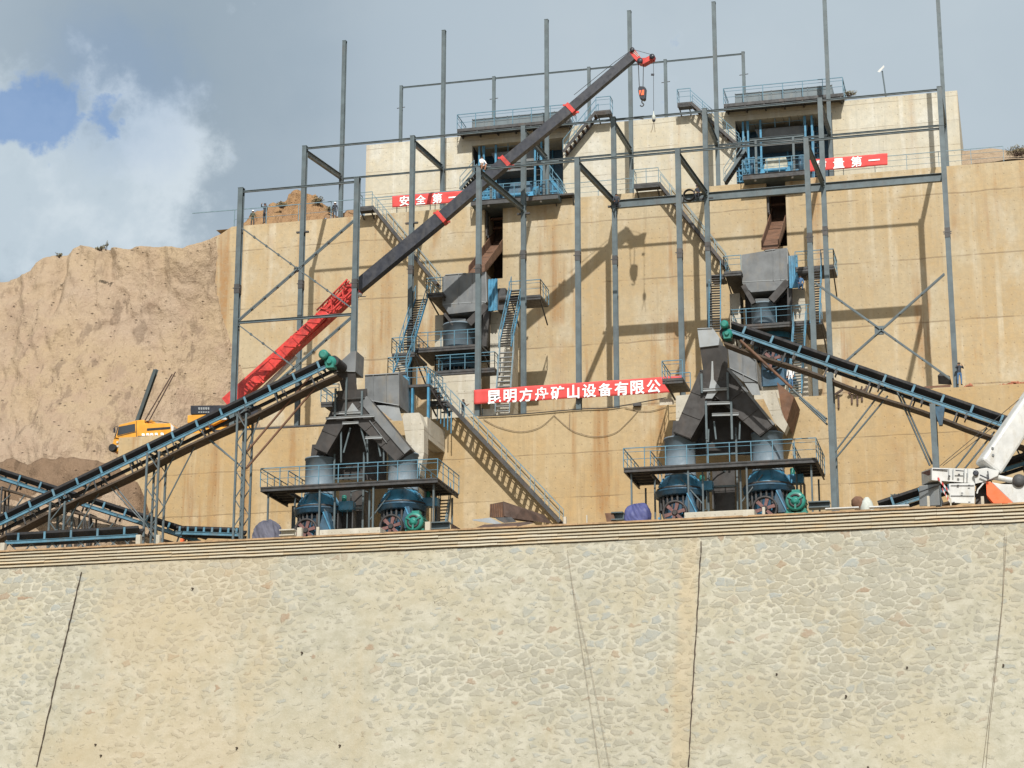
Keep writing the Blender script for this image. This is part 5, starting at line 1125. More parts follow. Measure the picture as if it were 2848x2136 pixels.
# ------------------------------------------------------------------ belt conveyors
def conveyor(label, pa, pb, Y, wid=1.1, bstep=1.9, belt_up=.42, ret=.75, name='belt_conveyor', far=True, mat='conv_blue', ret_on=True, trough=True):
    a, q = W(*pa, Y), W(*pb, Y); d = (q-a).normalized(); up = V((-d.z, 0, d.x)); up = up if up.z > 0 else -up; n = V((0, 1, 0))
    t = thing(name, label, 'conveyor', tuple(a.lerp(q, .5)), 'blue belt conveyors')
    for yy in ((0, wid) if far else (0,)):
        b = MB(); b.ibeam(a+n*yy, q+n*yy, .12, .22, .03, up); b.build('stringer', M[mat if yy == 0 else 'steel_dark'], t)
    L_ = (q-a).length
    k = max(1, int(L_/bstep))
    for i in range(k+1):
        p = a.lerp(q, (i+.5)/(k+1)); b = MB()
        for yy in (-.03, wid+.03): b.bar(p+n*yy+up*.1, p+n*yy+up*(belt_up+.18), .07, .14, d)
        b.bar(p+up*.16, p+n*wid+up*.16, .08, .06); b.build('idler_bracket', M[mat], t)
    # troughed carrying belt
    b = MB(); cs = [(.02, .24), (wid*.28, 0), (wid*.72, 0), (wid-.02, .24)]
    e = [(y, h+belt_up) for y, h in cs]; lo = [(y, h+belt_up-.16) for y, h in cs]
    prof = e+lo[::-1]; vs = []
    for c in (a, q): vs += [c+n*y+up*h for y, h in prof]
    m_ = len(prof); b.add(vs, [(i, (i+1) % m_, m_+(i+1) % m_, m_+i) for i in range(m_)]+[tuple(range(m_-1, -1, -1)), tuple(range(m_, 2*m_))]); b.build('belt', M['belt'], t)
    if ret_on:
        b = MB(); prev = None; ns = 24
        for i in range(ns+1):
            c = a.lerp(q, i/ns)-up*(ret+.05*math.sin(i*math.pi*6/ns)); cur = [c, c+n*wid, c+n*wid-up*.13, c-up*.13]
            if prev is not None: b.add(prev+cur, [(0, 1, 5, 4), (2, 3, 7, 6), (3, 0, 4, 7), (1, 2, 6, 5)])
            prev = cur
        b.build('return_belt', M['belt_under'], t)
        kk = max(1, int(L_/3.0))
        for i in range(kk+1):
            p = a.lerp(q, (i+.4)/(kk+1)); b = MB()
            for yy in (.02, wid-.02): b.bar(p+n*yy, p+n*yy-up*(ret+.05), .06, .1, d)
            b.tube(p-up*(ret+.05), p+n*wid-up*(ret+.05), .06, 8)
            p2 = p+d*.55; b.bar(p2, p2-up*(ret*.5), .06, .1, d); b.bar(p2+n*(wid*.5), p2+n*(wid*.5)-up*(ret*.6), .25, .06, d); b.build('return_idler', M['steel_dark'], t)
    return t, a, q, d, up
def trestle(parent, c, x0, x1, ytop, Y, wid, zb=None, lattice=7, w=.13, mat='steel'):
    a, q = W(c, x0, ytop, Y), W(c, x1, ytop, Y); zb = Z1 if zb is None else zb; z1 = a.z
    t = MB()
    for yy in (0, wid):
        t.bar((a.x, Y+yy, zb), (a.x, Y+yy, z1), w, w); t.bar((q.x, Y+yy, zb), (q.x, Y+yy, z1), w, w)
        for i in range(lattice):
            za, zc = zb+(z1-zb)*i/lattice, zb+(z1-zb)*(i+1)/lattice
            p, r = ((a.x, q.x) if i % 2 else (q.x, a.x)); t.bar((p, Y+yy, za), (r, Y+yy, zc), .06, .06)
    t.bar((a.x, Y, z1), (a.x, Y+wid, z1), w, w); t.bar((q.x, Y, z1), (q.x, Y+wid, z1), w, w)
    return t.build('trestle', M[mat], parent)
def brace(parent, c, x0, y0, x1, y1, Y, wid=None, r=.05, mat='steel'):
    b = MB(); b.tube(W(c, x0, y0, Y), W(c, x1, y1, Y), r, 6); o = b.build('brace', M[mat], parent)
    return o
Yc1 = 125.4
cv1, a1, q1, d1, up1 = conveyor('long blue belt conveyor rising right to the left hopper, on lattice trestles', ('k1', -210, 1506), ('k3', 800, 178), Yc1, 1.2)
trestle(cv1, 'k1', 1135, 1225, 855, Yc1, 1.2); trestle(cv1, 'k1', 1828, 1895, 560, Yc1, 1.2, lattice=11); trestle(cv1, 'k1', 388, 500, 1240, Yc1, 1.2, lattice=4)
for p in ((1520, 670, 1840, 945), (1580, 735, 1860, 965), (1430, 715, 1245, 1060), (1525, 755, 1240, 1310), (780, 1045, 1110, 1400), (870, 1090, 1130, 1410), (700, 1080, 470, 1470), (800, 1100, 560, 1500), (2010, 540, 1880, 900)): brace(cv1, 'k1', *p, Yc1+.6)
for p in ((635, 265, 85, 915), (715, 310, 100, 1030)): brace(cv1, 'k3', *p, Yc1+.5, r=.075, mat='rust')
def head_drive(c, x, y, r_px, gx, gy, Y, parent, dirx):
    p = W(c, x, y, Y-.35); R = (W(c, x+r_px, y, Y-.35)-p).length
    b = MB(); b.lathe(p+V((0, .9, 0)), [(R*.85, 0), (R, .1), (R, .75), (R*1.05, .78), (R*1.05, .9), (R*.6, .97)], 22, (0, -1, 0))
    o = b.build('drive_motor', M['teal'], parent); sub(MB().lathe(p+V((0, -.08, 0)), [(R*.35, 0), (R*.35, .03), (R*.6, .03), (R*.6, 0)], 20, (0, -1, 0), True, False).build('fan_ring', M['pulley'], o)) if False else None
    g = W(c, gx, gy, Y-.1); b = MB(); b.lathe(g+V((0, .5, 0)), [(R*1.25, 0), (R*1.3, .1), (R*1.3, .5), (R*.8, .55), (R*.5, .75)], 20, (0, -1, 0)); b.box(g+V((-R*.9, -.1, -R*1.3)), g+V((R*.9, .6, 0))); b.build('gearbox', M['teal'], parent)
    h = g+V((dirx*.5, .6, .1)); b = MB(); b.tube(h+V((0, -.5, 0)), h+V((0, 1.3, 0)), .36, 18); b.build('head_drum', M['belt'], parent)
head_drive('k3', 724, 102, 36, 780, 165, Yc1, cv1, .4)
Yc2 = 124.6
cv2, a2, q2, d2, up2 = conveyor('long blue belt conveyor descending right from the right hopper behind the white crane', ('k7', 1040, 744), ('n', 2990, 1253), Yc2, 1.2)
head_drive('k7', 1007, 694, 30, 1030, 770, Yc2, cv2, -.3)
for (c, x, yt, Yp) in (('k9', 303, 392, Yc2-.1), ('k9', 1125, 640, Yc2-.1)):
    p = W(c, x, yt, Yp); xb = p.x
    for yy in (0, 1.4): b = MB(); b.ibeam((xb, Yp+yy, Z1), (xb, Yp+yy, p.z), .34, .3, .04, (0, 1, 0)); b.build('support_post', M['steel'], cv2)
for p in ((740, 515, 335, 1040), (770, 575, 340, 1090), (845, 545, 1105, 1130), (880, 575, 1125, 1120), (20, 540, 285, 760), (65, 590, 290, 805), (1560, 830, 1310, 1150), (1620, 860, 1385, 1150)): brace(cv2, 'k9', *p, Yc2+.5, r=.06)
brace(cv2, 'k7', 1130, 820, 1530, 1190, Yc2-.1, r=.09, mat='rust'); brace(cv2, 'k7', 1500, 1165, 1790, 1440, Yc2-.1, r=.06)
b = MB(); p = W('k9', 1185, 690, Yc2-.05); b.hull([p+V((-.35, 0, .25)), p+V((.3, 0, .25)), p+V((-.35, .5, .25)), p+V((.3, .5, .25)), p+V((-.1, 0, -.9)), p+V((.1, 0, -.9)), p+V((-.1, .4, -.9)), p+V((.1, .4, -.9))]); b.build('tension_weight', M['blue_dark'], cv2)
cv3, *_ = conveyor('blue belt conveyor at far left descending right behind the long one', ('k1', -260, 965), ('k1', 1540, 1538), 130.6, 1.1, ret=.6)
for x0, x1, yt in ((500, 560, 1290), (650, 690, 1330), (-15, 15, 1120)): trestle(cv3, 'k1', x0, x1, yt, 130.6, 1.1, lattice=3, w=.1, mat='steel_dark')
for p in ((190, 1180, 90, 1320), (870, 1400, 780, 1520), (80, 1180, 10, 1240), (720, 1390, 650, 1500)): brace(cv3, 'k1', *p, 130.4)
cv4, *_ = conveyor('low level blue belt conveyor under the crossing conveyors at left', ('k1', 40, 1548), ('k1', 1060, 1492), 123.0, 1.0, ret_on=False, bstep=2.2)
for x in (90, 260, 420, 640, 770, 890, 1000): brace(cv4, 'k1', x, 1530, x-60, 1600, 123.2); brace(cv4, 'k1', x-40, 1530, x+30, 1600, 123.2)
cv5, *_ = conveyor('short blue conveyor with close upright brackets behind the lattice tower', ('k1', 1350, 1470), ('k1', 1850, 1486), 129.2, 1.1, ret_on=False, bstep=.62, belt_up=.25)
cv6, *_ = conveyor('blue conveyor rising right behind the white crane body', ('k16', 180, 1368), ('k16', 1900, 800), 126.6, 1.2, ret=.7)
for p in ((1560, 700, 1640, 860), (1600, 680, 1690, 850)): brace(cv6, 'k16', *p, 126.9)

# ------------------------------------------------------------------ yellow truck crane on the middle terrace
Yk = 141.8
cr = thing('truck_crane', 'yellow truck crane with red and black telescopic boom on the middle terrace', 'crane', (W('k1', 1300, 700, Yk).x, Yk, Z2))
def boom_seg(c0, x0, y0, Y0, c1, x1, y1, Y1, w0, w1, mat, name):
    return MB().bar(W(c0, x0, y0, Y0), W(c1, x1, y1, Y1), w0*.8, w0, (0, 0, 1), w1*.8, w1).build(name, M[mat], cr)
YB0, YB1 = 142.2, 143.0
bp = [('d', 492, 874, 142.0), ('d', 772, 622, 142.3), ('d', 954, 471, 142.5), ('d', 1093, 351, 142.65), ('d', 1233, 236, 142.8), ('d', 1368, 121, 143.0)]
ws = (1.05, 1.0, .90, .82, .74, .66)
for i in range(5):
    c0, c1 = bp[i], bp[i+1]
    boom_seg(*c0, *c1, ws[i] if i == 0 else ws[i]-.06, (ws[i]-.04) if i else 1.0, 'crane_red' if i == 0 else 'crane_black', 'boom_base' if i == 0 else 'boom_section')
bd = (W(*bp[5])-W(*bp[0])).normalized(); bu = V((-bd.z, 0, bd.x)); bu = bu if bu.z > 0 else -bu
for i in range(2, 5):
    p = W(*bp[i]); o = MB().bar(p-bd*.16, p+bd*.16, ws[i]*.86+.08, ws[i]+.16).build('boom_collar', M['crane_red'], cr)
    sub(MB().bar(p+bu*(ws[i]*.55)-bd*.1, p+bu*(ws[i]*.55+.28)-bd*.2, .1, .14).build('lug', M['crane_red'], o))
    sub(MB().bar(p-bu*(ws[i]*.5)+bd*.05, p-bu*(ws[i]*.5+.25)+bd*.3, .1, .14).build('lug', M['crane_red'], o))
# lattice jib stowed along the red base section
jb = MB(); A0, A1 = W('d', 542, 842, 141.3), W('d', 764, 616, 141.5); jd = (A1-A0).normalized(); ju = V((-jd.z, 0, jd.x)); ju = ju if ju.z > 0 else -ju
LJ = (A1-A0).length; nb_ = 18
for s, yy in ((.5, 0), (-.4, 0), (.5, -.45), (-.4, -.45)):
    jb.bar(A0+jd*(LJ*.7)+ju*s+V((0, yy, 0)), A1+ju*s+V((0, yy, 0)), .10, .10)
for i in range(13, nb_):
    p, r = A0+jd*(LJ*i/nb_), A0+jd*(LJ*(i+1)/nb_); s0, s1_ = (.5, -.4) if i % 2 else (-.4, .5)
    for yy in (0, -.5): jb.bar(p+ju*s0+V((0, yy, 0)), r+ju*s1_+V((0, yy, 0)), .09, .09)
    jb.bar(p+ju*.5, r+ju*.5+V((0, -.45, 0)), .05, .05); jb.bar(p-ju*.4, r-ju*.4+V((0, -.45, 0)), .05, .05)
sb_ = MB(); sb_.bar(A0+V((0, -.2, 0))+ju*.1, A0+jd*(LJ*.74)+V((0, -.2, 0))+ju*.02, .4, .72)
o = sb_.build('jib_casing', M['crane_red'], cr, .05)
for i in range(1, 13):
    p = A0+jd*(LJ*i/17.5)+V((0, -.42, 0))+ju*.02
    sub(MB().bar(p-ju*.38+jd*.3*(i % 2), p+ju*.38-jd*.3*(i % 2), .07, .1, jd).build('stiffener', M['crane_red'], o))
jb.build('lattice_jib', M['crane_red'], cr)
for k in (.1, .45, .98): p = A0+jd*(LJ*k); MB().bar(p-ju*.5+V((0, -.3, 0)), p+ju*.6+V((0, -.3, 0)), .13, .16).build('jib_bracket', M['crane_red'], cr)
p = W('k2', 1595, 1085, 141.3); MB().lathe(p, [(.02, -.18), (.15, -.1), (.2, 0), (.15, .1), (.02, .18)], 14).build('work_lamp', M['white'], cr)
MB().path([W('k2', 1600, 1100, 141.3), W('k2', 1650, 1100, 141.3)], .04).build('lamp_arm', M['steel_dark'], cr)
# boom head and rooster sheave arm
hp = [(590, 200), (560, 262), (628, 345), (700, 412), (775, 428), (862, 378), (925, 345), (942, 296), (890, 290), (800, 335), (735, 338), (640, 212)]
o = pr(MB(), 'k14', hp, 142.7, .62).build('boom_head', M['crane_red'], cr)
for k in range(6):
    x, y = 605+k*16, 240+k*14; sub(MB().prism([W('k14', x+dx, y+dy, 142.69) for dx, dy in ((-14, 8), (-8, 14), (22, -14), (16, -20))], (0, -.03, 0)).build('stripe', M['white'], o))
for x, y, r_ in ((720, 385, .22), (905, 318, .2), (600, 215, .18)): MB().lathe(W('k14', x, y, 142.66), [(r_*.3, 0), (r_, .02), (r_, .1), (r_*.3, .12)], 16, (0, -1, 0)).build('sheave', M['crane_black'], cr)
# boom hoist ropes above the boom
MB().path([W('k14', 600, 210, 143), W('k14', 330, 400, 143), W('d', 1240, 205, 142.9)], .022).path([W('k14', 640, 215, 143), W('k14', 890, 285, 143)], .018).build('boom_rope', M['cable'], cr)
# carrier and cab
c = 'k1'; Yv = 140.2
ca = pr(MB(), c, [(915, 640), (1050, 605), (1110, 600), (1110, 628), (1310, 628), (1335, 650), (1330, 690), (1290, 735), (1080, 742), (915, 745), (885, 740)], Yv, 2.4).build('cab_body', M['yellow'], cr, .05)
sub(pr(MB(), c, [(913, 655), (1038, 632), (1040, 690), (900, 722)], Yv-.02, .03).build('side_window', M['glass'], ca))
sub(pr(MB(), c, [(880, 735), (905, 655), (913, 655), (893, 735)], Yv+.1, 2.2).build('windscreen', M['glass'], ca))
sub(pr(MB(), c, [(1130, 668), (1310, 655), (1310, 672), (1130, 686)], Yv-.02, .03).build('side_stripe', M['crane_black'], ca))
sub(pr(MB(), c, [(1312, 632), (1336, 652), (1332, 690), (1318, 690)], Yv-.03, 2.5).build('end_panel', M['white'], ca))
for k, (x, y) in enumerate(((1090, 718), (1125, 716), (1155, 715), (1190, 713), (1235, 712))):
    sub(pr(MB(), c, [(x, y-9), (x+9, y-12), (x+22, y-9), (x+24, y+8), (x+10, y+4), (x+2, y+9)], Yv-.03, .025).build('worn_lettering', M['letter'], ca))
nose = pr(MB(), c, [(880, 735), (915, 745), (915, 845), (868, 850), (862, 790)], Yv+.1, 2.3).build('front_bumper', M['yellow'], cr, .05)
sub(MB().lathe(W(c, 880, 825, Yv+.2), [(.1, 0), (.28, .02), (.3, .1), (.3, .4), (.26, .45)], 24, (0, -1, 0)).build('front_wheel', M['tyre'], nose))
pr(MB(), c, [(1085, 600), (1200, 630), (1165, 600), (1140, 612)], Yv+.4, .5).build('exhaust_box', M['yellow'], cr)
b = MB(); a, q = W(c, 900, 800, Yv+.1), W(c, 1930, 640, Yv+.1); b.box((a.x, Yv+.15, Z2+.7), (q.x, Yv+2.5, Z2+1.5)); b.build('chassis', M['yellow'], cr)
for xk in (1010, 1120, 1420, 1540, 1700, 1800):
    for yy in (Yv+.1, Yv+2.1): p = W(c, xk, 800, Yv); MB().lathe((p.x, yy+.45, Z2+.55), [(.2, 0), (.55, .02), (.56, .1), (.56, .4), (.5, .45), (.2, .45)], 22, (0, -1, 0)).build('wheel', M['tyre'], cr)
for x0, y0, x1, y1 in ((1048, 612, 1050, 735), (905, 728, 1045, 694)): sub(MB().bar(W(c, x0, y0, Yv-.02), W(c, x1, y1, Yv-.02), .03, .03).build('door_gap', M['crane_black'], ca))
MB().path([W(c, 905, 650, Yv-.05), W(c, 880, 660, Yv-.3), W(c, 880, 690, Yv-.3)], .025).bar(W(c, 880, 668, Yv-.3), W(c, 880, 700, Yv-.3), .1, .16).build('mirror', M['crane_black'], cr)
MB().path([W(c, 1112, 628, Yv+.2), W(c, 1130, 612, Yv+.2), W(c, 1220, 612, Yv+.2), W(c, 1300, 628, Yv+.2)], .03).build('grab_rail', M['crane_black'], cr)
for x, y in ((905, 775), (905, 805)): sub(MB().lathe(W(c, x, y, Yv+.08), [(.02, 0), (.09, .01), (.09, .05)], 12, (0, -1, 0)).build('headlight', M['white'], nose))
for x in (1060, 1180): MB().bar(W(c, x, 735, Yv-.02), W(c, x+70, 733, Yv-.02), .05, .18).build('step', M['steel_dark'], cr)
cw = pr(MB(), c, [(1465, 492), (1730, 488), (1730, 555), (1465, 560)], Yk-1.5, 2.6).build('counterweight', M['crane_black'], cr, .04)
for k in range(5): x = 1525+k*18; sub(pr(MB(), c, [(x, 506), (x+12, 505), (x+13, 522), (x+8, 526), (x+1, 521)], Yk-1.53, .025).build('worn_lettering', M['plate_lit'], cw)); sub(pr(MB(), c, [(x, 538), (x+13, 537), (x+12, 547), (x, 548)], Yk-1.53, .025).build('worn_lettering', M['plate_lit'], cw))
up_ = pr(MB(), c, [(1442, 566), (1760, 552), (1765, 585), (1700, 610), (1640, 640), (1440, 625)], Yk-1.5, 2.5).build('upper_deck', M['yellow'], cr, .04)
sub(pr(MB(), c, [(1680, 600), (1720, 585), (1755, 575), (1740, 600)], Yk-1.53, .03).build('side_panel', M['white'], up_))
b = MB(); b.bar(W(c, 1700, 610, Yk-.2), W(c, 2000, 545, Yk-.2), .9, .9); b.build('turntable', M['crane_black'], cr)
b = MB(); b.tube(W(c, 1800, 590, Yk), W('d', 640, 770, 142.2), .17, 12); b.build('lift_cylinder', M['white'], cr)
tag(MB().bar(W('k1', 1640, 692, Y2+.15), W('k3', 745, 680, Y2+.15), .3, .16).build('steel_beam', M['steel_dark']), 'dark steel beam lying along the wall top under the yellow crane', 'beam')
# load hooks hanging from the boom
hb = thing('hook_block', 'black and orange main hook block hanging from the boom head', 'hook', tuple(W('k14', 745, 980, 143)), 'crane hooks')
Yh2 = 142.95
for xa, ya, xb_, yb_ in ((692, 425, 708, 780), (772, 420, 765, 775)): MB().tube(W('k14', xa, ya, Yh2), W('k14', xb_, yb_, Yh2), .03, 6).build('rope', M['cable'], hb)
pr(MB(), 'k14', [(690, 790), (720, 770), (785, 775), (808, 800), (798, 960), (770, 978), (712, 950), (690, 850)], Yh2-.22, .44).build('cheek_plate', M['crane_black'], hb, .03)
pr(MB(), 'k14', [(702, 838), (782, 826), (778, 905), (712, 912)], Yh2-.25, .03).build('orange_plate', M['orange'], hb)
pr(MB(), 'k14', [(715, 900), (740, 832), (752, 832), (730, 908)], Yh2-.28, .025).build('black_stripe', M['crane_black'], hb)
p = W('k14', 748, 985, Yh2); hk = [p+V((0, 0, -.05)), p+V((0, 0, -.22))]+[p+V((.13*math.sin(t), 0, -.38+.13*math.cos(t))) for t in [x*.5 for x in range(1, 10)]]
MB().path(hk, .045, 8).build('hook', M['steel_dark'], hb)
ah = thing('ball_hook', 'small auxiliary ball hook on a single rope right of the main block', 'hook', tuple(W('k14', 928, 1270, 143)), 'crane hooks')
MB().tube(W('k14', 925, 350, Yh2), W('k14', 928, 1160, Yh2), .018, 6).build('rope', M['cable'], ah)
MB().bar(W('k14', 890, 595, Yh2), W('k14', 935, 595, Yh2), .1, .14).build('anti_block_weight', M['crane_black'], ah)
p = W('k14', 930, 1250, Yh2); MB().lathe(p, [(.04, -.28), (.1, -.22), (.14, -.05), (.13, .1), (.05, .22), (.03, .5)], 16).build('ball', M['sack'], ah); MB().lathe(p+V((0, 0, -.3)), [(.05, -.08), (.12, 0), (.12, .1), (.04, .14)], 14).build('swivel', M['crane_black'], ah)
MB().path([W('k14', 925, 1330, Yh2), W('k14', 905, 1440, Yh2), W('k14', 885, 1485, Yh2)], .02).path([W('k14', 935, 1330, Yh2), W('k14', 950, 1480, Yh2)], .02).build('sling', M['cable_tan'], ah)
# leaning column beside the truck
lc = MB(); a, q = W('k1', 1060, 610, 144.0), W('k1', 1200, 215, 142.6); lc.ibeam(a-(q-a)*.3, q, .28, .32, .04, (0, 1, 0)); tag(lc.build('leaning_column', M['steel']), 'loose grey steel column leaning behind the yellow crane cab', 'column')
lp = thing('slung_pipes', 'pair of thin dark poles leaning against the clay slope behind the yellow crane', 'poles', tuple(W('k1', 1100, 600, 144.5)))
for x0, y0, x1, y1 in ((1095, 640, 1325, 250), (1130, 640, 1350, 232)): MB().tube(W('k1', x0, y0, 143.6), W('k1', x1, y1, 143.8), .05, 6).build('pole', M['rust_dark'], lp)

# ------------------------------------------------------------------ white crane at the right end of the lower terrace
c = 'k16'; Yw = 120.8
wc = thing('mobile_crane', 'white mobile crane with thick boom at the right edge', 'crane', tuple(W(c, 1000, 1290, Yw)))
def PW(x, y, Y): return W(c, x, y, Y)
up_h = MB(); up_h.hull([PW(x, y, Y) for x, y, Y in ((706, 925, Yw), (706, 1052, Yw), (598, 968, Yw+2.4), (605, 1105, Yw+2.4), (1150, 935, Yw+.5), (1150, 1085, Yw+.5), (1120, 950, Yw+2.8), (1120, 1085, Yw+2.8), (706, 925, Yw+.02))])
uo = up_h.build('upper_house', M['white'], wc, .04)
for x0, y0, x1, y1 in ((715, 940, 870, 946), (950, 952, 1035, 960)): sub(MB().bar(PW(x0, y0, Yw-.03), PW(x1, y1, Yw+.1), .05, .05).build('rail_slot', M['crane_black'], uo))
for x, y in ((985, 1000), (885, 1015)): sub(MB().lathe(PW(x, y, Yw+.1), [(.03, 0), (.07, .02), (.07, .08)], 10, (0, -1, 0)).build('bolt_head', M['steel_dark'], uo))
for x in (880, 925, 1040, 1075): sub(MB().bar(PW(x, 935, Yw+.15), PW(x, 1030, Yw+.15), .05, .06, (0, 1, 0)).build('panel_edge', M['plate_lit'], uo))
sub(MB().hull([PW(604, 975, Yw+2.35), PW(690, 945, Yw+.3), PW(690, 1000, Yw+.3), PW(606, 1025, Yw+2.35), PW(602, 975, Yw+2.30), PW(688, 945, Yw+.25)]).build('warning_panel', M['pulley_red'], uo))
MB().hull([PW(x, y, Y) for x, y, Y in ((575, 1112, Yw+1.6), (780, 1085, Yw+.3), (790, 1312, Yw+.3), (580, 1322, Yw+1.6), (780, 1085, Yw+2.6), (790, 1312, Yw+2.6), (575, 1112, Yw+2.6), (580, 1322, Yw+2.6))]).build('counterweight', M['plate_lit'], wc, .04)
MB().bar(PW(575, 1178, Yw+1.3), PW(800, 1095, Yw+.1), .06, .06).build('hand_rail', M['steel_dark'], wc)
lo = MB().hull([PW(x, y, Y) for x, y, Y in ((880, 1088, Yw+.2), (1150, 1082, Yw+.35), (1145, 1295, Yw+.35), (890, 1285, Yw+.2), (880, 1088, Yw+2.6), (1150, 1082, Yw+2.6), (1145, 1295, Yw+2.6), (890, 1285, Yw+2.6))]).build('engine_cover', M['white'], wc, .03)
for y in (1105, 1212): sub(MB().bar(PW(900, y, Yw+.16), PW(1140, y+2, Yw+.3), .03, .025).build('panel_gap', M['crane_black'], lo))
for x, y in ((965, 1105), (1080, 1105), (1005, 1185), (920, 1280), (1080, 1278)): sub(MB().bar(PW(x, y, Yw+.14), PW(x+22, y, Yw+.16), .04, .05).build('latch', M['crane_black'], lo))
for k, (x0, y0, x1, y1) in enumerate(((768, 1030, 890, 1180), (812, 1140, 890, 1270))):
    for j in range(6):
        t0, t1 = j/6, (j+.5)/6 if True else 0
        MB().prism([PW(x0+(x1-x0)*t, y0+(y1-y0)*t+dy, Yw-.02) for t, dy in ((j/6, -14), ((j+1)/6, -14), ((j+1)/6, 14), (j/6, 14))], (0, .04, 0)).build('warning_stripe', M['crane_red' if j % 2 == 0 else 'white'], wc)
MB().hull([PW(x, y, Y) for x, y, Y in ((1135, 945, Yw+.3), (1270, 925, Yw+.3), (1400, 960, Yw+.3), (1385, 1010, Yw+.3), (1270, 1062, Yw+.3), (1150, 1090, Yw+.3), (1135, 945, Yw+1.6), (1270, 925, Yw+1.6), (1400, 960, Yw+1.6), (1270, 1062, Yw+1.6), (1150, 1090, Yw+1.6))]).build('boom_pivot', M['white'], wc, .04)
MB().lathe(PW(1158, 985, Yw+.3), [(.05, 0), (.15, .02), (.17, .12), (.1, .14)], 16, (0, -1, 0)).build('pivot_pin', M['crane_black'], wc)
MB().bar(PW(1180, 1150, Yw+.4), PW(1240, 1080, Yw+.4), .08, .08).bar(PW(1170, 1190, Yw+.4), PW(1180, 1150, Yw+.4), .08, .08).bar(PW(1240, 1080, Yw+.4), PW(1262, 1075, Yw+.4), .08, .08).build('hose_frame', M['white'], wc)
MB().bar(PW(1200, 1000, Yw+.1), PW(1290, 1040, Yw+.1), .07, .07).bar(PW(1280, 960, Yw+.1), PW(1290, 1045, Yw+.1), .07, .07).build('linkage', M['crane_black'], wc)
MB().tube(PW(1310, 1012, Yw+.7), PW(1560, 1062, Yw+.9), .17, 14).build('lift_cylinder', M['white'], wc); MB().tube(PW(1290, 1010, Yw+.7), PW(1200, 990, Yw+.6), .09, 10).build('cylinder_rod', M['plate_lit'], wc)
MB().lathe(PW(1600, 1052, Yw+.2), [(.1, 0), (.36, .02), (.38, .1), (.38, 1.2), (.1, 1.3)], 20, (0, 1, 0)).build('winch_drum', M['steel_dark'], wc)
MB().hull([PW(x, y, Y) for x, y, Y in ((1160, 1110, Yw+1.2), (1265, 1070, Yw+1.2), (1340, 1300, Yw+1.2), (1150, 1310, Yw+1.2), (1160, 1110, Yw+3), (1265, 1070, Yw+3), (1340, 1300, Yw+3), (1150, 1310, Yw+3))]).build('turntable', M['steel_dark'], wc)
pr(MB(), c, [(1262, 1063), (1312, 1072), (1545, 1290), (1340, 1292), (1268, 1205)], Yw+.35, 2.2).build('orange_wing', M['orange'], wc, .03)
pr(MB(), c, [(1316, 1072), (1420, 1092), (1700, 1100), (2100, 1085), (2100, 1300), (1550, 1296)], Yw+.38, 2.3).build('carrier_body', M['white'], wc, .04)
ba, bb = PW(1278, 940, Yw+1.2), PW(2250, -520, Yw+4.2)
bo = MB().bar(ba, bb, 1.18, 1.42, (0, 0, 1), 1.05, 1.25).build('boom', M['white'], wc, .16)
for x, y in ((1330, 728), (1335, 800)): sub(MB().lathe(PW(x, y, Yw+.78), [(.04, 0), (.075, .02), (.075, .12)], 12, (0, -1, 0)).build('boom_pin', M['plate'], bo))
for x0, y0, x1, y1 in ((790, 905, 1652, 180), (820, 905, 1700, 240)): MB().tube(PW(x0, y0, Yw+1), PW(x1+200, y1-165, Yw+3.0), .02, 5).build('hoist_rope', M['cable'], wc)
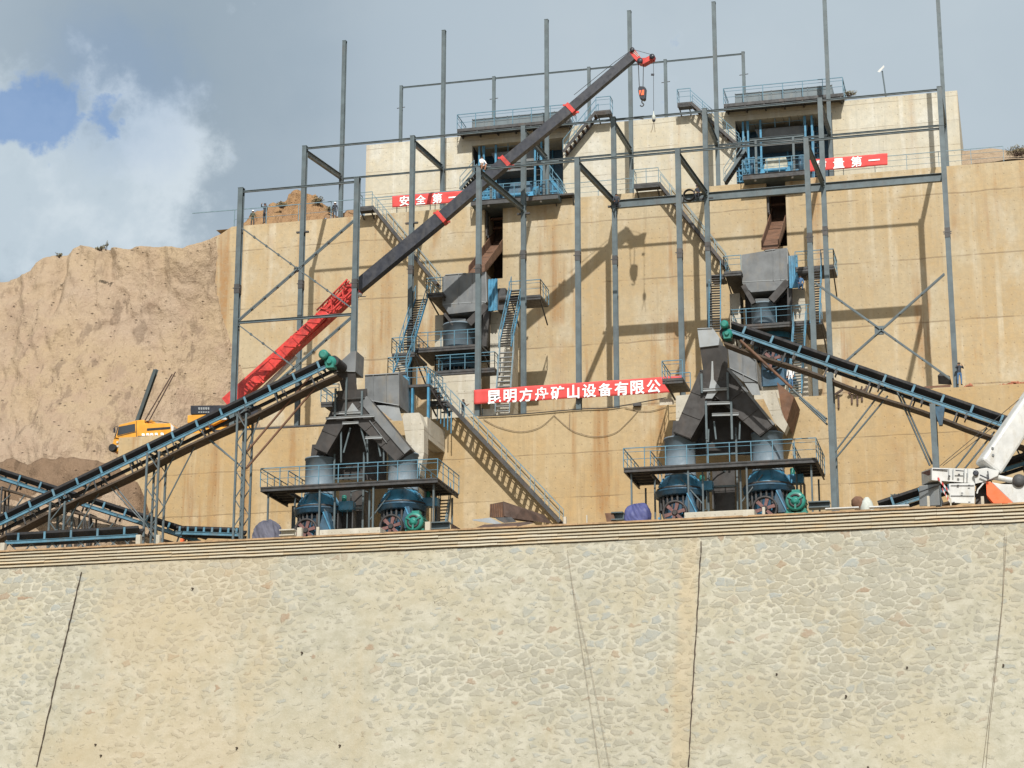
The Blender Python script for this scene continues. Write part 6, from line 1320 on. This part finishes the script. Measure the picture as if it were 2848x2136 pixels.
# ------------------------------------------------------------------ red banners
DG = bpy.context.evaluated_depsgraph_get
def banner(label, tl, tr, bl, br, Y, text, span, chard, fold=None):
    a, q, e, f_ = W(*tl, Y), W(*tr, Y), W(*bl, Y), W(*br, Y)
    t = thing('banner', label, 'banner', tuple((a+q+e+f_)/4), 'red cloth banners with white writing')
    m_ = MB(); nx_, nz_ = 60, 6
    for j in range(nz_+1):
        for i in range(nx_+1):
            u, v = i/nx_, j/nz_; p = (a.lerp(q, u)).lerp(e.lerp(f_, u), v)
            p.y += .022*noise.noise(V((u*14, v*1.5, Y))) + .01; p.z += .03*noise.noise(V((u*9, Y, v*.5)))*(1 if v in (0, 1) else .5)
            m_.v.append(tuple(p))
    for j in range(nz_):
        for i in range(nx_): k = j*(nx_+1)+i; m_.f.append((k+nx_+1, k+nx_+2, k+1, k)); m_.sm.append(True)
    o = m_.build('cloth', M['red'], t); so_ = o.modifiers.new('thickness', 'SOLIDIFY'); so_.thickness = .012
    c, x0, x1, yc0, yc1 = span
    p0, p1 = W(c, x0, yc0, Y-.035), W(c, x1, yc1, Y-.035); n = len(text)
    for k, ch in enumerate(text):
        if ch == ' ': continue
        cu = bpy.data.curves.new('lettering', 'FONT'); cu.body = ch; cu.align_x = 'CENTER'; cu.align_y = 'CENTER'; cu.size = 1.0; cu.extrude = .004; cu.offset = .022; cu.resolution_u = 3
        ob = bpy.data.objects.new('lettering', cu); C.objects.link(ob)
        dg = DG(); dg.update(); me = bpy.data.meshes.new_from_object(ob.evaluated_get(dg)); bpy.data.objects.remove(ob)
        co = np.empty(len(me.vertices)*3); me.vertices.foreach_get('co', co); co = co.reshape(-1, 3)
        if not len(co): continue
        mn, mx = co.min(0), co.max(0); w_, h_ = mx[0]-mn[0], mx[1]-mn[1]
        pc = p0.lerp(p1, k/(n-1)); s = chard/max(w_, h_, .55)
        sx = s*1.0; new = [(pc.x+(v[0]-(mn[0]+mx[0])/2)*sx, pc.y-v[2]*.5-.0, pc.z+(v[1]-(mn[1]+mx[1])/2)*s + (v[0]-(mn[0]+mx[0])/2)*0) for v in co]
        me.vertices.foreach_set('co', np.array(new).ravel()); me.materials.clear(); me.materials.append(M['letter']); me.update()
        oo = bpy.data.objects.new('lettering', me); C.objects.link(oo); oo.parent = t; oo.matrix_parent_inverse = Matrix.Translation(-t.location)
    return t
banner('long red banner with white writing along the lower wall top', ('k10', 215, 330), ('k10', 2040, 204), ('k10', 215, 456), ('k10', 2040, 345), 136.9, '昆明方舟矿山设备有限公', ('k10', 395, 1795, 392, 298), .98)
banner('red banner with white writing by the left machine bay, partly behind the boom', ('k4', 215, 155), ('k4', 735, 115), ('k4', 215, 230), ('k4', 735, 188), 154.3, '安全第一', ('k4', 295, 620, 186, 162), .86)
banner('red banner with white writing on the upper railing right of the right bay', ('k6', 1228, 812), ('k6', 1900, 755), ('k6', 1228, 915), ('k6', 1900, 855), 154.3, '质量第一', ('k6', 1332, 1786, 855, 814), .86)

# ------------------------------------------------------------------ people
def person(label, feet, head, Y, pose='stand', shirt='cloth_dark', trousers='cloth_dark', helmet='helmet_w', face=0.0, group='people on the terraces'):
    """one continuous skinned body; feet / head = picture points of soles and crown"""
    f0 = W(*feet, Y); h1 = W(*head, Y); H = max(1.45, min(1.8, h1.z-f0.z)) if pose not in ('sit', 'crouch') else 1.62
    s = H/1.72
    J = dict(pel=(0, 0, .93), sp=(0, .01, 1.15), ch=(0, .0, 1.36), nk=(0, 0, 1.50), hd=(0, -.03, 1.60), tp=(0, -.01, 1.70),
             hl=(.10, 0, .88), kl=(.12, -.02, .48), al=(.12, .02, .07), tl=(.13, -.15, .03), hr=(-.10, 0, .88), kr=(-.13, .0, .48), ar=(-.14, .05, .07), tr=(-.16, -.12, .03),
             sl=(.19, 0, 1.42), el=(.25, .02, 1.14), wl=(.25, -.08, .90), ml=(.25, -.11, .82), sr=(-.19, 0, 1.42), er=(-.25, .02, 1.14), wr=(-.24, -.08, .90), mr=(-.24, -.11, .82))
    if pose == 'arm_up': J.update(er=(-.33, -.12, 1.48), wr=(-.14, -.26, 1.62), mr=(-.06, -.26, 1.65))
    if pose == 'reach': J.update(el=(.24, -.16, 1.18), wl=(.16, -.40, 1.22), ml=(.14, -.48, 1.24), er=(-.24, -.12, 1.16), wr=(-.16, -.34, 1.10), mr=(-.14, -.42, 1.11))
    if pose == 'hands_up': J.update(el=(.30, -.1, 1.24), wl=(.17, -.22, 1.42), ml=(.12, -.24, 1.48), er=(-.30, -.1, 1.24), wr=(-.17, -.22, 1.42), mr=(-.12, -.24, 1.48))
    if pose in ('sit', 'crouch'):
        d = -.48
        for k in ('pel', 'sp', 'ch', 'nk', 'hd', 'tp', 'hl', 'hr', 'sl', 'sr', 'el', 'er', 'wl', 'wr', 'ml', 'mr'): x, y, z = J[k]; J[k] = (x, y-(.18 if k not in ('pel', 'hl', 'hr') else 0)*(1 if pose == 'crouch' else .4), z+d)
        J.update(kl=(.17, -.40, .50), kr=(-.17, -.38, .48), al=(.14, -.22, .07), ar=(-.14, -.2, .07), tl=(.15, -.38, .03), tr=(-.15, -.36, .03), wl=(.18, -.42, .52), ml=(.16, -.5, .50), wr=(-.18, -.44, .50), mr=(-.15, -.52, .48), el=(.28, -.25, .62), er=(-.28, -.25, .62))
    names = list(J); idx = {k: i for i, k in enumerate(names)}
    R_ = dict(pel=.145, sp=.135, ch=.155, nk=.058, hd=.092, tp=.07, hl=.095, kl=.068, al=.052, tl=.04, hr=.095, kr=.068, ar=.052, tr=.04, sl=.068, el=.05, wl=.036, ml=.036, sr=.068, er=.05, wr=.036, mr=.036)
    ed = [('pel', 'sp'), ('sp', 'ch'), ('ch', 'nk'), ('nk', 'hd'), ('hd', 'tp'), ('pel', 'hl'), ('hl', 'kl'), ('kl', 'al'), ('al', 'tl'), ('pel', 'hr'), ('hr', 'kr'), ('kr', 'ar'), ('ar', 'tr'), ('ch', 'sl'), ('sl', 'el'), ('el', 'wl'), ('wl', 'ml'), ('ch', 'sr'), ('sr', 'er'), ('er', 'wr'), ('wr', 'mr')]
    me = bpy.data.meshes.new('body'); me.from_pydata([tuple(c*s for c in J[k]) for k in names], [(idx[a], idx[b_]) for a, b_ in ed], [])
    ob = bpy.data.objects.new('body', me); C.objects.link(ob); sk = ob.modifiers.new('skin', 'SKIN'); sk.use_smooth_shade = True
    for k, sv in zip(names, me.skin_vertices[0].data): sv.radius = (R_[k]*s, R_[k]*s*(.78 if k in ('pel', 'sp', 'ch') else 1)); sv.use_root = (k == 'pel')
    ss = ob.modifiers.new('sub', 'SUBSURF'); ss.levels = 1; ss.render_levels = 1
    dg = DG(); dg.update(); bm_ = bpy.data.meshes.new_from_object(ob.evaluated_get(dg)); bpy.data.objects.remove(ob)
    mb = MB(); mb.v = [tuple(v.co) for v in bm_.vertices]; mb.f = [tuple(p.vertices) for p in bm_.polygons]; mb.sm = [True]*len(mb.f)
    for sd in ('l', 'r'):                                           # five fingers on each hand
        m0, w0 = V(J['m'+sd])*s, V(J['w'+sd])*s; d = (m0-w0).normalized(); sdv = d.orthogonal().normalized()
        for k, (o_, l_) in enumerate(((-.03, .06), (-.012, .075), (.006, .08), (.024, .07))):
            p = m0+sdv*o_*s; mb.tube(p, p+d*.04*s, .009*s, 5, .009*s); mb.tube(p+d*.04*s, p+d*l_*s+V((0, -.012, -.012)), .009*s, 5, .006*s)
        mb.tube(w0.lerp(m0, .3)+sdv*-.03*s, m0+sdv*-.06*s, .011*s, 5, .008*s)
    nose = V(J['hd'])*s+V((0, -.095*s, .005)); mb.hull([nose+V((-.012, .02, -.02)), nose+V((.012, .02, -.02)), nose+V((0, -.02, -.015)), nose+V((0, .02, .03))])
    for sg in (-1, 1): mb.lathe(V(J['hd'])*s+V((sg*.095*s, .01, .0)), [(.01, -.01), (.028, 0), (.01, .012)], 8, (sg, 0, 0))
    o = mb.build('person', [M[shirt], M[trousers], M['skin'], M['tyre']], None)
    hipz = J['pel'][2]*s; hd = V(J['hd'])*s; hands = [V(J['ml'])*s, V(J['mr'])*s]; knees = [V(J[k])*s for k in ('kl', 'kr', 'al', 'ar')]; toes = [V(J[k])*s for k in ('tl', 'tr', 'al', 'ar')]
    for p in o.data.polygons:
        c = p.center; mi = 0
        if pose in ('sit', 'crouch'):
            if c.z < hipz+.02 or min((c-k).length for k in knees) < .16*s: mi = 1
        elif c.z < hipz+.02 and min((c-h).length for h in hands) > .22*s: mi = 1
        if (c-hd).length < .16*s and c.z > J['nk'][2]*s: mi = 2
        if min((c-h).length for h in hands) < .10*s: mi = 2
        if c.z < .12*s and min((c-t).length for t in toes) < .17*s: mi = 3
        p.material_index = mi
    tag(o, label, 'person', group)
    o.location = (f0.x, Y, h1.z-H if pose not in ('sit', 'crouch') else f0.z); o.rotation_euler = (0, 0, face)
    for sg in (-1, 1): sub(MB().lathe(hd+V((sg*.034*s, -.088*s, .015*s)), [(.001, -.006), (.011, 0), (.001, .006)], 8, (0, -1, 0)).build('eye', M['hair'], o))
    sub(MB().bar(hd+V((-.025*s, -.088*s, -.045*s)), hd+V((.025*s, -.088*s, -.045*s)), .012, .008).build('mouth', M['pulley_red'], o))
    top = V(J['tp'])*s
    sub(MB().lathe(hd+V((0, .015, -.02*s)), [(.1*s, 0), (.106*s, .05*s), (.09*s, .1*s), (.02*s, .125*s)], 16).build('hair', M['hair'], o))
    if helmet:
        sub(MB().lathe(hd+V((0, .0, .045*s)), [(.15*s, -.005), (.15*s, .008), (.122*s, .012), (.115*s, .06*s), (.085*s, .105*s), (.02*s, .125*s)], 18).build('hard_hat', M[helmet], o))
    return o
person('worker in dark clothes and white helmet at far left of the clay outcrop', ('k2', 645, 472), ('k2', 645, 338), Y3+.9, 'stand', 'cloth_green', 'cloth_dark', 'helmet_w', .5)
person('worker in dark clothes shading their eyes with one raised arm on the wall top', ('k2', 752, 458), ('k2', 748, 272), Y3+.8, 'arm_up', 'cloth_dark', 'cloth_dark', None, -.5)
person('worker in black with white helmet beside the second tall column', ('k2', 1375, 400), ('k2', 1375, 266), Y3+1.0, 'stand', 'cloth_dark', 'cloth_dark', 'helmet_w', .2)
person('worker in dark jacket reaching out in front of the white block', ('k4', 682, 1625), ('k4', 680, 1492), 138.3, 'reach', 'cloth_dark', 'cloth_dark', None, 1.2)
person('worker in navy top and pale blue trousers standing by the last right column', ('k9', 1345, 492), ('k9', 1340, 308), 137.0, 'hands_up', 'cloth_dark', 'cloth_blue', None, .4)
person('worker in a white shirt behind the conveyor at the right steep stair', ('k7', 1520, 1185), ('k7', 1525, 1008), 139.5, 'stand', 'cloth_white', 'cloth_blue', 'helmet_w', -.3)
person('worker in blue overalls on the landing right of the right surge hopper', ('k7', 1590, 440), ('k7', 1590, 330), 147.3, 'crouch', 'cloth_blue', 'cloth_blue', None, .3)
person('dark clothed welder crouching at the left end of the crane girder', ('k5', 1552, 1150), ('k5', 1552, 1050), YB-.55, 'crouch', 'cloth_dark', 'cloth_dark', None, .2)
person('crouching worker in a violet helmet on the crane girder beside a black coil', ('k6', 290, 1160), ('k6', 300, 1020), YB-.55, 'crouch', 'cloth_dark', 'cloth_dark', 'helmet_v', -.4)
p_ = person('worker in pale clothes sitting on top of the first front column', ('k5', 420, 868), ('k5', 420, 800), YA-.1, 'sit', 'cloth_white', 'skin', None, .8); p_.location.z = ZA-.38
cb = MB(); p = W('k6', 205, 1115, YB-.45)
for k in range(7): r_ = .42+.02*math.sin(k*2); cb.path([p+V((r_*math.cos(t), -.05*k+.15, r_*math.sin(t)*1.05)) for t in [i*math.pi/9 for i in range(19)]], .035, 5)
tag(cb.build('cable_coil', M['cable']), 'coil of black cable hung on the crane girder', 'coil')

# ------------------------------------------------------------------ cables on the lower wall
def hang(pts, Y, r, label, mat='cable', sag=True):
    P_ = [W('k10', x, y, Y) for x, y in pts]; out = []
    for i in range(len(P_)-1):                                      # smooth through the points
        a, b_ = P_[i], P_[i+1]; a0 = P_[i-1] if i else a; b1 = P_[i+2] if i+2 < len(P_) else b_
        for k in range(8):
            t = k/8; out.append(.5*((2*a)+(b_-a0)*t+(2*a0-5*a+4*b_-b1)*t*t+(3*a-a0-3*b_+b1)*t**3))
    out.append(P_[-1]); return tag(MB().path(out, r, 6).build('hanging_cable', M[mat]), label, 'cable', 'cables along the lower wall')
hang([(255, 562), (600, 545), (1130, 500), (1400, 488), (1560, 462), (1720, 432), (1905, 398)], Y2-.12, .035, 'thick black cable along the lower wall top to the right hopper')
hang([(300, 588), (430, 655), (620, 697), (790, 660), (920, 553)], Y2-.08, .02, 'left loop of dusty cable sagging on the lower wall', 'cable_tan')
hang([(920, 553), (1050, 668), (1150, 715), (1290, 741), (1450, 710), (1560, 620), (1655, 515)], Y2-.08, .02, 'right deep loop of dusty cable sagging on the lower wall', 'cable_tan')
hang([(1058, 535), (1056, 600), (1056, 668)], Y2-.08, .022, 'short vertical cable drop in the middle of the lower wall', 'cable_tan')
hang([(1540, 485), (1680, 515), (1790, 512), (1910, 475)], Y2-.08, .02, 'shallow cable loop below the right end of the long banner', 'cable_tan')
b = MB(); p = W('k10', 1650, 460, Y2-.2); b.box(p-V((.28, .1, .1)), p+V((.28, .15, .1))); tag(b.build('cable_clamp', M['steel_dark']), 'dark clamp box on the black cable below the long banner', 'clamp')
# ropes hanging down the stone wall
def stonept(c, x, y):
    r = ray(c, x, y); s = (YS - BAT*zt + BAT*EYE.z)/(r.y - BAT*r.z); return EYE+r*s+V((0, -.32, 0))
for pts, lab in (([('d', 1228, 1190), ('d', 1238, 1260), ('d', 1262, 1420), ('d', 1300, 1668)], 'thin rope hanging down the middle of the stone wall'),
                 ([('d', 1240, 1270), ('d', 1278, 1440), ('d', 1322, 1668)], 'second thin rope close beside the middle one on the stone wall'),
                 ([('k12', 2018, 190), ('k12', 2005, 600), ('k12', 1960, 1000), ('k12', 1878, 1665)], 'left of two thin ropes hanging at the right end of the stone wall'),
                 ([('k12', 2030, 200), ('k12', 2003, 640), ('k12', 1972, 960), ('k12', 1925, 1360), ('k12', 1900, 1665)], 'right of two thin ropes hanging at the right end of the stone wall')):
    tag(MB().path([stonept(*p) for p in pts], .010, 5).build('hanging_rope', M['cable_tan']), lab, 'rope', 'ropes down the stone wall')
# ------------------------------------------------------------------ iron clamps hooked over the lower wall at right
for x, y0, y1, lab in ((380, 520, 720, 'iron clamp hooked over the lower wall, leftmost of four'), (485, 515, 680, 'second iron clamp from the left on the lower wall edge'), (530, 520, 690, 'third iron clamp from the left on the lower wall edge'), (566, 515, 660, 'rightmost iron clamp on the lower wall edge')):
    t = thing('wall_clamp', lab, 'clamp', tuple(W('k9', x, y0+40, Y2-.1)), 'iron clamps on the lower wall')
    b = MB(); a = W('k9', x-2, y0+45, Y2-.10); q = W('k9', x, y1-45, Y2-.10); b.bar(a, q, .11, .09); b.build('shank', M['rust_dark'], t)
    b = MB(); b.bar(a+V((-.22, -.1, -.02)), a+V((.30, -.2, .28)), .12, .14); b.bar(a+V((.30, -.2, .28)), a+V((.34, -.2, .5)), .1, .1); b.build('head', M['rust_dark'], t)
# ------------------------------------------------------------------ stacked plate at the foot of the lowest stair
t = thing('plate_stack', 'rusty ribbed plate bin leaning at the foot of the lowest stair', 'plate stack', tuple(W('k10', 600, 1500, 132)), None)
b = MB(); b.hull([W('k10', x, y, Y) for x, y, Y in ((355, 1335, 131), (470, 1312, 131), (355, 1450, 131), (480, 1450, 131), (600, 1385, 133.8), (760, 1500, 133.8), (560, 1450, 133.8), (470, 1312, 131.3))]); b.build('bin_side', M['rust_dark'], t)
for k in range(7): x = 362+17*k; b = MB(); b.bar(W('k10', x, 1338-3*k, 130.95), W('k10', x-4, 1448, 130.95), .07, .06); b.build('rib', M['rust'], t)
b = MB(); b.hull([W('k10', x, y, Y) for x, y, Y in ((470, 1308, 130.8), (640, 1370, 132.0), (830, 1428, 134.6), (900, 1506, 134.6), (570, 1460, 131), (480, 1440, 130.8))]); b.build('leaning_plate', M['rust_dark'], t)
def flatplate(label, pts, Y0, mat):
    b = MB(); b.hull([W('k10', x, y, Y0+dy) for x, y, dy in pts]); return tag(b.build('steel_plate', M[mat]), label, 'steel plate', 'loose steel plates on the lower terrace')
flatplate('pale lit flat steel plate left of the ribbed bin', ((200, 1470, 0), (360, 1452, .8), (460, 1506, .4), (420, 1512, 0), (205, 1478, 0)), 127, 'plate_lit')
flatplate('dark steel plate lying in front of the ribbed bin', ((400, 1452, 0), (545, 1448, .6), (590, 1490, .6), (480, 1500, 0), (420, 1470, 0)), 126.5, 'steel_dark')
flatplate('long dark steel sheet lying on the cap below the ribbed bin', ((180, 1560, 0), (300, 1515, 1), (700, 1488, 1.5), (745, 1500, .5), (560, 1540, 0)), 122, 'rust_dark')
for c, pts, Y, lab in (('k3', ((1590, 1470), (1745, 1462), (1750, 1522), (1595, 1528)), 121, 'dark steel channel with pale ends right of the left crushers'), ('k9', ((140, 1425), (310, 1415), (312, 1468), (150, 1478)), 121.5, 'dark steel channel between the right motor and the column'), ('k8', ((140, 1520), (225, 1515), (225, 1575), (150, 1580)), 121.5, 'dark steel channel left of the violet tarpaulin'), ('k3', ((385, 1530), (505, 1522), (505, 1575), (380, 1580)), 121.5, 'pale channel right of the grey tarpaulin')):
    a, q = W(c, *pts[0], Y), W(c, *pts[2], Y); b = MB(); b.ibeam((a.x, Y, (a.z+q.z)/2), (q.x, Y, (a.z+q.z)/2), .8, a.z-q.z, .07); tag(b.build('steel_channel', M['steel' if 'dark' in lab else 'plinth']), lab, 'steel section', 'steel sections along the wall top')
a, q = W('k3', 1760, 1470, 121.4), W('k3', 1860, 1530, 124); b = MB(); b.hull([a, a+V((0, 0, -.6)), q, q+V((-.7, 0, 0)), a+V((.1, 2.4, 0)), a+V((.1, 2.4, -.6))]); tag(b.build('steel_plate', M['rust_dark']), 'dark wedge of plate right of the pale ended channel', 'steel plate', 'loose steel plates on the lower terrace')
b = MB(); a = W('k8', 85, 1520, 121.2); b.hull([a, a+V((.5, 0, 0)), a+V((.15, 0, -.8)), a+V((.75, 0, -.8)), a+V((0, .7, 0)), a+V((.5, .7, -.8))]); tag(b.build('steel_plate', M['rust']), 'small rusty folded plate left of the violet tarpaulin', 'steel plate', 'loose steel plates on the lower terrace')
# short pale posts along the cap
posts = (('k3', 512, 550, 1505, 'between the grey tarpaulin and the left pulley'), ('k3', 668, 690, 1500, 'just right of the left pulley, left group'), ('k3', 1548, 1588, 1458, 'right of the left teal motor'), ('k1', 1045, 1080, 1486, 'at the foot of the middle lattice trestle'), ('k1', 1200, 1228, 1486, 'right of the middle lattice trestle'), ('k1', 0, 35, 1548, 'at the extreme left of the cap'),
         ('k8', 1236, 1256, 1475, 'in front of the right group right pulley'), ('k16', 655, 682, 1215, 'in front of the white crane counterweight'), ('k16', 890, 905, 1235, 'in front of the white crane engine cover'), ('k16', 1208, 1240, 1218, 'left of the orange wing'), ('k10', 1000, 1025, 1445, 'right of the lowest stair foot'), ('k10', 1200, 1212, 1430, 'alone right of the lowest stair'))
for c, x0, x1, y, lab in posts:
    Yp = 118.9; a, q = W(c, x0, y, Yp), W(c, x1, y, Yp); w = q.x-a.x; b = MB(); b.box((a.x, Yp, Z1-.1), (q.x, Yp+max(.1, w), a.z)); tag(b.build('short_post', M['plinth'], None, .015), 'short pale concrete post on the cap ' + lab, 'post', 'short posts along the wall cap')
# odds and ends at the right
t = thing('cement_mixer', 'small dusty brown and white mixer near the right wall foot', 'mixer', tuple(W('k9', 570, 1460, 122)))
b = MB(); p = W('k9', 545, 1440, 122); b.lathe(p, [(.15, -.5), (.42, -.1), (.38, .3), (.2, .5)], 18, (-.5, 0, .6)); b.build('drum', M['rust'], t)
b = MB(); p = W('k9', 605, 1450, 121.8); b.lathe(p+V((0, 0, -.45)), [(.38, 0), (.42, .3), (.3, .7), (.12, .95)], 16); b.build('sack', M['sack'], t)
b = MB(); b.path([W('k9', 500, 1460, 122), W('k9', 540, 1405, 122), W('k9', 600, 1388, 122)], .04); b.build('handle', M['wood'], t)
t = thing('water_tank', 'pale plastic crate tank behind the right low conveyor', 'tank', tuple(W('k16', 365, 1290, 131)))
a, q = W('k16', 288, 1195, 131), W('k16', 450, 1330, 131); b = MB(); b.box((a.x, 131, Z1), (q.x, 132.2, a.z)); b.build('tank', M['sack'], t, .08)
for k in range(5): xx = a.x+(q.x-a.x)*k/4; b = MB(); b.bar((xx, 130.93, Z1), (xx, 130.93, a.z), .05, .05); b.build('cage_bar', M['rail_grey'], t)
b = MB(); a, q = W('k9', 270, 1478, 119.4), W('k9', 540, 1466, 119.4); b.box((a.x, 119.4, q.z), (q.x, 119.8, q.z+.09)); tag(b.build('white_plank', M['white'], None, .03), 'white plank lying on the cap left of the mixer', 'plank', 'white planks on the wall cap')
b = MB(); a, q = W('k9', 620, 1468, 119.4), W('k9', 940, 1450, 119.4); b.box((a.x, 119.4, q.z), (q.x, 119.8, q.z+.09)); tag(b.build('white_plank', M['white'], None, .03), 'white plank lying on the cap right of the mixer', 'plank', 'white planks on the wall cap')
b = MB(); a, q = W('k1', 1385, 1535, 120), W('k1', 1405, 1515, 120); b.box((a.x, 120, Z1), (q.x, 120.3, q.z)); tag(b.build('orange_block', M['orange'], None, .02), 'tiny orange block under the left conveyors', 'block')
# bricks on the middle terrace edge at right
def rubble(label, c, x0, x1, y, Y, n, mat, seed):
    random.seed(seed); t = thing('brick_pile', label, 'bricks', tuple(W(c, (x0+x1)/2, y, Y)), 'brick piles on the middle terrace'); a, q = W(c, x0, y, Y), W(c, x1, y, Y); b = MB()
    for k in range(n):
        u = random.random(); p = a.lerp(q, u)+V((0, random.uniform(0, .5), 0)); p.z = Z2+random.uniform(0, .40)*(1-abs(u-.5)*1.2); l = .12; an = random.uniform(0, 3.1)
        b.bar(p+V((math.cos(an)*l, math.sin(an)*l, 0)), p-V((math.cos(an)*l, math.sin(an)*l, random.uniform(-.06, .06))), .12, .08)
    b.build('bricks', M[mat], t)
M['brick'] = paint('red_brick', (.34, .13, .075), .85, .25, 4)
rubble('red brick rubble heap at the far right of the middle terrace', 'k9', 1665, 1900, 465, Y2+.8, 220, 'brick', 5); rubble('low scatter of red bricks right of the standing worker', 'k9', 1380, 1450, 485, Y2+.6, 60, 'brick', 6)
b = MB(); b.hull([W('k9', x, y, Y) for x, y, Y in ((1060, 500, Y2+.5), (1270, 485, Y2+.5), (1060, 515, Y2+.5), (1270, 505, Y2+.5), (1060, 500, Y2+1.5), (1270, 485, Y2+1.5), (1270, 505, Y2+1.5), (1060, 515, Y2+1.5))]); tag(b.build('timber_stack', M['rust']), 'long brown timber stack left of the last right column', 'timber')
a = W('k9', 1215, 410, Y2+2); b = MB(); b.hull([a+V((-.4, 0, 0)), a+V((.4, 0, -.1)), a+V((-.4, .4, -.5)), a+V((.5, .4, -.6)), a+V((-.2, 0, .2))]); tag(b.build('winch_box', M['steel_dark']), 'dark winch box at the foot of the right cross brace', 'winch')
b = MB(); a = W('k10', 290, 500, 138); b.box(a, a+V((.8, .5, -1.0))); tag(b.build('toolbox', M['sack'], None, .04), 'pale toolbox below the left end of the long banner', 'box')
b = MB(); a = W('k10', 1845, 410, 137.5); b.box(a, a+V((.9, .6, -1.0))); tag(b.build('carton', M['plinth'], None, .03), 'pale carton below the right end of the long banner', 'box')
# ------------------------------------------------------------------ lamp on the top terrace and small growth
t = thing('flood_lamp', 'slender lamp pole with a bright white head on top at right', 'lamp', tuple(W('k6', 1885, 275, 163)))
b = MB(); b.tube(W('k6', 1888, 285, 163), W('k6', 1855, 55, 163), .06, 8); b.build('pole', M['steel'], t)
b = MB(); p = W('k6', 1845, 42, 163); b.hull([p+V((-.30, -.2, -.22)), p+V((.25, -.2, .30)), p+V((-.12, -.25, -.35)), p+V((.30, -.25, .10)), p+V((-.2, .2, -.1)), p+V((.25, .2, .25))]); b.build('lamp_head', M['white'], t)
b = MB(); b.hull([W('k14', x, y, 152.6) for x, y in ((622, 1240), (740, 1240), (782, 1226), (770, 1285), (625, 1265))]+[W('k14', x, y, 153.2) for x, y in ((622, 1240), (740, 1240), (782, 1226), (770, 1285), (625, 1265))]); tag(b.build('horn_speaker', M['steel_dark']), 'grey horn shaped lamp shade beside the fourth tall column', 'horn')
M['leaf'] = paint('dry_scrub', (.15, .13, .07), .9, .4, 6)
def scrub(label, c, x, y, Y, w, h, n, seed, twig=False):
    random.seed(seed); p0 = W(c, x, y, Y); t = thing('shrub', label, 'shrub', tuple(p0), 'scrub on the dirt edges'); b = MB(); st = MB()
    for k in range(n):
        a = random.uniform(0, 6.28); r_ = w*random.random()**.5; hh = h*random.uniform(.3, 1)*(1-.5*r_/w); base = p0+V((random.uniform(-.3, .3)*w, random.uniform(-.2, .2), -.15)); tip = p0+V((math.cos(a)*r_, math.sin(a)*r_*.7, hh))
        st.tube(base, tip, .014, 4, .006)
        for q in range(4):
            c_ = base.lerp(tip, random.uniform(.5, 1))+V((random.uniform(-.1, .1), random.uniform(-.1, .1), random.uniform(-.06, .1))); d1 = V((random.uniform(-1, 1), random.uniform(-1, 1), random.uniform(-.3, 1))).normalized()*random.uniform(.06, .13); d2 = d1.orthogonal().normalized()*.04
            b.add([c_-d1, c_+d2, c_+d1, c_-d2], [(0, 1, 2, 3)])
    st.build('stem', M['rust_dark'], t); b.build('foliage', M['leaf'], t)
scrub('low dry shrub on the ridge left of centre of the clay slope', 'k15', 770, 395, 150.5, .45, .3, 24, 1); scrub('small thin shrub on the left shoulder of the clay slope', 'k15', 455, 448, 151, .3, .35, 16, 2); scrub('spindly twig plant on the ridge beside the low dry shrub', 'k15', 815, 392, 150.4, .18, 1.0, 8, 3)
scrub('dry shrub on the left face of the clay outcrop', 'k2', 905, 300, Y3+4.2, .6, .5, 40, 4); scrub('hanging dry shrub on the right face of the clay outcrop', 'k2', 1225, 262, Y3+4.4, .6, .7, 46, 5); scrub('brown bush on the earth bank at the upper right edge', 'k13', 1270, 1420, 163.5, 1.2, .9, 90, 6); scrub('dark tuft at the right foot of the clay outcrop', 'k2', 1335, 340, Y3+3.6, .45, .6, 36, 7); scrub('small bush right of the right top deck', 'k6', 1575, 262, 161.5, .6, .5, 40, 8)
# rocks lying on the clay slope foot and the outcrop
